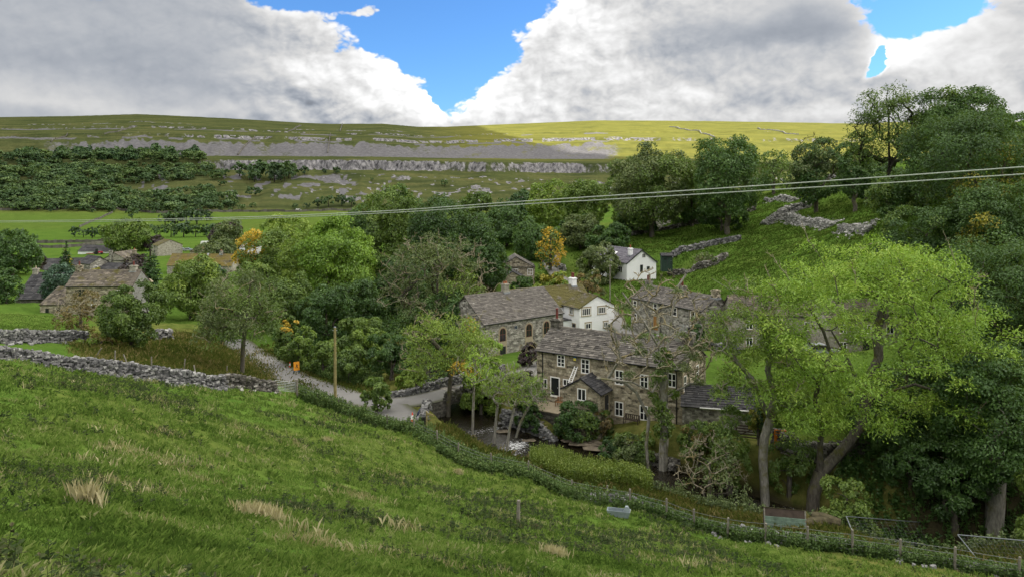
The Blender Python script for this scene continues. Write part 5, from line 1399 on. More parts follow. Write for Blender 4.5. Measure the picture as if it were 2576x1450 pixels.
B('round_bush', 'russet bush right of the yellow-green bush behind the white cottage', 1478, 140, 680, 728, 80, 'leaf_brown', seed=38, mat2='leaf_olive', frac2=.4)
B('clipped_bush', 'clipped bright green bush by the lane at the brown stone cottage', 1358, 162, 678, 706, 24, 'leaf_lime', seed=39)
B('dark_bush', 'dark bushes over the wall of the brown stone cottage', 1318, 150, 695, 735, 60, 'leaf_dark', seed=40)
T('hawthorn_tree', 'lone hawthorn in the walled garden right of the bungalow', 1774, 148, 636, 682, 56, 'leaf_olive', seed=41, cover=.8, twigs=20)
# --- lane hedge and bridge shrubs
for (lab, u, D, vt, vb, w, m, kw) in (('rounded light green shrub behind the road sign', 752, 97, 818, 935, 90, 'leaf_mid', dict(mat2='leaf_lime', frac2=.4)), ('yellow topped shrub above the lane', 722, 104, 785, 880, 60, 'leaf_mid', dict(mat2='leaf_yellow', frac2=.5, top2=True)),
    ('leafy shrub left of the telegraph pole', 812, 92, 850, 965, 85, 'leaf_mid', dict()), ('dark green shrub right of the telegraph pole', 880, 88, 862, 975, 90, 'leaf_mid', dict()), ('tall green shrub with pale tips behind the telegraph pole', 905, 97, 775, 930, 120, 'leaf_mid', dict(mat2='leaf_lime', frac2=.2)),
    ('dark shrub behind the bridge wall', 985, 88, 830, 985, 120, 'leaf_dark', dict()), ('yellowish shrub at the bridge wall', 1040, 84, 930, 985, 90, 'leaf_lime', dict()), ('blue-green young tree alone at the roadside', 946, 75, 935, 1052, 64, 'leaf_mid', dict(nl=9)),
    ('bright bushy growth left of the chapel windows', 1215, 84, 838, 985, 80, 'leaf_bright', dict()), ('olive shrub below the chapel by the stream', 1210, 80, 930, 1040, 90, 'leaf_lime', dict()), ('dark foliage hanging over the stream by the bridge', 1330, 77, 945, 1050, 80, 'leaf_mid', dict(cover=1.1)),
    ('purple smoke-like shrub at the cottage corner', 1333, 96, 860, 925, 58, 'leaf_purple', dict(twigs=40)), ('rounded laurel bush below the cottage porch', 1452, 73.5, 998, 1112, 112, 'leaf_dark', dict(nl=12, cover=2.2, mat2='leaf_mid', frac2=.4)), ('ragged brownish shrub right of the laurel bush', 1512, 73.2, 1030, 1115, 62, 'leaf_brown', dict(mat2='leaf_mid', frac2=.5)),
    ('ivy covered bush over the stream wall', 1330, 75, 1010, 1080, 70, 'leaf_dark', dict()), ('dark climbing shrub beside the terraced cottages', 1750, 103, 812, 850, 60, 'leaf_dark', dict()), ('green garden shrub in front of the terraced cottages', 1805, 96, 842, 880, 62, 'leaf_mid', dict()),
    ('dark thicket on the bank under the dying ash', 1585, 67.5, 1085, 1170, 80, 'leaf_olive', dict(cover=.8)), ('green thicket at the foot of the tall ash', 1835, 61.5, 1010, 1190, 110, 'leaf_mid', dict(cover=1.1)), ('tangled bare willow scrub on the right bank', 1785, 59, 1100, 1250, 150, 'leaf_olive', dict(cover=.3, twigs=190)),
    ('low green scrub behind the tall ash trunk', 1985, 60, 1090, 1230, 110, 'leaf_mid', dict(cover=1.0)), ('leafy shrub at the foot of the huge ash', 2130, 52.5, 1170, 1310, 110, 'leaf_mid', dict(cover=1.4))):
    B('shrub', lab, u, D, vt, vb, w, m, seed=int(u + vt), **kw)
B('shrub', 'ferny growth on the bank under the right windows of the cottage', 1605, 68.6, 1088, 1135, 110, 'leaf_mid', seed=151, cover=1.2)
B('shrub', 'ivy on the stream bank left of the dying ash', 1550, 70.5, 1095, 1140, 90, 'leaf_dark', seed=152)
B('shrub', 'elder hiding the left end of the chapel', 1168, 96, 800, 960, 90, 'leaf_mid', seed=153)
B('clipped_hedge', 'clipped hedge with browned top in front of the outhouse', 1760, 65.5, 1052, 1125, 105, 'leaf_mid', seed=51, cat='hedge', nl=10, cover=2.4, mat2='leaf_brown', frac2=.3, top2=True)
T('golden_cypress', 'golden cypress beside the tall ash trunk', 1908, 64, 1006, 1082, 44, 'leaf_gold', seed=52, nl=7, cat='conifer', bottom=-.9, mat2='leaf_conifer', frac2=.4)
# --- the slope on the right
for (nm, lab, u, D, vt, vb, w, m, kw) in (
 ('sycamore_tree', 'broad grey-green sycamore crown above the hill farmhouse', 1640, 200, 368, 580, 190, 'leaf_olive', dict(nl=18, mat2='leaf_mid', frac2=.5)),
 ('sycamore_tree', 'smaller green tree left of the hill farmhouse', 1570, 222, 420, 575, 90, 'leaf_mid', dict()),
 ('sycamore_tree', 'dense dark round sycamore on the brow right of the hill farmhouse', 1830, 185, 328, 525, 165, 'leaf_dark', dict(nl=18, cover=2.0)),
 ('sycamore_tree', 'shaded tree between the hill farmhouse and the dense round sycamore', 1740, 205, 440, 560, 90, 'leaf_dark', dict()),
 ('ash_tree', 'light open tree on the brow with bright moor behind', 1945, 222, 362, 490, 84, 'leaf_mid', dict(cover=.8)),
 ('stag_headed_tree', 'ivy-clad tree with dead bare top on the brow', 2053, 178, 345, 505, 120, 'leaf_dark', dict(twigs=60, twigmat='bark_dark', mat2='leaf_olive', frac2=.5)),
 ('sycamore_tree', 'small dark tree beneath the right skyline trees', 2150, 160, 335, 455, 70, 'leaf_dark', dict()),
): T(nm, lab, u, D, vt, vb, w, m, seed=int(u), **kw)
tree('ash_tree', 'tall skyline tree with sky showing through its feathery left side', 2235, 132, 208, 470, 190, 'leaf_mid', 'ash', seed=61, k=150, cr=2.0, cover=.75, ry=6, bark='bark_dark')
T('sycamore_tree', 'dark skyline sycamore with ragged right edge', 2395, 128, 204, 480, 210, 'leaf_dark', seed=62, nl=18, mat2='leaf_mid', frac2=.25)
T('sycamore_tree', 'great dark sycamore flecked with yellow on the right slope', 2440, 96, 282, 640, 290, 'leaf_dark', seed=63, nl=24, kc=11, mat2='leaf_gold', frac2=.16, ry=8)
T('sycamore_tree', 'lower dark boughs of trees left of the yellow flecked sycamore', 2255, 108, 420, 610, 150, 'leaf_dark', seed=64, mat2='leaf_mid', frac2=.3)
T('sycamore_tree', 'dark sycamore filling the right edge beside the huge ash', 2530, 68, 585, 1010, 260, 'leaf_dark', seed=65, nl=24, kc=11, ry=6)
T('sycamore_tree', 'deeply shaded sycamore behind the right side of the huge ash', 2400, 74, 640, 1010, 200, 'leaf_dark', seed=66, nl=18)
def right_trunk():
    b = G(2500, 1335, 40, 62); D = b.y
    tree('sycamore_tree', 'dark tree with a broad grey trunk at the lower right edge', 2500, D, 860, 1225, 250, 'leaf_dark', seed=67, base=b, bark='bark_pale', nl=18, limbs=[('t', None, [(2497, 1345), (2503, 1270), (2506, 1200), (2500, 1130), (2500, 1050)])], rbase=.62)
right_trunk()
T('sycamore_tree', 'dark tree below the great yellow flecked sycamore, above the huge ash', 2330, 88, 470, 660, 190, 'leaf_dark', seed=91, mat2='leaf_mid', frac2=.25)
T('sycamore_tree', 'dark tree on the right edge under the great yellow flecked sycamore', 2510, 84, 460, 720, 230, 'leaf_dark', seed=92, nl=18, mat2='leaf_gold', frac2=.06)
T('sycamore_tree', 'tall shaded tree at the top right corner of the slope', 2590, 120, 290, 560, 190, 'leaf_dark', seed=93, nl=16)
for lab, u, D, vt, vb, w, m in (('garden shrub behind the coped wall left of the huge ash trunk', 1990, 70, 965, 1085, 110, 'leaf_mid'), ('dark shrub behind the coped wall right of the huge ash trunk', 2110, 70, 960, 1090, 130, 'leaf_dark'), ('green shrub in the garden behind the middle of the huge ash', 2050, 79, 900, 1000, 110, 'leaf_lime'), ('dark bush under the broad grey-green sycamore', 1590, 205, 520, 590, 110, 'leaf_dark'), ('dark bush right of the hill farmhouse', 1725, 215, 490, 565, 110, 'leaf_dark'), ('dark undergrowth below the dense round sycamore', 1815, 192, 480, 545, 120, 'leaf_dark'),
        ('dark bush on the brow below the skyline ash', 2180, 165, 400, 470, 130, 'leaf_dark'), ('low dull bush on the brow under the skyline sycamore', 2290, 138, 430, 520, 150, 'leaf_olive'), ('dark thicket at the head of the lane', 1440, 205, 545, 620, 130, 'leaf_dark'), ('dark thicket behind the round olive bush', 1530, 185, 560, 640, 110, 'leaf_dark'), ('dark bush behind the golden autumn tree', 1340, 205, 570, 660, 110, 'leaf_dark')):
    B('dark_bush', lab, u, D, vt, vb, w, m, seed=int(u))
T('sycamore_tree', 'shaded sycamore just past the right edge of the stream bank', 2740, 64, 590, 1100, 280, 'leaf_dark', seed=95, nl=18)
B('thicket', 'dark thicket past the right edge below the shaded sycamore', 2720, 54, 1010, 1330, 220, 'leaf_dark', seed=96)
B('thicket', 'dark bush past the right edge beside the mesh panels', 2680, 48, 1130, 1380, 160, 'leaf_mid', seed=97)
for i, (lab, u, D, vt, vb, w, m) in enumerate((('dark holly thicket behind the huge ash trunk', 2210, 60, 1010, 1270, 150, 'leaf_dark'), ('shaded elder bush under the huge ash', 2290, 56, 1090, 1310, 150, 'leaf_dark'), ('dark undergrowth bush at the lower right', 2400, 54, 1080, 1320, 140, 'leaf_dark'),
        ('dark hazel filling the gap right of the huge ash', 2340, 66, 900, 1150, 170, 'leaf_dark'), ('shaded thicket beyond the huge ash trunk', 2120, 66, 1010, 1190, 110, 'leaf_mid'), ('shaded bush at the far right edge of the bank', 2580, 55, 1000, 1290, 150, 'leaf_dark'), ('dark bush above the far right bank', 2560, 62, 880, 1120, 140, 'leaf_dark'))):
    B('thicket', lab, u, D, vt, vb, w, m, seed=70 + i, cover=1.5, nl=10)

# --- trees across the valley: single things where one can tell them apart
protos = {}
def far_proto(kind, seed, m, con=False):
    rs = np.random.RandomState(seed)
    if con:
        cl = []
        for z in np.arange(.15, 1, .1):
            rr = .32 * (1 - z) + .04
            for q in range(6): a = rs.rand() * 6.28; cl.append([rr * .7 * math.cos(a), rr * .7 * math.sin(a), z, rr * .7, math.cos(a), math.sin(a), .2])
        cl = np.array(cl)
    else: cl, _ = ball_clumps(rs, np.array([0, 0, .55]), .40, .40, .42, 8, 4)
    V, f, tint, _ = leaf_cloud(rs, cl, 300, .18, .11, 'ball')
    return mesh_np('crown', V, f, MAT[m], tint=tint)
fp = [far_proto('r', 1, 'leaf_far'), far_proto('r', 2, 'leaf_far'), far_proto('r', 3, 'leaf_far'), far_proto('c', 4, 'leaf_conifer', True)]
tb = MB(); tb.tube([(0, 0, -.1), (.01, 0, .25), (0, .01, .6)], [.035, .028, .012], 5)
ft = tb.build('trunk', MAT['bark_dark']); ftm = ft.data; bpy.data.objects.remove(ft)
ORD = 'first second third fourth fifth sixth seventh eighth ninth tenth eleventh twelfth thirteenth fourteenth fifteenth sixteenth'.split()
def far_row(items, name, group, phrase):
    for i, (u, D, px, mi) in enumerate(sorted(items)):
        b = at(u, D); h = px / F * D
        r = empty(name, b, i * 1.7, f'{ORD[i]} from the left of {phrase}', 'tree', group)
        r.scale = (h * (1.15 if mi < 3 else 1), h * (1.15 if mi < 3 else 1), h)
        link('crown', fp[mi], r); link('trunk', ftm, r)
far_row([(602, 960, 40, 0), (628, 950, 46, 1), (652, 962, 52, 2), (680, 955, 50, 0), (706, 948, 54, 1), (726, 965, 46, 2), (640, 930, 34, 2), (690, 925, 38, 1), (716, 930, 36, 0)], 'hillside_tree', 'dark clump of trees below the long scar', 'the dark clump below the long scar')
far_row([(845, 980, 22, 1), (765, 975, 26, 0), (815, 990, 14, 2), (1118, 905, 20, 1), (935, 940, 10, 0)], 'scar_tree', 'scattered trees at the foot of the long scar', 'the lone trees dotted along the long scar foot')
far_row([(188, 455, 30, 0), (210, 450, 24, 1), (232, 440, 30, 2), (262, 448, 34, 0), (288, 452, 30, 1), (345, 470, 30, 2), (372, 462, 36, 0), (402, 455, 34, 1), (430, 450, 38, 2), (462, 446, 44, 0), (492, 448, 36, 1), (520, 452, 34, 2), (548, 455, 40, 0)], 'hedgerow_tree', 'trees along the river in the valley', 'the bushy trees lining the valley river')
far_row([(332, 690, 34, 0), (415, 600, 36, 1), (440, 598, 44, 2), (468, 605, 48, 0), (495, 600, 44, 1), (520, 640, 30, 2)], 'pasture_tree', 'pale trees in the valley pasture', 'the pasture trees below the far wood')
far_row([(800, 770, 26, 0), (826, 765, 34, 1), (858, 775, 30, 2), (884, 770, 30, 0), (770, 765, 18, 1), (742, 768, 16, 2)], 'hillfoot_tree', 'trees at the hill foot', 'the hill-foot trees beside the far white van')
# the far wood itself reads as one mass
def far_wood():
    rs = np.random.RandomState(77); Vs, Fs, Ts, Ms = [], [], [], []; off = 0; n = 0
    data = []
    for me in fp:
        v = np.empty(len(me.vertices) * 3, np.float32); me.vertices.foreach_get('co', v); f = np.empty(len(me.polygons) * 4, np.int32); me.polygons.foreach_get('vertices', f)
        t = np.empty(len(me.vertices), np.float32); me.attributes['tint'].data.foreach_get('value', t); data.append((v.reshape(-1, 3), f.reshape(-1, 4), t))
    cand = []
    while len(cand) < 1500:
        u = rs.uniform(-420, 640); D = rs.uniform(745, 1090)
        # outline of the wood: tall on the left, thinning to scattered trees on the right
        topD = np.interp(u, [-420, 0, 60, 330, 500, 530, 640], [1075, 1050, 1070, 1085, 1075, 1000, 900]); dens = np.interp(u, [-420, 250, 420, 560, 640], [1, 1, .55, .5, .12])
        if D > topD: continue
        open_ = fbm(np.array([u / 60]), np.array([D / 55]), 5, 3)[0]
        if u > 230 and 850 < D < 935 and open_ > .42: continue
        if u < 260 and 880 < D < 940 and open_ > .62: continue
        if rs.rand() > dens * (1.25 if D < 840 or D > 960 else .9): continue
        cand.append((u, D))
    cu = np.array(cand); X = (cu[:, 0] - CX) / F * cu[:, 1]; Z = gz(X, cu[:, 1])
    for (u, D), x, z in zip(cand, X, Z):
        con = D > 1020 and u < 520 and rs.rand() < .55
        v, f, t = data[3 if con else rs.randint(3)]
        h = rs.uniform(5.5, 15) * (1.15 if con else 1) * (1 if D > 800 else .8); a = rs.rand() * 6.28; ca, sa = math.cos(a), math.sin(a); sx = h * rs.uniform(1.2, 1.8)
        q = np.stack([(v[:, 0] * ca - v[:, 1] * sa) * sx + x, (v[:, 0] * sa + v[:, 1] * ca) * sx + D, v[:, 2] * h + z - .5], 1)
        Vs.append(q); Fs.append(f + off); Ts.append(np.clip(t * .6 + rs.choice([-.2, 0, .15, .35, .6], p=[.25, .3, .25, .14, .06]), 0, 1)); Ms.append(np.full(len(f), 1 if con else 0)); off += len(q)
    me = mesh_np('woodland', np.vstack(Vs), np.vstack(Fs), [MAT['leaf_far'], MAT['leaf_conifer']], tint=np.concatenate(Ts), midx=np.concatenate(Ms))
    tag(link('woodland', me), 'dark mixed wood covering the left of the far hillside', 'woodland', kind='stuff')
far_wood()
# ------------------------------------------------------------------ dry stone walls
_cube = np.array([[-1,-1,-1],[1,-1,-1],[1,1,-1],[-1,1,-1],[-1,-1,1],[1,-1,1],[1,1,1],[-1,1,1]]) * .5
_cf = np.array([[3,2,1,0],[4,5,6,7],[0,1,5,4],[1,2,6,5],[2,3,7,6],[3,0,4,7]])
def stones(rs, cen, size, flat=.62):
    """rough blocks: (N,3) centres, (N,) sizes"""
    n = len(cen)
    v = _cube[None] * (1 + rs.uniform(-.32, .32, (n, 8, 3)))
    v = v * np.stack([size * rs.uniform(.8, 1.5, n), size * rs.uniform(.7, 1.2, n), size * flat * rs.uniform(.7, 1.3, n)], 1)[:, None]
    a = rs.rand(n) * 6.283; ca, sa = np.cos(a)[:, None], np.sin(a)[:, None]; b = rs.normal(size=n) * .35; cb, sb = np.cos(b)[:, None], np.sin(b)[:, None]
    x, y, z = v[..., 0], v[..., 1], v[..., 2]
    y, z = y * cb - z * sb, y * sb + z * cb
    v = np.stack([x * ca - y * sa, x * sa + y * ca, z], -1) + cen[:, None]
    f = (np.arange(n)[:, None, None] * 8 + _cf[None]).reshape(-1, 4)
    return v.reshape(-1, 3), f, np.repeat(rs.rand(n) ** 1.3, 8)
def drywall(name, label, pts, h, thick=.6, size=.28, m='drystone', seed=1, mess=.25, group=None, cat='stone wall', hvar=.25, coping=False, parent=None, dens=1.0, z_of=None, spill=.0):
    rs = np.random.RandomState(seed); L = resample([tuple(p) for p in pts], .25)
    base = gz(L[:, 0], L[:, 1]) if z_of is None else z_of
    n = len(L); k = np.arange(n)
    hh = h * (1 + hvar * 2 * (fbm(k / 14.0, k * 0, seed, 4) - .5)) if np.isscalar(h) else np.interp(np.linspace(0, 1, n), np.linspace(0, 1, len(h)), h) * (1 + hvar * 2 * (fbm(k / 12.0, k * 0, seed, 4) - .5))
    d = np.gradient(L[:, :2], axis=0); d /= np.linalg.norm(d, axis=1)[:, None] + 1e-9; nr = np.stack([-d[:, 1], d[:, 0]], 1)
    o = L[len(L) // 2].copy(); o[2] = base[len(L) // 2]
    length = n * .25; N = int(dens * length * (hh.mean() * 2 + thick) / (size * size * .62))
    i = rs.randint(0, n, N); zf = rs.rand(N); side = rs.choice([-1, 1, 0], N, p=[.42, .42, .16]); zf[side == 0] = 1
    w = thick * .5 * (1 - .35 * zf); off = np.where(side == 0, rs.uniform(-1, 1, N) * w, side * w) + rs.normal(size=N) * mess * .25
    c = np.stack([L[i, 0] + nr[i, 0] * off, L[i, 1] + nr[i, 1] * off, base[i] - .1 + (hh[i] + .05) * zf + rs.normal(size=N) * .04], 1)
    s = size * rs.uniform(.6, 1.35, N)
    if spill > 0:
        K = int(N * spill); j = rs.randint(0, n, K); q = rs.choice([-1, 1], K) * (thick * .5 + np.abs(rs.normal(size=K)) * .7)
        x, y = L[j, 0] + nr[j, 0] * q, L[j, 1] + nr[j, 1] * q
        c = np.vstack([c, np.stack([x, y, gz(x, y) + .05 + .35 * hh[j] * np.exp(-(np.abs(q) - thick * .5) * 2.2) * rs.rand(K)], 1)]); s = np.concatenate([s, size * rs.uniform(.6, 1.3, K)])
    V, f, t = stones(rs, c - o, s)
    # core that closes the joints
    cw = thick * .5 - size * .25
    cv = []
    for a in range(n):
        for q, z in ((-cw, base[a] - .4), (cw, base[a] - .4), (cw * .6, base[a] + hh[a] * .9), (-cw * .6, base[a] + hh[a] * .9)):
            cv.append([L[a, 0] + nr[a, 0] * q - o[0], L[a, 1] + nr[a, 1] * q - o[1], z - o[2]])
    cv = np.array(cv); cf = []
    for a in range(n - 1):
        for e in range(4): cf.append([a * 4 + e, a * 4 + (e + 1) % 4, a * 4 + 4 + (e + 1) % 4, a * 4 + 4 + e])
    cf += [[3, 2, 1, 0], [n * 4 - 4, n * 4 - 3, n * 4 - 2, n * 4 - 1]]
    F_ = np.vstack([f, np.array(cf) + len(V)]); T_ = np.concatenate([t, np.full(len(cv), .15)]); V = np.vstack([V, cv])
    ob = link(name, mesh_np(name, V, F_, MAT[m], tint=T_), parent)
    ob.location = o
    if parent is None: tag(ob, label, cat, group)
    return ob
A_ = lambda *q: [at(u, D) for u, D in q]
GG = lambda *q, a=60, b=420: [G(u, v, a, b) for u, v in q]
drywall('drystone_wall', 'long tumbled grey limestone wall along the near edge of the left field', A_((-190, 50), (0, 55), (130, 58), (250, 62), (380, 65), (480, 68), (560, 72)), [1.1, 1.1, 1.1, 1.2, 1.1, 1.25, 1.35, 1.3], .75, .23, 'drystone', 1, .4, spill=.35)
drywall('drystone_wall', 'dark mossy wall stub between the tumbled limestone wall and the field gate', A_((562, 72), (610, 74), (650, 75.3), (690, 76.4)), [1.3, 1.2, 1.0, 1.1], .7, .3, 'drystone_mossy', 2, .4, spill=.3)
drywall('drystone_wall', 'upper grey limestone wall below the bright left field', A_((-190, 72), (0, 75), (120, 80), (215, 84)), [1.3, 1.35, 1.25, 1.0], .7, .25, 'drystone', 3, .35, spill=.2)
drywall('drystone_wall', 'short grey wall between the young maple and the rough grass', A_((385, 94), (430, 96)), 1.2, .7, .3, 'drystone', 4, .3)
drywall('drystone_wall', 'ruined white limestone wall climbing the right slope', GG((1922, 566), (1950, 552), (1985, 534), (2012, 524), (2040, 516)), [.9, 1.5, 1.9, 1.6, 1.0], 1.6, .42, 'drystone_white', 5, .55, spill=.35)
drywall('drystone_wall', 'collapsed white limestone wall running right from the ruined one', GG((1975, 550), (2005, 556), (2035, 562), (2062, 566), (2092, 571)), [1.5, 1.3, .9, 1.4, .9], 1.6, .40, 'drystone_white', 6, .55, spill=.35)
drywall('drystone_wall', 'low broken white wall remnant below the yellow flecked sycamore', GG((2116, 576), (2150, 577), (2190, 580)), [.7, .8, .6], 1.0, .36, 'drystone_white', 7, .7, spill=.3)
drywall('drystone_wall', 'white wall fragment on the brow under the skyline trees', GG((2078, 455), (2105, 446), (2135, 440)), [1.1, 1.4, 1.2], 1.0, .42, 'drystone_white', 8, .6, spill=.3)
drywall('drystone_wall', 'low white wall fragment on the brow beneath the dead topped tree', GG((1925, 506), (1965, 501), (2000, 506)), [.9, 1.1, .8], .9, .4, 'drystone_white', 9, .6, spill=.3)
drywall('drystone_wall', 'curving grey garden wall climbing right from the green shed', GG((1690, 648), (1735, 632), (1780, 620), (1825, 611), (1862, 604)), [1.3, 1.4, 1.5, 1.3, 1.0], .8, .36, 'drystone', 10, .35)
drywall('drystone_wall', 'lower garden wall under the lone hawthorn', GG((1682, 694), (1720, 690), (1765, 678), (1800, 664), (1826, 648)), [1.3, 1.2, 1.3, 1.2, 1.0], .8, .36, 'drystone_mossy', 11, .35)
drywall('drystone_wall', 'pale curving wall beside the lane under the golden autumn tree', GG((1418, 686), (1402, 676), (1398, 664), (1402, 652)), 1.6, .8, .4, 'drystone_white', 12, .3)
drywall('drystone_wall', 'dark wall along the foot of the hill farmhouse wood', GG((1540, 604), (1600, 592), (1660, 580), (1740, 566), (1830, 545), (1900, 528)), 1.1, .7, .42, 'drystone_mossy', 13, .4)
drywall('drystone_wall', 'yard wall behind the right gable of the honey stone cottage', GG((1640, 866), (1715, 872), (1800, 884), (1850, 892)), 1.2, .6, .3, 'drystone', 14, .25, coping=True)
drywall('drystone_wall', 'coped stone wall behind the trunk of the huge ash', A_((1948, 63.5), (1990, 62.5), (2040, 61.5), (2100, 61), (2180, 60.5)), 1.7, .6, .28, 'drystone_mossy', 15, .25)
drywall('drystone_wall', 'mossy stream-side wall below the right windows of the honey stone cottage', A_((1540, 70.8), (1590, 69.6), (1640, 68.2), (1700, 66.4)), [1.2, 1.4, 1.4, 1.3], .7, .3, 'drystone_mossy', 16, .35)
drywall('drystone_wall', 'low broken limestone wall along the bottom of the foreground fence', A_((1485, 54.4), (1560, 52.2), (1650, 49.9), (1760, 47.6), (1870, 45.2), (1990, 43.4), (2110, 42.2), (2240, 41.2), (2420, 40.2), (2640, 39.8)), [.35, .5, .45, .4, .6, .55, .4, .35, .45, .45], .6, .22, 'drystone', 17, .45, dens=.6, spill=.12)
FARW = 'field walls across the valley'
def farwall(label, px, h=1.5, seed=1, m='drystone', a=250, b=2600):
    L = [G(u, v, a, b) for u, v in px]; D = np.mean([p.y for p in L]); st = max(.8, D * .004)
    Ls = resample([tuple(p) for p in L], st); z = gz(Ls[:, 0], Ls[:, 1]); rs = np.random.RandomState(seed); b_ = MB(); o = Ls[len(Ls) // 2].copy(); o[2] = z[len(Ls) // 2]
    hw = max(.35, D * .0006)
    for i in range(len(Ls) - 1):
        p, q = Ls[i], Ls[i + 1]; d = np.array(q[:2] - p[:2]); n = np.array([-d[1], d[0]]) / (np.linalg.norm(d) + 1e-9) * hw; h1 = h * rs.uniform(.8, 1.15)
        f = lambda P_, s, zz: (P_[0] + n[0] * s - o[0], P_[1] + n[1] * s - o[1], zz - o[2])
        b_.hexa([f(p, -1, z[i] - .5), f(q, -1, z[i + 1] - .5), f(q, 1, z[i + 1] - .5), f(p, 1, z[i] - .5), f(p, -.6, z[i] + h1), f(q, -.6, z[i + 1] + h1), f(q, .6, z[i + 1] + h1), f(p, .6, z[i] + h1)], rs.uniform(.1, .55))
    ob = b_.build('field_wall', MAT[m], None, loc=o); return tag(ob, label, 'field wall', FARW)
for i, (lab, px, h) in enumerate((('dark wall behind the bright green valley fields', [(60, 612), (150, 611), (262, 609)], 1.6), ('dark wall between the two nearer bright valley fields', [(90, 623), (150, 624), (200, 620), (262, 613)], 1.5), ('short wall right of the bright fields below the river trees', [(255, 605), (300, 606), (345, 607)], 1.6),
    ('wall slanting down the pasture from the far wood', [(283, 535), (262, 545), (235, 556), (200, 572)], 1.6), ('long pale wall along the foot of the far wood', [(-60, 536), (60, 528), (160, 526), (300, 528), (420, 536), (560, 534), (680, 533), (780, 531), (900, 529)], 2.2),
    ('wall dropping from the skyline in the middle of the shaded hill', [(861, 313), (858, 322), (855, 331)], 2.2), ('wall slanting from the left skyline shoulder', [(757, 317), (742, 324), (724, 332)], 2.2), ('wall running down over the scree above the dark clump', [(640, 347), (622, 362), (608, 378), (598, 391)], 2.4),
    ('upright wall down the scree in the middle of the hill', [(831, 338), (829, 352), (826, 368), (824, 386)], 2.4), ('wall slanting across the upper left hillside', [(332, 322), (300, 332), (262, 338)], 2.2), ('short wall on the far left hillside', [(170, 338), (140, 350), (128, 358)], 2.2))):
    farwall(lab, px, h, 20 + i, 'drystone_mossy')
farwall('pale wall snaking down the sunlit moor', [(1684, 320), (1722, 326), (1762, 334), (1798, 346)], 2.2, 40, 'drystone_white'); farwall('pale wall on the sunlit moor left of the dead topped tree', [(1905, 323), (1950, 329), (2008, 339)], 2.2, 41, 'drystone_white')
# --- bridge
def bridge():
    un = CX + F * ROAD_S[:, 0] / ROAD_S[:, 1]; sel = ROAD_S[(un > 985) & (un < 1300)]
    d = np.gradient(sel[:, :2], axis=0); d /= np.linalg.norm(d, axis=1)[:, None]; n = np.stack([-d[:, 1], d[:, 0]], 1)
    root = empty('stone_bridge', tuple(sel[len(sel) // 2]), 0, 'small stone road bridge with curving limestone parapets over the stream', 'bridge'); o = np.array(root.location)
    dist, zs = near_line(sel[:, 0], sel[:, 1], STREAM_S); mid = dist.argmin()
    s = np.concatenate([[0], np.cumsum(np.linalg.norm(np.diff(sel[:, :2], axis=0), axis=1))]); s = s - s[mid]
    body = MB(); g = gz(sel[:, 0], sel[:, 1])
    zb = np.where(np.abs(s) < 3.3, zs[mid] - .6 + np.sqrt(np.maximum(0, 1 - (s / 3.3) ** 2)) * 2.35, np.minimum(g, zs[mid]) - 1.2)
    keep = np.abs(s) < 8
    idx = np.where(keep)[0]
    for a, b in zip(idx[:-1], idx[1:]):
        for sd in (-1, 1):
            q = lambda i, z: (sel[i, 0] + n[i, 0] * 2.35 * sd - o[0], sel[i, 1] + n[i, 1] * 2.35 * sd - o[1], z - o[2])
            body.face([q(a, zb[a]), q(b, zb[b]), q(b, sel[b, 2] + .02), q(a, sel[a, 2] + .02)])
        q = lambda i, sd: (sel[i, 0] + n[i, 0] * 2.35 * sd - o[0], sel[i, 1] + n[i, 1] * 2.35 * sd - o[1], zb[i] - o[2])
        body.face([q(a, -1), q(a, 1), q(b, 1), q(b, -1)])
    body.build('arch', MAT['stone_dark'], root)
    for sd, sl, m, h, sz in ((1, slice(0, None), 'drystone', [.7, .9, 1.1, 1.2, 1.0], .24), (-1, slice(8, None), 'drystone_mossy', [.9, 1.1, 1.1, 1.0], .26)):
        ss = sel[sl]; nn = n[sl]; Lp = np.stack([ss[:, 0] + nn[:, 0] * 2.3 * sd, ss[:, 1] + nn[:, 1] * 2.3 * sd, ss[:, 2]], 1)
        pl = resample(Lp, .25); w = drywall('parapet', None, Lp, h, .5, sz, m, 30 + sd, .1, z_of=pl[:, 2] - .1, parent=root); w.location = Vector(w.location) - Vector(o)
    # wing of the near parapet curving round to the road corner
    pts = GG((1060, 1062), (1066, 1048), (1082, 1028), (1100, 1014), (1122, 1006), a=60, b=100)
    w = drywall('parapet', None, pts, [.9, 1.0, 1.1, 1.1], .5, .26, 'drystone', 37, .12, parent=root); w.location = Vector(w.location) - Vector(o)
bridge()
# --- terrace and steps below the cottage
M0 = mill.M
def mloc(x, y, z): return M0 @ Vector((x, y, z))
def local_thing(name, label, cat, x, y, z, rz=-33):
    return empty(name, mloc(x, y, z), R(rz), label, cat)
t = local_thing('stone_terrace', 'paved stone terrace in front of the glazed door of the honey stone cottage', 'terrace', 0, 0, 0)
b = MB(); b.box(-1.0, 4.55, -3.2, -.02, -2.6, 1.02); b.build('retaining_wall', MAT['stone_dark'], t); b = MB(); b.box(-1.05, 4.5, -3.25, -.03, 1.022, 1.12); b.build('paving', MAT['stone_trim'], t)
t = local_thing('stone_steps', 'flight of worn stone steps going down from the terrace to the stream', 'steps', 1.2, -3.3, 0)
for i in range(9):
    b = MB(); x = .2 + i * .48; z = .85 - i * .36; b.box(x, x + .62, -1.15, -.02, z - .14, z, .4 + .1 * (i % 3)); b.box(x + .04, x + .58, -1.0, -.04, -3.2, z - .142, .2); b.build('step', MAT['stone_trim' if i % 2 else 'wood_grey'], t)
drywall('drystone_wall', 'rubble wall under the stone steps at the stream edge', [mloc(-1.5, -4.6, 0), mloc(1.5, -4.7, 0), mloc(5.0, -4.9, 0)], [1.6, 1.5, .7], .6, .3, 'drystone', 45, .4)
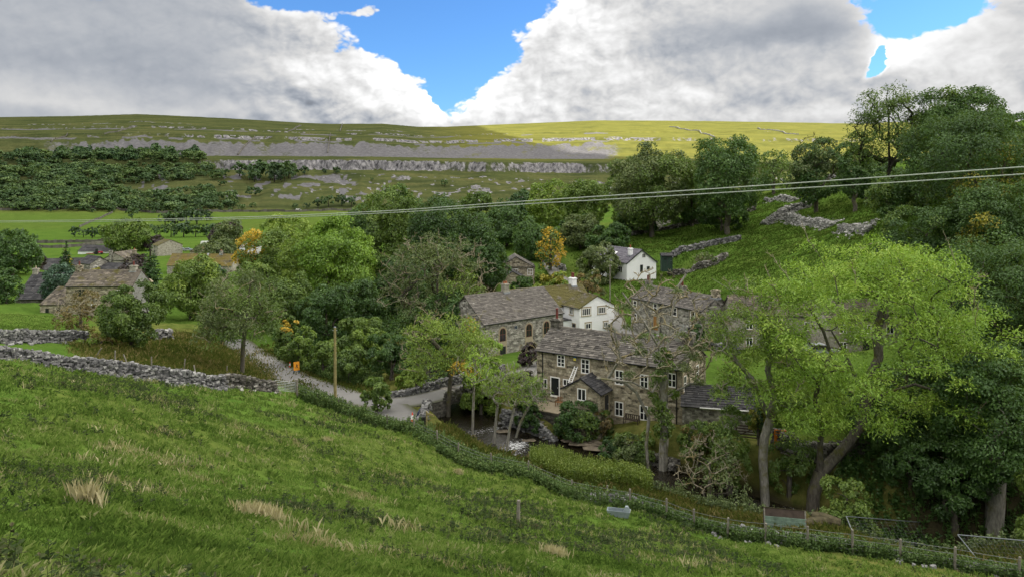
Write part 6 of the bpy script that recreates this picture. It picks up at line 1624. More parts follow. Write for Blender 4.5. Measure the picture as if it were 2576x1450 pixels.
t = local_thing('garden_gate', 'small grey iron gate at the head of the stone steps', 'gate', .55, -3.05, 1.12)
b = MB(); b.bar((0, 0, .05), (0, 0, 1.05), .05); b.bar((.9, 0, .05), (.9, 0, 1.05), .05); b.bar((0, 0, .15), (.9, 0, .15), .04); b.bar((0, 0, .95), (.9, 0, .95), .04)
for i in range(1, 8): b.bar((.9 * i / 8, 0, .15), (.9 * i / 8, 0, 1.0), .02)
b.build('gate_leaf', MAT['galvanised'], t)
b = MB(); b.tube([(1.1, 0, 0), (1.1, 0, 1.1), (1.1, 0, 1.25)], [.14, .13, .05], 8); b.build('gatepost', MAT['stone_trim'], t)
def bench(label, x, y, z, rz, m='wood_bench'):
    t = local_thing('garden_bench', label, 'bench', x, y, z, rz)
    b = MB()
    for i in range(4): b.box(-.75, .75, -.42 + i * .115, -.33 + i * .115, .42, .45)
    b.build('seat', MAT[m], t); b = MB()
    for i in range(7): b.box(-.68 + i * .21, -.60 + i * .21, .06, .085, .5, .86)
    b.box(-.75, .75, .055, .09, .862, .94); b.box(-.75, .75, .055, .09, .455, .499); b.build('backrest', MAT[m], t)
    for sx in (-.78, .72):
        b = MB(); b.box(sx, sx + .06, -.45, -.39, 0, .62); b.build('leg', MAT[m], t); b = MB(); b.box(sx, sx + .06, .05, .11, 0, .95); b.build('leg', MAT[m], t)
        b = MB(); b.box(sx - .01, sx + .07, -.47, .049, .621, .66); b.build('armrest', MAT[m], t)
bench('brown wooden garden bench on the terrace by the porch', 3.75, -.75, 1.12, -33); bench('dark wooden bench against the right part of the cottage front', 11.6, -.8, g1(*mloc(11.6, -.8, 0)[:2]) - mill.root.location.z, -33, 'wood_dark')
def ladder():
    top = mill.hit(1450, 920, *mill.face('front')); fr = mill.face('front', -1.35); bot = mill.hit(1433, 962, *fr)
    t = local_thing('ladder', 'white ladder leaning on the cottage wall above the porch roof', 'ladder', 0, 0, 0)
    a = Vector((bot[0], -1.35, bot[1])); c = Vector((top[0], -.09, top[1])); b = MB()
    for s in (-.2, .2): b.bar(a + Vector((s, 0, 0)), c + Vector((s * .8, 0, 0)), .06, .09)
    b.build('rail', MAT['white_paint'], t); b = MB()
    for i in range(1, 9): f = i / 9; p = a + (c - a) * f; b.bar(p - Vector((.19, 0, 0)), p + Vector((.19, 0, 0)), .045)
    b.build('rungs', MAT['white_paint'], t)
ladder()
# --- rocks in the stream
for i, (u, v, s, lab) in enumerate(((1470, 1130, 1.5, 'flat pale brown rock slab in mid stream'), (1520, 1142, 1.9, 'largest flat rock slab in the stream below the laurel bush'), (1555, 1152, 1.1, 'small pale rock slab right of the largest slab'), (1378, 1108, .9, 'dark wet rock at the foot of the steps'), (1430, 1120, .8, 'mossy rock in the stream left of the slabs'),
                          (1265, 1100, .7, 'wet rock at the top of the white water'), (1330, 1122, .6, 'rock under the leaning ash stems'), (1610, 1160, .9, 'dark rock where the stream goes under the trees'))):
    p = G(u, v, 50, 95); rs = np.random.RandomState(i); b = MB(); N = 9; rings = [(0, .0), (.12, .8), (.2, 1.0), (.26, .7), (.28, .0)]
    for k in range(len(rings) - 1):
        for q in range(N):
            f = lambda kk, qq: (s * rings[kk][1] * (1 + .3 * vnoise(np.array([qq % N + .5]), np.array([i * 3.3]), 4)[0]) * math.cos(6.283 * (qq % N) / N), .55 * s * rings[kk][1] * (1 + .3 * vnoise(np.array([qq % N + .5]), np.array([i * 3.3]), 5)[0]) * math.sin(6.283 * (qq % N) / N), rings[kk][0] * min(1, s) * (1.6 + .4 * math.sin(qq * 2.1 + i)))
            pts = [f(k, q), f(k, q + 1), f(k + 1, q + 1), f(k + 1, q)]
            b.face(pts if k > 0 and k < 3 else ([pts[1], pts[2], pts[3]] if k == 0 else pts[:3]))
    d_, zz = near_line(np.array([p.x]), np.array([p.y]), STREAM_S)
    tag(b.build('rock', MAT['rock_slab'], None, loc=(p.x, p.y, max(float(zz[0]), p.z) - .12)), lab, 'rock', 'rocks in the stream')
# --- fence along the foot of the field
FEN = [(748, 76.5), (800, 75), (850, 72.5), (905, 70), (975, 67), (1040, 65.2), (1100, 63.6), (1152, 62), (1236, 59.6), (1329, 57), (1440, 54.2), (1527, 52.2), (1584, 50.8), (1676, 48.6), (1745, 46.9), (1829, 45), (1925, 43.3), (2031, 42), (2145, 41), (2263, 40.4), (2400, 39.8), (2560, 39.4)]
def fence():
    ps = [at(u, D) for u, D in FEN]; root = empty('wire_fence', ps[9], 0, 'long post and wire fence along the bottom of the foreground field', 'fence'); o = Vector(ps[9]); rs = random.Random(4)
    tops = []
    for p in ps:
        h = rs.uniform(1.15, 1.4); l = Vector((rs.uniform(-.07, .07), rs.uniform(-.07, .07), 0)); b = MB(); b.tube([p - o - Vector((0, 0, .3)), p - o + l + Vector((0, 0, h)), p - o + l + Vector((0, 0, h + .03))], [.075, .07, .04], 7); b.build('post', MAT['wood_grey'], root); tops.append((p - o + l, h))
    for f in (.95, .72, .48, .25):
        b = MB()
        for (a, ha), (c, hc) in zip(tops[:-1], tops[1:]): b.tube([a + Vector((0, 0, 1.2 * f)), (a + c) / 2 + Vector((0, 0, 1.17 * f)), c + Vector((0, 0, 1.2 * f))], .011, 4, cap=False)
        b.build('wire', MAT['wire'], root)
fence()
def post(label, p, h, lean=(0, 0), r=.08, m='wood_grey', name='fence_post', group=None):
    b = MB(); b.tube([(0, 0, -.3), (lean[0] * .6, lean[1] * .6, h * .6), (lean[0], lean[1], h), (lean[0], lean[1], h + .02)], [r, r * .95, r * .9, r * .5], 8)
    return tag(b.build(name, MAT[m], None, loc=p), label, 'post', group)
post('lone weathered post standing in the foreground field', G(1303, 1316, 20, 60), 1.0, (.02, 0), .085)
GP = 'old posts along the tumbled wall'
for lab, u, v, h, ln in (('upright old post behind the tumbled wall', 289, 921, 1.5, (.02, 0)), ('old post leaning left behind the tumbled wall', 325, 926, 1.35, (-.55, 0)), ('short post leaning steeply right behind the tumbled wall', 238, 899, 1.0, (.7, 0)), ('thin post among rough grass near the lane ash', 463, 926, 1.0, (.1, 0)), ('pale rail leaning across the tumbled wall', 497, 968, 1.9, (-.45, .2)), ('thin stake behind the young maple trunk', 381, 924, 1.1, (0, 0)), ('short stake left of the lane ash trunk', 570, 940, .9, (.05, 0))):
    post(lab, G(u, v, 55, 100), h, ln, .07, group=GP)
# --- field gate
def field_gate():
    a, c = at(690, 76.4), at(741, 78.0); a.z = g1(a.x, a.y); L = (c - a).length; rz = math.atan2(c.y - a.y, c.x - a.x)
    t = empty('field_gate', a, rz, 'galvanised seven bar field gate at the end of the mossy wall stub', 'gate'); sl = (c.z - a.z)
    b = MB()
    for z in (.2, .36, .52, .68, .85, 1.02, 1.2): b.tube([(0.05, 0, z), (L, 0, z + sl)], .028, 6)
    for x in (.05, L * .5, L): b.bar((x, 0, .2 + sl * x / L), (x, 0, 1.2 + sl * x / L), .05)
    b.build('bars', MAT['steel'], t); b = MB(); b.tube([(L + .15, 0, -.4 + sl), (L + .15, 0, 1.45 + sl), (L + .15, 0, 1.5 + sl)], [.13, .12, .08], 8); b.build('gatepost', MAT['wood_grey'], t)
field_gate()
def dark_gate():
    a = at(1850, 66.5); t = empty('wooden_gate', a, R(-20), 'dark wooden five bar gate right of the outhouse', 'gate'); b = MB()
    for z in (.25, .5, .75, 1.0, 1.25): b.box(0, 1.9, -.03, .03, z, z + .1)
    b.bar((.05, 0, .2), (.05, 0, 1.35), .1); b.bar((1.85, 0, .2), (1.85, 0, 1.35), .1); b.bar((.1, .04, .3), (1.8, .04, 1.25), .04, .09); b.build('bars', MAT['wood_dark'], t)
    b = MB(); b.box(2.0, 2.2, -.1, .1, -.4, 1.6); b.build('gatepost', MAT['wood_dark'], t)
dark_gate()
# --- telegraph pole, overhead cables
p = at(843, 81); t = empty('telegraph_pole', p, 0, 'plain greenish wooden telegraph pole beside the lane', 'pole')
b = MB(); hp = (HV - 822) / F * 81 - p.z; b.tube([(0, 0, -.5), (-.02, 0, hp * .6), (-.04, 0, hp)], [.17, .15, .13], 10); b.build('post', MAT['wood_pole'], t)
b = MB(); b.tube([(-.04, 0, hp), (-.04, 0, hp + .08)], [.15, .10], 10); b.build('cap', MAT['galvanised'], t); b = MB(); b.bar((-.3, 0, hp - .35), (.22, 0, hp - .35), .06); b.build('bracket', MAT['steel'], t)
b = MB()
for k in range(5): b.bar((-.2 if k % 2 else 0, -.05, hp - 1.2 - k * .4), (0 if k % 2 else .2, -.05, hp - 1.2 - k * .4), .03)
b.build('step_bolts', MAT['steel'], t)
p = at(1534, 136); t = empty('utility_pole', p, 0, 'slim grey pole between the white cottage and the bungalow', 'pole'); b = MB(); hq = (HV - 665) / F * 136 - p.z; b.tube([(0, 0, -.4), (0, 0, hq)], [.12, .09], 8); b.build('post', MAT['wood_grey'], t); b = MB(); b.bar((-.35, 0, hq - .2), (.35, 0, hq - .2), .07); b.build('bracket', MAT['steel'], t)
for lab, pts in (('upper pale overhead cable sagging across the whole valley', [(-800, 558), (-120, 557), (0, 556), (300, 553), (650, 546), (1000, 530), (1290, 508), (1600, 488), (1900, 468), (2240, 444), (2575, 420), (2800, 403), (3400, 352)]),
                 ('lower pale overhead cable running just below the upper one', [(-800, 561), (-120, 560), (0, 559), (300, 557), (650, 550), (1000, 535), (1290, 515), (1600, 498), (1900, 480), (2240, 460), (2575, 438), (2800, 424), (3400, 384)])):
    b = MB(); q = []
    for u, v in pts: D = 1 / (1 / 120 + (1 / 26 - 1 / 120) * max(u, -200) / 2575); q.append(P(u, v, D))
    q = np.array(q); n = 60; s = np.linspace(0, len(q) - 1, n); q = np.stack([np.interp(s, np.arange(len(q)), q[:, k]) for k in range(3)], 1)
    for _ in range(2): q[1:-1] = .25 * q[:-2] + .5 * q[1:-1] + .25 * q[2:]
    o = q[n // 2].copy(); b.tube([x - o for x in q], [.035 - .014 * i / n for i in range(n)], 6); tag(b.build('power_cable', MAT['cable'], None, loc=o), lab, 'cable')
# --- road furniture
def cone(label, p, h):
    t = empty('traffic_cone', p, 0, label, 'traffic cone', 'traffic cones'); k = h
    b = MB(); b.box(-.24 * k, .24 * k, -.24 * k, .24 * k, 0, .05 * k); b.build('base', MAT['white_paint'], t)
    for z0, z1, m, nm in ((.05, .33, 'cone_red', 'body'), (.33, .72, 'white_paint', 'reflective_sleeve'), (.72, 1.0, 'cone_red', 'tip')):
        r = lambda z: (.19 - .155 * z) * k
        b = MB(); b.tube([(0, 0, z0 * k), (0, 0, z1 * k)], [r(z0), r(z1)], 14); b.build(nm, MAT[m], t)
cone('red and white traffic cone at the road end by the black bin', G(1037, 1061, 60, 85), 1.0); cone('red and white traffic cone behind the orange road sign', at(729, 95), .75)
p = at(746, 92); t = empty('road_sign', p, R(28), 'orange temporary road sign standing on a blue frame at the lane verge', 'road sign')
b = MB(); b.hexa([(-.36, -.03, .45), (.36, -.03, .45), (.36, 0, .45), (-.36, 0, .45), (-.36, .14, 1.5), (.36, .14, 1.5), (.36, .17, 1.5), (-.36, .17, 1.5)]); pl = b.build('panel', MAT['orange_sign'], t)
b = MB()
for (x0, z0, x1, z1, w) in ((-.12, .75, .02, 1.0, .07), (.02, 1.0, .0, 1.2, .09), (.02, 1.0, .16, .75, .07), (-.02, 1.15, .18, .98, .05)): b.bar((x0, -.045 + (z0 - .45) * .162, z0), (x1, -.045 + (z1 - .45) * .162, z1), w, .01, up=(0, 1, .16))
b.build('symbol', MAT['dark_paint'], pl)
b = MB(); b.bar((-.34, -.02, 0), (-.34, .07, .6), .05); b.bar((.34, -.02, 0), (.34, .07, .6), .05); b.bar((-.3, .5, 0), (-.3, .12, 1.2), .05); b.bar((.3, .5, 0), (.3, .12, 1.2), .05); b.build('frame', MAT['blue_paint'], t)
p = G(1063, 1074, 60, 85); t = empty('litter_bin', p, 0, 'round black litter bin at the end of the bridge parapet', 'bin')
b = MB(); b.tube([(0, 0, 0), (0, 0, .9)], [.30, .33], 16); b.build('body', MAT['black_plastic'], t); b = MB(); b.tube([(0, 0, .98), (0, 0, 1.02), (0, 0, 1.12), (0, 0, 1.17)], [.30, .36, .34, .2], 16); b.build('lid', MAT['black_plastic'], t); b = MB()
for a in (.4, 2.0, 3.6, 5.2): b.bar((.28 * math.cos(a), .28 * math.sin(a), .88), (.28 * math.cos(a), .28 * math.sin(a), 1.0), .06)
b.build('lid_struts', MAT['black_plastic'], t)
p = G(1073, 1080, 60, 85); t = empty('fingerpost', p, R(-25), 'wooden footpath fingerpost beside the black bin', 'signpost')
b = MB(); b.box(-.055, .055, -.055, .055, -.3, 1.75); b.build('post', MAT['wood_pole'], t); b = MB(); b.hexa([(.06, -.03, 1.42), (.72, -.03, 1.36), (.72, .03, 1.36), (.06, .03, 1.42), (.06, -.03, 1.64), (.72, -.03, 1.52), (.72, .03, 1.52), (.06, .03, 1.64)]); b.build('arm', MAT['wood_pole'], t)
a, c = G(1046, 1050, 60, 85), G(1070, 1016, 60, 90); b = MB(); a2 = a + Vector((0, 0, .05)); c2 = c + Vector((0, 0, .25)); o = a.copy()
for i in range(6):
    f0, f1 = i / 6, (i + 1) / 6; q0, q1 = a2 + (c2 - a2) * f0 - o, a2 + (c2 - a2) * f1 - o; w0, w1 = .5 + .12 * math.sin(i * 2.3), .5 + .12 * math.sin(i * 2.3 + 2.3)
    b.hexa([q0, q0 + Vector((.25, .1, 0)), q1 + Vector((.25, .1, 0)), q1, q0 + Vector((.16, .1, w0)), q0 + Vector((.24, .14, w0)), q1 + Vector((.24, .14, w1)), q1 + Vector((.16, .1, w1))])
tag(b.build('folded_sheet', MAT['blue_tarp'], None, loc=o), 'dark blue sheet leaning along the near bridge parapet', 'sheet')
# --- things by the fence
p = G(1556, 1298, 40, 65); t = empty('water_trough', p, R(-14), 'pale galvanised water trough with a float box below the fence', 'trough')
b = MB(); c0 = [(-.75, -.28), (.75, -.28), (.75, .28), (-.75, .28)]
for i in range(4):
    (x0, y0), (x1, y1) = c0[i], c0[(i + 1) % 4]; k = .82
    b.face([(x0 * k, y0 * k, .05), (x1 * k, y1 * k, .05), (x1, y1, .45), (x0, y0, .45)]); b.face([(x0 * .95, y0 * .88, .45), (x1 * .95, y1 * .88, .45), (x1 * k * .95, y1 * k * .9, .1), (x0 * k * .95, y0 * k * .9, .1)]); b.face([(x0, y0, .45), (x1, y1, .45), (x1 * .95, y1 * .88, .45), (x0 * .95, y0 * .88, .45)])
b.face([(-.6, -.2, .1), (.6, -.2, .1), (.6, .2, .1), (-.6, .2, .1)]); b.build('basin', MAT['trough'], t); b = MB(); b.hexa([(.3, -.2, .4), (.72, -.2, .4), (.72, .2, .4), (.3, .2, .4), (.42, -.12, .72), (.6, -.12, .72), (.6, .12, .72), (.42, .12, .72)]); b.build('float_box', MAT['trough'], t)
p = G(1975, 1338, 38, 60); t = empty('hen_house', p, R(-12), 'low hen house with green boarded side and brown flap below the huge ash', 'hen house'); W2 = 1.25
b = MB()
for i in range(4): z = .08 + i * .2; b.box(-W2, W2, -.02 + i * .06, .03 + i * .06, z, z + .192, .3 + .15 * i)
b.build('boards', MAT['green_board'], t); b = MB(); b.hexa([(-W2, .2, .88), (W2, .2, .88), (W2, .26, .88), (-W2, .26, .88), (-W2, .42, 1.32), (W2, .42, 1.32), (W2, .48, 1.32), (-W2, .48, 1.32)]); b.build('flap', MAT['wood_dark'], t)
b = MB(); b.box(-W2 + .05, W2 - .05, .30, 1.1, .02, .86); b.build('body', MAT['wood_dark'], t); b = MB(); b.hexa([(-W2 - .08, .38, 1.325), (W2 + .08, .38, 1.325), (W2 + .08, 1.3, .87), (-W2 - .08, 1.3, .87), (-W2 - .08, .38, 1.37), (W2 + .08, .38, 1.37), (W2 + .08, 1.3, .92), (-W2 - .08, 1.3, .92)]); b.build('roof', MAT['moss_log'], t)
for s in (-W2 - .02, W2 - .06): b = MB(); b.bar((s + .04, -.05, -.05), (s + .04, .36, 1.32), .08); b.build('corner_post', MAT['wood_grey'], t)
def hurdle(label, px, D, th=.035, mesh=True):
    q = [Vector(P(u, v, d)) for (u, v), d in zip(px, D)]; o = q[0].copy(); q = [x - o for x in q]
    t = empty('mesh_panel', o, 0, label, 'fence panel', 'old wire mesh panels'); b = MB()
    for i in range(4): b.tube([q[i], q[(i + 1) % 4]], th, 6)
    b.build('frame', MAT['galvanised'], t)
    if mesh:
        b = MB()
        for i in range(1, 15): f = i / 15; b.tube([q[0] + (q[1] - q[0]) * f, q[3] + (q[2] - q[3]) * f], .0035, 3, cap=False)
        for i in range(1, 7): f = i / 7; b.tube([q[0] + (q[3] - q[0]) * f, q[1] + (q[2] - q[1]) * f], .0035, 3, cap=False)
        b.build('mesh', MAT['wire'], t)
def on(u, v, up=0): g = G(u, v, 35, 62); return g.y
hurdle('large galvanised mesh panel propped up right of the hen house', [(2128, 1297), (2318, 1312), (2345, 1368), (2150, 1352)], [on(2150, 1352) + 1.2, on(2345, 1368) + 1.0, on(2345, 1368), on(2150, 1352)])
hurdle('second mesh panel lying under the front of the large propped panel', [(2165, 1352), (2330, 1366), (2338, 1372), (2160, 1358)], [on(2165, 1358) + .5, on(2330, 1372) + .5, on(2338, 1372), on(2160, 1358)], mesh=False)
hurdle('mesh panel half sunk in grass at the lower right edge', [(2408, 1343), (2575, 1358), (2620, 1424), (2462, 1410)], [on(2462, 1410) + 1.3, on(2575, 1415) + 1.2, on(2575, 1420), on(2462, 1410)])
for i, (u, v, s, rz, lab) in enumerate(((2052, 1326, .35, 20, 'mossy log lying left in the heap beside the hen house'), (2078, 1322, .42, -35, 'thick mossy log in the middle of the heap beside the hen house'), (2104, 1326, .30, 60, 'short mossy log at the right of the heap beside the hen house'))):
    p = G(u, v, 38, 60); b = MB(); b.tube([(-.9, 0, s), (-.3, .04, s * 1.02), (.4, -.03, s * .95), (.9, .02, s * .9)], [s * .8, s, s * .95, s * .75], 10); ob = b.build('log', MAT['moss_log'], None, loc=p); ob.rotation_euler = (0, 0, R(rz)); tag(ob, lab, 'log', 'logs beside the hen house')
p = at(1962, 63.0); t = empty('machine_frame', p + Vector((0, 0, 1.2)), R(-10), 'orange metal machine frame behind the coped stone wall', 'machine'); b = MB()
for x in (-.45, .45): b.bar((x, 0, -1.2), (x, 0, .55), .09); b.bar((x, .5, -1.2), (x, .5, .5), .09)
for z in (.05, .3, .52): b.bar((-.5, 0, z), (.5, 0, z), .08)
b.build('frame', MAT['orange_machine'], t); b = MB(); b.box(-.38, .38, .05, .45, -.6, .02); b.build('tank', MAT['orange_machine'], t)
# --- vehicles
def car(label, p, rz, paint, L=4.0, W=1.7, H=1.45, van=False, cat='car', group=None, name='parked_car'):
    t = empty(name, p, R(rz), label, cat, group)
    if van: prof = [(-.5, .22), (-.5, .62), (-.47, .98), (.20, 1.0), (.36, .62), (.47, .52), (.5, .22)]; glass = [(.08, .60), (.08, .92), (.20, .92), (.33, .62)]
    else: prof = [(-.5, .22), (-.5, .58), (-.42, .66), (-.30, .98), (.10, 1.0), (.26, .66), (.46, .56), (.5, .40), (.5, .22)]; glass = [(-.37, .66), (-.28, .92), (.09, .94), (.21, .66)]
    b = MB(); n = len(prof); ins = lambda z: .5 * W * (1 - .16 * max(0, (z - .6) / .4))
    l = [(x * L, ins(z), z * H) for x, z in prof]; r = [(x * L, -ins(z), z * H) for x, z in prof]
    b.face(l[::-1]); b.face(r)
    for i in range(n): j = (i + 1) % n; b.face([l[i], l[j], r[j], r[i]][::-1])
    body = b.build('body', MAT[paint], t)
    for s in (1, -1):
        b = MB(); q = [(x * L, s * (ins(z) + .012), z * H) for x, z in glass]; b.face(q if s < 0 else q[::-1]); b.build('side_window', MAT['glass'], t)
    for nm, (a, c) in (('windscreen', ((.115, .965), (.245, .69)) if not van else ((.215, .96), (.345, .66))), ('rear_window', ((-.405, .70), (-.315, .95)) if not van else ((-.506, .62), (-.478, .94)))):
        b = MB(); d = .02 if a[0] > 0 else -.02; b.face([(a[0] * L + d, .40 * W, a[1] * H + .012), (c[0] * L + d, .42 * W, c[1] * H + .012), (c[0] * L + d, -.42 * W, c[1] * H + .012), (a[0] * L + d, -.40 * W, a[1] * H + .012)]); b.build(nm, MAT['glass'], t)
    for x in (-.31, .31):
        for s in (1, -1):
            b = MB(); b.tube([(x * L, s * (W / 2 - .2), .31), (x * L, s * (W / 2 + .01), .31)], .31, 14); w = b.build('wheel', MAT['rubber'], t); b = MB(); b.tube([(x * L, s * (W / 2 - .02), .31), (x * L, s * (W / 2 + .025), .31)], .19, 12); b.build('rim', MAT['steel'], w)
    for s in (1, -1):
        b = MB(); b.box(.485 * L, .502 * L, s * .33 * W - .14, s * .33 * W + .14, .44 * H, .52 * H); b.build('headlight', MAT['white_paint'], t)
        b = MB(); b.box(-.503 * L, -.49 * L, s * .36 * W - .1, s * .36 * W + .1, .48 * H, .58 * H); b.build('tail_light', MAT['cone_red'], t)
    return t
def flat(u, D): q = at(u, D); return q + Vector((0, 0, .02))
car('glossy red car parked in the yard before the terraced cottages', flat(1662, 103.5), 150, 'car_red')
car('silver blue car glimpsed behind the lower crown of the huge ash', flat(2062, 88), 5, 'car_silver')
car('pale blue car parked on the right of the field barn', flat(473, 335), 10, 'car_silver', group='cars by the field barn'); car('pale blue car half hidden behind the field barn corner', flat(458, 338), 15, 'car_silver', group='cars by the field barn')
car('white van parked beyond the small honey stone barn', flat(520, 372), 0, 'car_white', 5.6, 2.0, 2.3, True, 'van', name='white_van'); car('white van on the far road below the scar', flat(751, 752), 4, 'car_white', 5.6, 2.1, 2.4, True, 'van', name='white_van')
p = at(234, 336); t = empty('farm_trailer', p, R(-3), 'dark red farm trailer in front of the long white farm shed', 'trailer'); b = MB(); b.box(-2.6, 2.6, -1.1, 1.1, .8, 2.5); b.build('body', MAT['red_trailer'], t); b = MB(); b.bar((2.6, 0, .8), (4.0, 0, .6), .15); b.build('drawbar', MAT['dark_paint'], t)
for x in (-1.2, .2):
    for s in (1.0, -1.25): b = MB(); b.tube([(x, s, .5), (x, s + .25, .5)], .5, 12); b.build('wheel', MAT['rubber'], t)
p = at(248, 325); t = empty('tractor', p, R(20), 'small red tractor beside the dark red trailer', 'tractor'); b = MB(); b.box(-.2, 1.6, -.4, .4, .7, 1.4); b.build('bonnet', MAT['car_red'], t); b = MB(); b.hexa([(-1.3, -.7, .9), (-.2, -.7, .9), (-.2, .7, .9), (-1.3, .7, .9), (-1.2, -.6, 2.5), (-.35, -.6, 2.5), (-.35, .6, 2.5), (-1.2, .6, 2.5)]); b.build('cab', MAT['glass'], t)
for x, r_ in ((-.9, .8), (1.2, .45)):
    for s in (.6, -.95): b = MB(); b.tube([(x, s, r_), (x, s + .35, r_)], r_, 14); b.build('wheel', MAT['rubber'], t)
# ------------------------------------------------------------------ grass and weeds
def inpoly(x, y, poly):
    c = np.zeros(len(x), bool); n = len(poly)
    for i in range(n):
        x0, y0 = poly[i]; x1, y1 = poly[(i + 1) % n]
        k = ((y0 > y) != (y1 > y)) & (x < (x1 - x0) * (y - y0) / (y1 - y0 + 1e-12) + x0); c ^= k
    return c
xy = lambda u, D: ((u - CX) / F * D, D)
FIELD = [xy(u, D) for u, D in ((-260, 48), (0, 54), (130, 57), (250, 61), (380, 64), (480, 67), (560, 70.8), (690, 75.2), (748, 75.5), (905, 69), (1040, 64.2), (1152, 61), (1329, 56), (1440, 53.3), (1584, 50), (1745, 46), (1829, 44.2), (2031, 41.2), (2263, 39.6), (2700, 38.5))] + [(14, 8), (5, 1.5), (-3, 1.5), (-18, 12)]
def blades(rs, x, y, z, h, w, lean, bend=.35):
    n = len(x); a = rs.rand(n) * 6.283; d = np.stack([np.cos(a), np.sin(a), np.zeros(n)], 1); s = np.stack([-d[:, 1], d[:, 0], np.zeros(n)], 1)
    p = np.stack([x, y, z - .02], 1); up = np.array([0, 0, 1.0]); h = h[:, None]; w = w[:, None]; lean = lean[:, None]
    m = p + up * h * .6 + d * h * lean * .4; t = p + up * h * (1 - lean * bend) + d * h * lean
    V = np.stack([p - s * w / 2, p + s * w / 2, m + s * w * .38, t, m - s * w * .38], 1)
    return V
def grass(name, label, cat, poly, r0, r1, N, th0, th1, hgt, wid, material, seed, patch=.5, mask=None, tuft=7, lean=(.2, .9), spread=.10, power=0.0, straw=.05):
    rs = np.random.RandomState(seed); K = int(N / tuft * 1.0)
    q = rs.rand(K * 3)
    r = (r0 ** power + (r1 ** power - r0 ** power) * q) ** (1 / power) if power else r0 * (r1 / r0) ** q
    th = np.radians(rs.uniform(th0, th1, K * 3)); x, y = r * np.sin(th), r * np.cos(th)
    ok = inpoly(x, y, poly)
    if mask is not None: ok &= mask(x, y, rs)
    x, y = x[ok][:K], y[ok][:K]; k = len(x); r = np.hypot(x, y)
    sz = .35 + 1.9 * fbm(x / .8, y / .8, seed, 3) ** 1.7; tt = fbm(x / 2.6, y / 2.6, seed + 3, 4); kind = rs.rand(k) < straw * np.clip((fbm(x / 5, y / 5, seed + 9, 3) - .35) * 6, 0, 2.5)
    i = np.repeat(np.arange(k), tuft); n = len(i)
    sp = spread * (1 + r[i] / 25); xx = x[i] + rs.normal(size=n) * sp; yy = y[i] + rs.normal(size=n) * sp; zz = gz(xx, yy)
    h = hgt(r[i]) * sz[i] * rs.uniform(.55, 1.2, n) * np.where(kind[i], 1.35, 1); w = wid(r[i]) * rs.uniform(.7, 1.3, n); ln = rs.uniform(lean[0], lean[1], n)
    V = blades(rs, xx, yy, zz, h, w, ln)
    tint = np.clip(patch * (tt[i] - .5) * 2 + .42 + .26 * rs.normal(size=n), 0, 1); tint = np.where(kind[i], rs.uniform(.85, 1.35, n), tint)
    f = np.arange(5 * n).reshape(-1, 5)
    o = link(name, mesh_np(name, V.reshape(-1, 3), f, MAT[material], tint=np.repeat(tint, 5)))
    return tag(o, label, cat, kind='stuff')
grass('meadow_grass', 'short bright pasture grass of the foreground field', 'grass', FIELD, 3.0, 78, 430000, -40, 40, lambda r: .10 + .0032 * r, lambda r: .005 + .0011 * r, 'grass_near', 1, straw=.03, spread=.05, tuft=10)
def bandmask(lo, hi, k=1):
    return lambda x, y, rs: rs.rand(len(x)) < np.clip((fbm(x / 3, y / 3, 7, 3) - lo) / (hi - lo), 0, 1)
grass('tall_grass', 'pale seeding grass in streaks over the foreground field', 'grass', FIELD, 14.0, 76, 45000, -40, 40, lambda r: .15 + .003 * r, lambda r: .0012 + .00022 * r, 'grass_straw', 2, mask=bandmask(.56, .74), tuft=9, lean=(.05, .5), spread=.12)
RANK = [xy(u, D) for u, D in ((748, 77.5), (850, 73.5), (975, 68), (1040, 66.2), (1152, 63), (1329, 58), (1440, 55.2), (1584, 51.8), (1745, 47.9), (1829, 46), (2031, 43), (2263, 41.4), (2700, 40.4), (2700, 47.5), (2300, 49.5), (2130, 51.5), (1960, 54), (1830, 57), (1700, 60), (1600, 63), (1500, 66), (1300, 68.4), (1200, 72), (1110, 70.5), (1075, 69), (1000, 68.5), (930, 72), (880, 76.5), (800, 84), (745, 90), (735, 83))]
grass('rank_grass', 'long rank grass between the fence and the stream', 'grass', RANK, 38, 92, 70000, -20, 40, lambda r: .45 + .0 * r, lambda r: .045 + .0004 * r, 'grass_rank', 3, tuft=8, lean=(.15, .8), spread=.12, power=1.0)
ROUGHL = [xy(u, D) for u, D in ((240, 66), (380, 68.5), (480, 71), (600, 76), (650, 80), (700, 86), (690, 93), (640, 99), (560, 112), (430, 104), (250, 90), (180, 84))]
grass('rough_grass', 'dull rough grass between the tumbled wall and the lane', 'grass', ROUGHL, 64, 116, 42000, -34, -16, lambda r: .45 + .0 * r, lambda r: .07 + .0 * r, 'grass_rank', 4, tuft=8, lean=(.15, .7), spread=.16, power=1.0)
VERGE = [xy(u, D) for u, D in ((655, 103), (700, 98.5), (742, 93.5), (790, 89), (860, 85.5), (930, 82.5), (960, 84), (960, 90), (850, 92), (760, 98), (700, 106), (660, 112))]
grass('verge_grass', 'tawny verge grass under the lane hedge', 'grass', VERGE, 80, 116, 14000, -24, -8, lambda r: .40 + .0 * r, lambda r: .07 + .0 * r, 'grass_rank', 5, tuft=8, spread=.14, power=1.0)
SLOPE = [xy(u, D) for u, D in ((1530, 132), (1700, 112), (1830, 90), (2000, 92), (2250, 84), (2450, 76), (2650, 70), (2700, 110), (2500, 150), (2200, 200), (2080, 228), (1880, 240), (1600, 236), (1480, 225), (1400, 190), (1450, 165))]
def slopemask(x, y, rs):
    d, _ = near_line(x, y, LANE_S); return d > 2.6
grass('slope_grass', 'tussocky pasture grass on the right hand slope', 'grass', SLOPE, 74, 245, 120000, 5, 42, lambda r: .16 + .0012 * r, lambda r: .03 + .0008 * r, 'grass_slope', 6, mask=slopemask, tuft=9, lean=(.3, 1.0), spread=.10, power=.5, straw=.0)
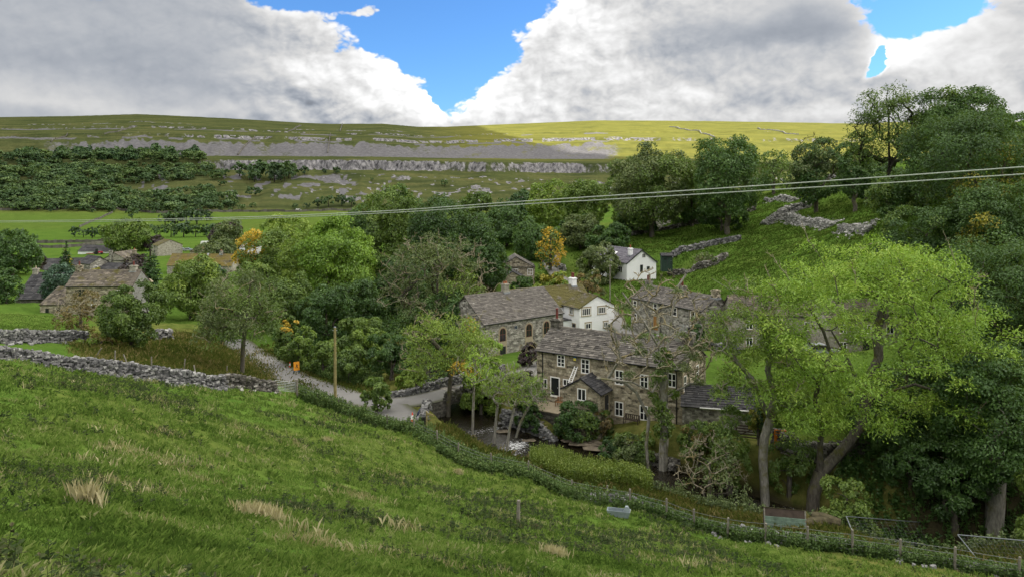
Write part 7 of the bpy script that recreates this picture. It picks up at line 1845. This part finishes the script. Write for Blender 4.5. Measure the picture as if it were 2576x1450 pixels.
LAWN = [xy(u, D) for u, D in ((-260, 78), (0, 80), (120, 84), (230, 90), (190, 118), (120, 126), (0, 138), (-260, 140))]
grass('left_field_grass', 'mown looking bright grass of the left field', 'grass', LAWN, 76, 145, 40000, -44, -26, lambda r: .16 + .0 * r, lambda r: .09 + .0 * r, 'grass_near', 8, tuft=9, lean=(.3, 1.0), spread=.14, power=1.0, straw=0)
def plants(name, label, cat, x, y, h, per, l, w, material, seed, droop=.2, cone=.6, stalk=1.0):
    rs = np.random.RandomState(seed); n = len(x); z = gz(x, y); i = np.repeat(np.arange(n), per); k = len(i)
    f = rs.rand(k); a = rs.rand(k) * 6.283; rad = l * (.25 + .75 * (1 - f * cone)) * rs.uniform(.2, .9, k); ln = rs.normal(size=(n, 2)) * .12
    p = np.stack([x[i] + np.cos(a) * rad + ln[i, 0] * f * h[i], y[i] + np.sin(a) * rad + ln[i, 1] * f * h[i], z[i] + f * h[i]], 1)
    d = np.stack([np.cos(a), np.sin(a), rs.uniform(-droop, .9, k)], 1); d = unit(d); nrm = unit(np.stack([rs.normal(size=k) * .5, rs.normal(size=k) * .5, np.ones(k)], 1)); nrm = unit(nrm - (nrm * d).sum(1, keepdims=True) * d); b = np.cross(nrm, d)
    L = (l * rs.uniform(.6, 1.3, k) * (1.1 - .5 * f))[:, None]; W = (w * rs.uniform(.6, 1.3, k))[:, None]
    V = np.stack([p - d * L * .5, p + b * W * .5, p + d * L * .5 - np.array([0, 0, .15]) * L, p - b * W * .5], 1).reshape(-1, 3); tint = np.clip(.5 * rs.rand(n)[i] + .5 * rs.rand(k) * (.5 + f), 0, 1)
    # stalks
    s = (.012 + .0004 * np.hypot(x, y)) * stalk; top = np.stack([x + ln[:, 0] * h, y + ln[:, 1] * h, z + h * 1.03], 1); bot = np.stack([x, y, z - .05], 1); sx = np.stack([s, s * 0, s * 0], 1); sy = np.stack([s * 0, s, s * 0], 1)
    S1 = np.stack([bot - sx, bot + sx, top + sx * .4, top - sx * .4], 1); S2 = np.stack([bot - sy, bot + sy, top + sy * .4, top - sy * .4], 1)
    V = np.vstack([V, S1.reshape(-1, 3), S2.reshape(-1, 3)]); tint = np.concatenate([np.repeat(tint, 4), np.full(8 * n, .55)])
    return tag(link(name, mesh_np(name, V, np.arange(len(V)).reshape(-1, 4), MAT[material], tint=tint)), label, cat, kind='stuff')
def scatter(rs, poly, n, dens=None):
    P_ = np.array(poly); lo, hi = P_.min(0), P_.max(0); X, Y = [], []
    tot = 0
    while tot < n:
        x, y = rs.uniform(lo[0], hi[0], n * 2), rs.uniform(lo[1], hi[1], n * 2); ok = inpoly(x, y, poly)
        if dens is not None: ok &= rs.rand(len(x)) < dens(x, y)
        X.append(x[ok]); Y.append(y[ok]); tot += ok.sum()
    return np.concatenate(X)[:n], np.concatenate(Y)[:n]
rs = np.random.RandomState(5)
NET = [xy(u, D) for u, D in ((752, 76.0), (850, 71.5), (930, 67.3), (1040, 63.2), (1152, 60), (1329, 55.2), (1440, 52.6), (1530, 51), (1540, 53.5), (1440, 56.5), (1329, 59.5), (1236, 62.5), (1152, 64.8), (1075, 66.5), (1010, 67.6), (940, 70.8), (870, 74.6), (800, 78), (755, 78))]
nd = lambda x, y: np.clip((fbm(x / 3.0, y / 3.0, 57, 4) - .30) * 3.2, .06, 1)
x, y = scatter(rs, NET, 3400, nd); plants('nettles', 'dark green nettle bank along the foreground fence', 'nettles', x, y, rs.uniform(.35, 1.0, len(x)) * (.55 + 1.3 * fbm(x / 2.2, y / 2.2, 58, 3)), 15, .26, .13, 'leaf_nettle', 1)
WIL = [xy(u, D) for u, D in ((1330, 65.5), (1345, 62.3), (1420, 60.5), (1500, 58.6), (1580, 56.6), (1628, 55.5), (1640, 58), (1600, 60.5), (1540, 62.8), (1450, 65.3), (1380, 67.2))]
x, y = scatter(rs, WIL, 1500); plants('willowherb', 'bright yellow-green stand of tall willowherb beside the stream', 'willowherb', x, y, rs.uniform(1.0, 1.65, len(x)), 18, .28, .075, 'leaf_willowherb', 2, cone=.3)
BR = [xy(u, D) for u, D in ((1540, 51.2), (1700, 47.4), (1829, 44.6), (2031, 41.6), (2263, 40), (2600, 39), (2600, 40.5), (2263, 41.5), (2031, 43.2), (1829, 46.3), (1700, 49.4), (1540, 54))]
x, y = scatter(rs, BR, 2300); plants('brambles', 'low dark weeds and brambles along the lower fence', 'brambles', x, y, rs.uniform(.3, .85, len(x)), 14, .20, .11, 'leaf_nettle', 3)
BANK = [xy(u, D) for u, D in ((1640, 58.5), (1700, 57), (1830, 53), (1960, 51.2), (2130, 49), (2400, 46), (2600, 45), (2600, 49.5), (2300, 51), (2130, 53.2), (1960, 55.6), (1830, 58.6), (1700, 61.8))]
x, y = scatter(rs, BANK, 1500); plants('bank_weeds', 'mixed rank weeds on the near stream bank', 'weeds', x, y, rs.uniform(.4, 1.1, len(x)), 14, .24, .12, 'leaf_olive', 4)
VB = [xy(u, D) for u, D in ((690, 102), (742, 95.5), (800, 90.5), (870, 87), (960, 84.5), (960, 90), (860, 94), (760, 103), (700, 110))]
x, y = scatter(rs, VB, 1300); plants('hedge_weeds', 'green hedge-bottom weeds beside the lane', 'weeds', x, y, rs.uniform(.5, 1.3, len(x)), 14, .30, .16, 'leaf_nettle', 6)
th = lambda x, y: np.clip((fbm(x / 5.2, y / 5.2, 55, 4) - .50) * 7, 0.015, 1)
x, y = scatter(rs, FIELD, 5200, th); h_ = rs.uniform(.10, .42, len(x)); k_ = np.hypot(x, y) < 22
plants('thistles', 'scattered dark thistles and docks over the foreground field', 'weeds', x[~k_], y[~k_], h_[~k_], 18, .17, .065, 'weed_leaf', 7, stalk=.4)
x, y = scatter(rs, FIELD, 2600, lambda x, y: th(x, y) * (np.hypot(x, y) < 24)); plants('thistles', 'small dark weeds in the near part of the foreground field', 'weeds', x, y, rs.uniform(.08, .34, len(x)), 20, .085, .032, 'weed_leaf', 17, stalk=.3)
UND = [xy(u, D) for u, D in ((2090, 58), (2140, 53.5), (2300, 51), (2480, 48.5), (2620, 48), (2650, 68), (2400, 72), (2200, 70))]
x, y = scatter(rs, UND, 3200); plants('undergrowth', 'dark undergrowth beneath the trees on the right bank', 'undergrowth', x, y, rs.uniform(.5, 1.5, len(x)), 15, .36, .2, 'leaf_dark', 8)
GIL = [xy(u, D) for u, D in ((690, 112), (800, 100), (960, 92), (1080, 90), (1180, 98), (1150, 150), (1000, 160), (800, 165), (660, 140))]
x, y = scatter(rs, GIL, 2600); plants('undergrowth', 'dark undergrowth beneath the trees of the gill', 'undergrowth', x, y, rs.uniform(.6, 1.8, len(x)), 15, .5, .3, 'leaf_dark', 9)
fl = [xy(-60, 3), xy(-20, 9), xy(30, 11), xy(60, 6.5), xy(60, 4)]
# single grass tussocks one can point to
for i, (u, v, lab, hh, m, n, sp) in enumerate(((655, 1305, 'large pale straw tussock in the middle of the foreground field', .75, 'grass_straw', 420, .32), (222, 1275, 'tall orange-brown grass tussock at the lower left', .85, 'grass_straw', 160, .13), 
                                (1395, 1395, 'straw tussock below the lone post', .6, 'grass_straw', 220, .25), (825, 1108, 'small straw tuft in the upper field near the nettles', .6, 'grass_straw', 150, .25), (1152, 1190, 'straw tuft at the foot of a fence post', .8, 'grass_straw', 130, .2))):
    p = G(u, v, 4, 80); n = int(n * 2.4); r_ = np.random.RandomState(i + 30); x = r_.normal(size=n) * sp * .8; y = r_.normal(size=n) * sp * .8; px = p.y / F
    V = blades(r_, x, y, gz(x + p.x, y + p.y) - p.z, r_.uniform(.35, 1.1, n) * hh * .62, np.full(n, max(.0014, px * .11)), r_.uniform(.03, .42, n))
    tag(link('grass_tussock', mesh_np('grass_tussock', V.reshape(-1, 3), np.arange(5 * n).reshape(-1, 5), MAT[m], tint=np.repeat(.35 + .9 * r_.rand(n), 5)), None, p), lab, 'tussock', 'grass tussocks')
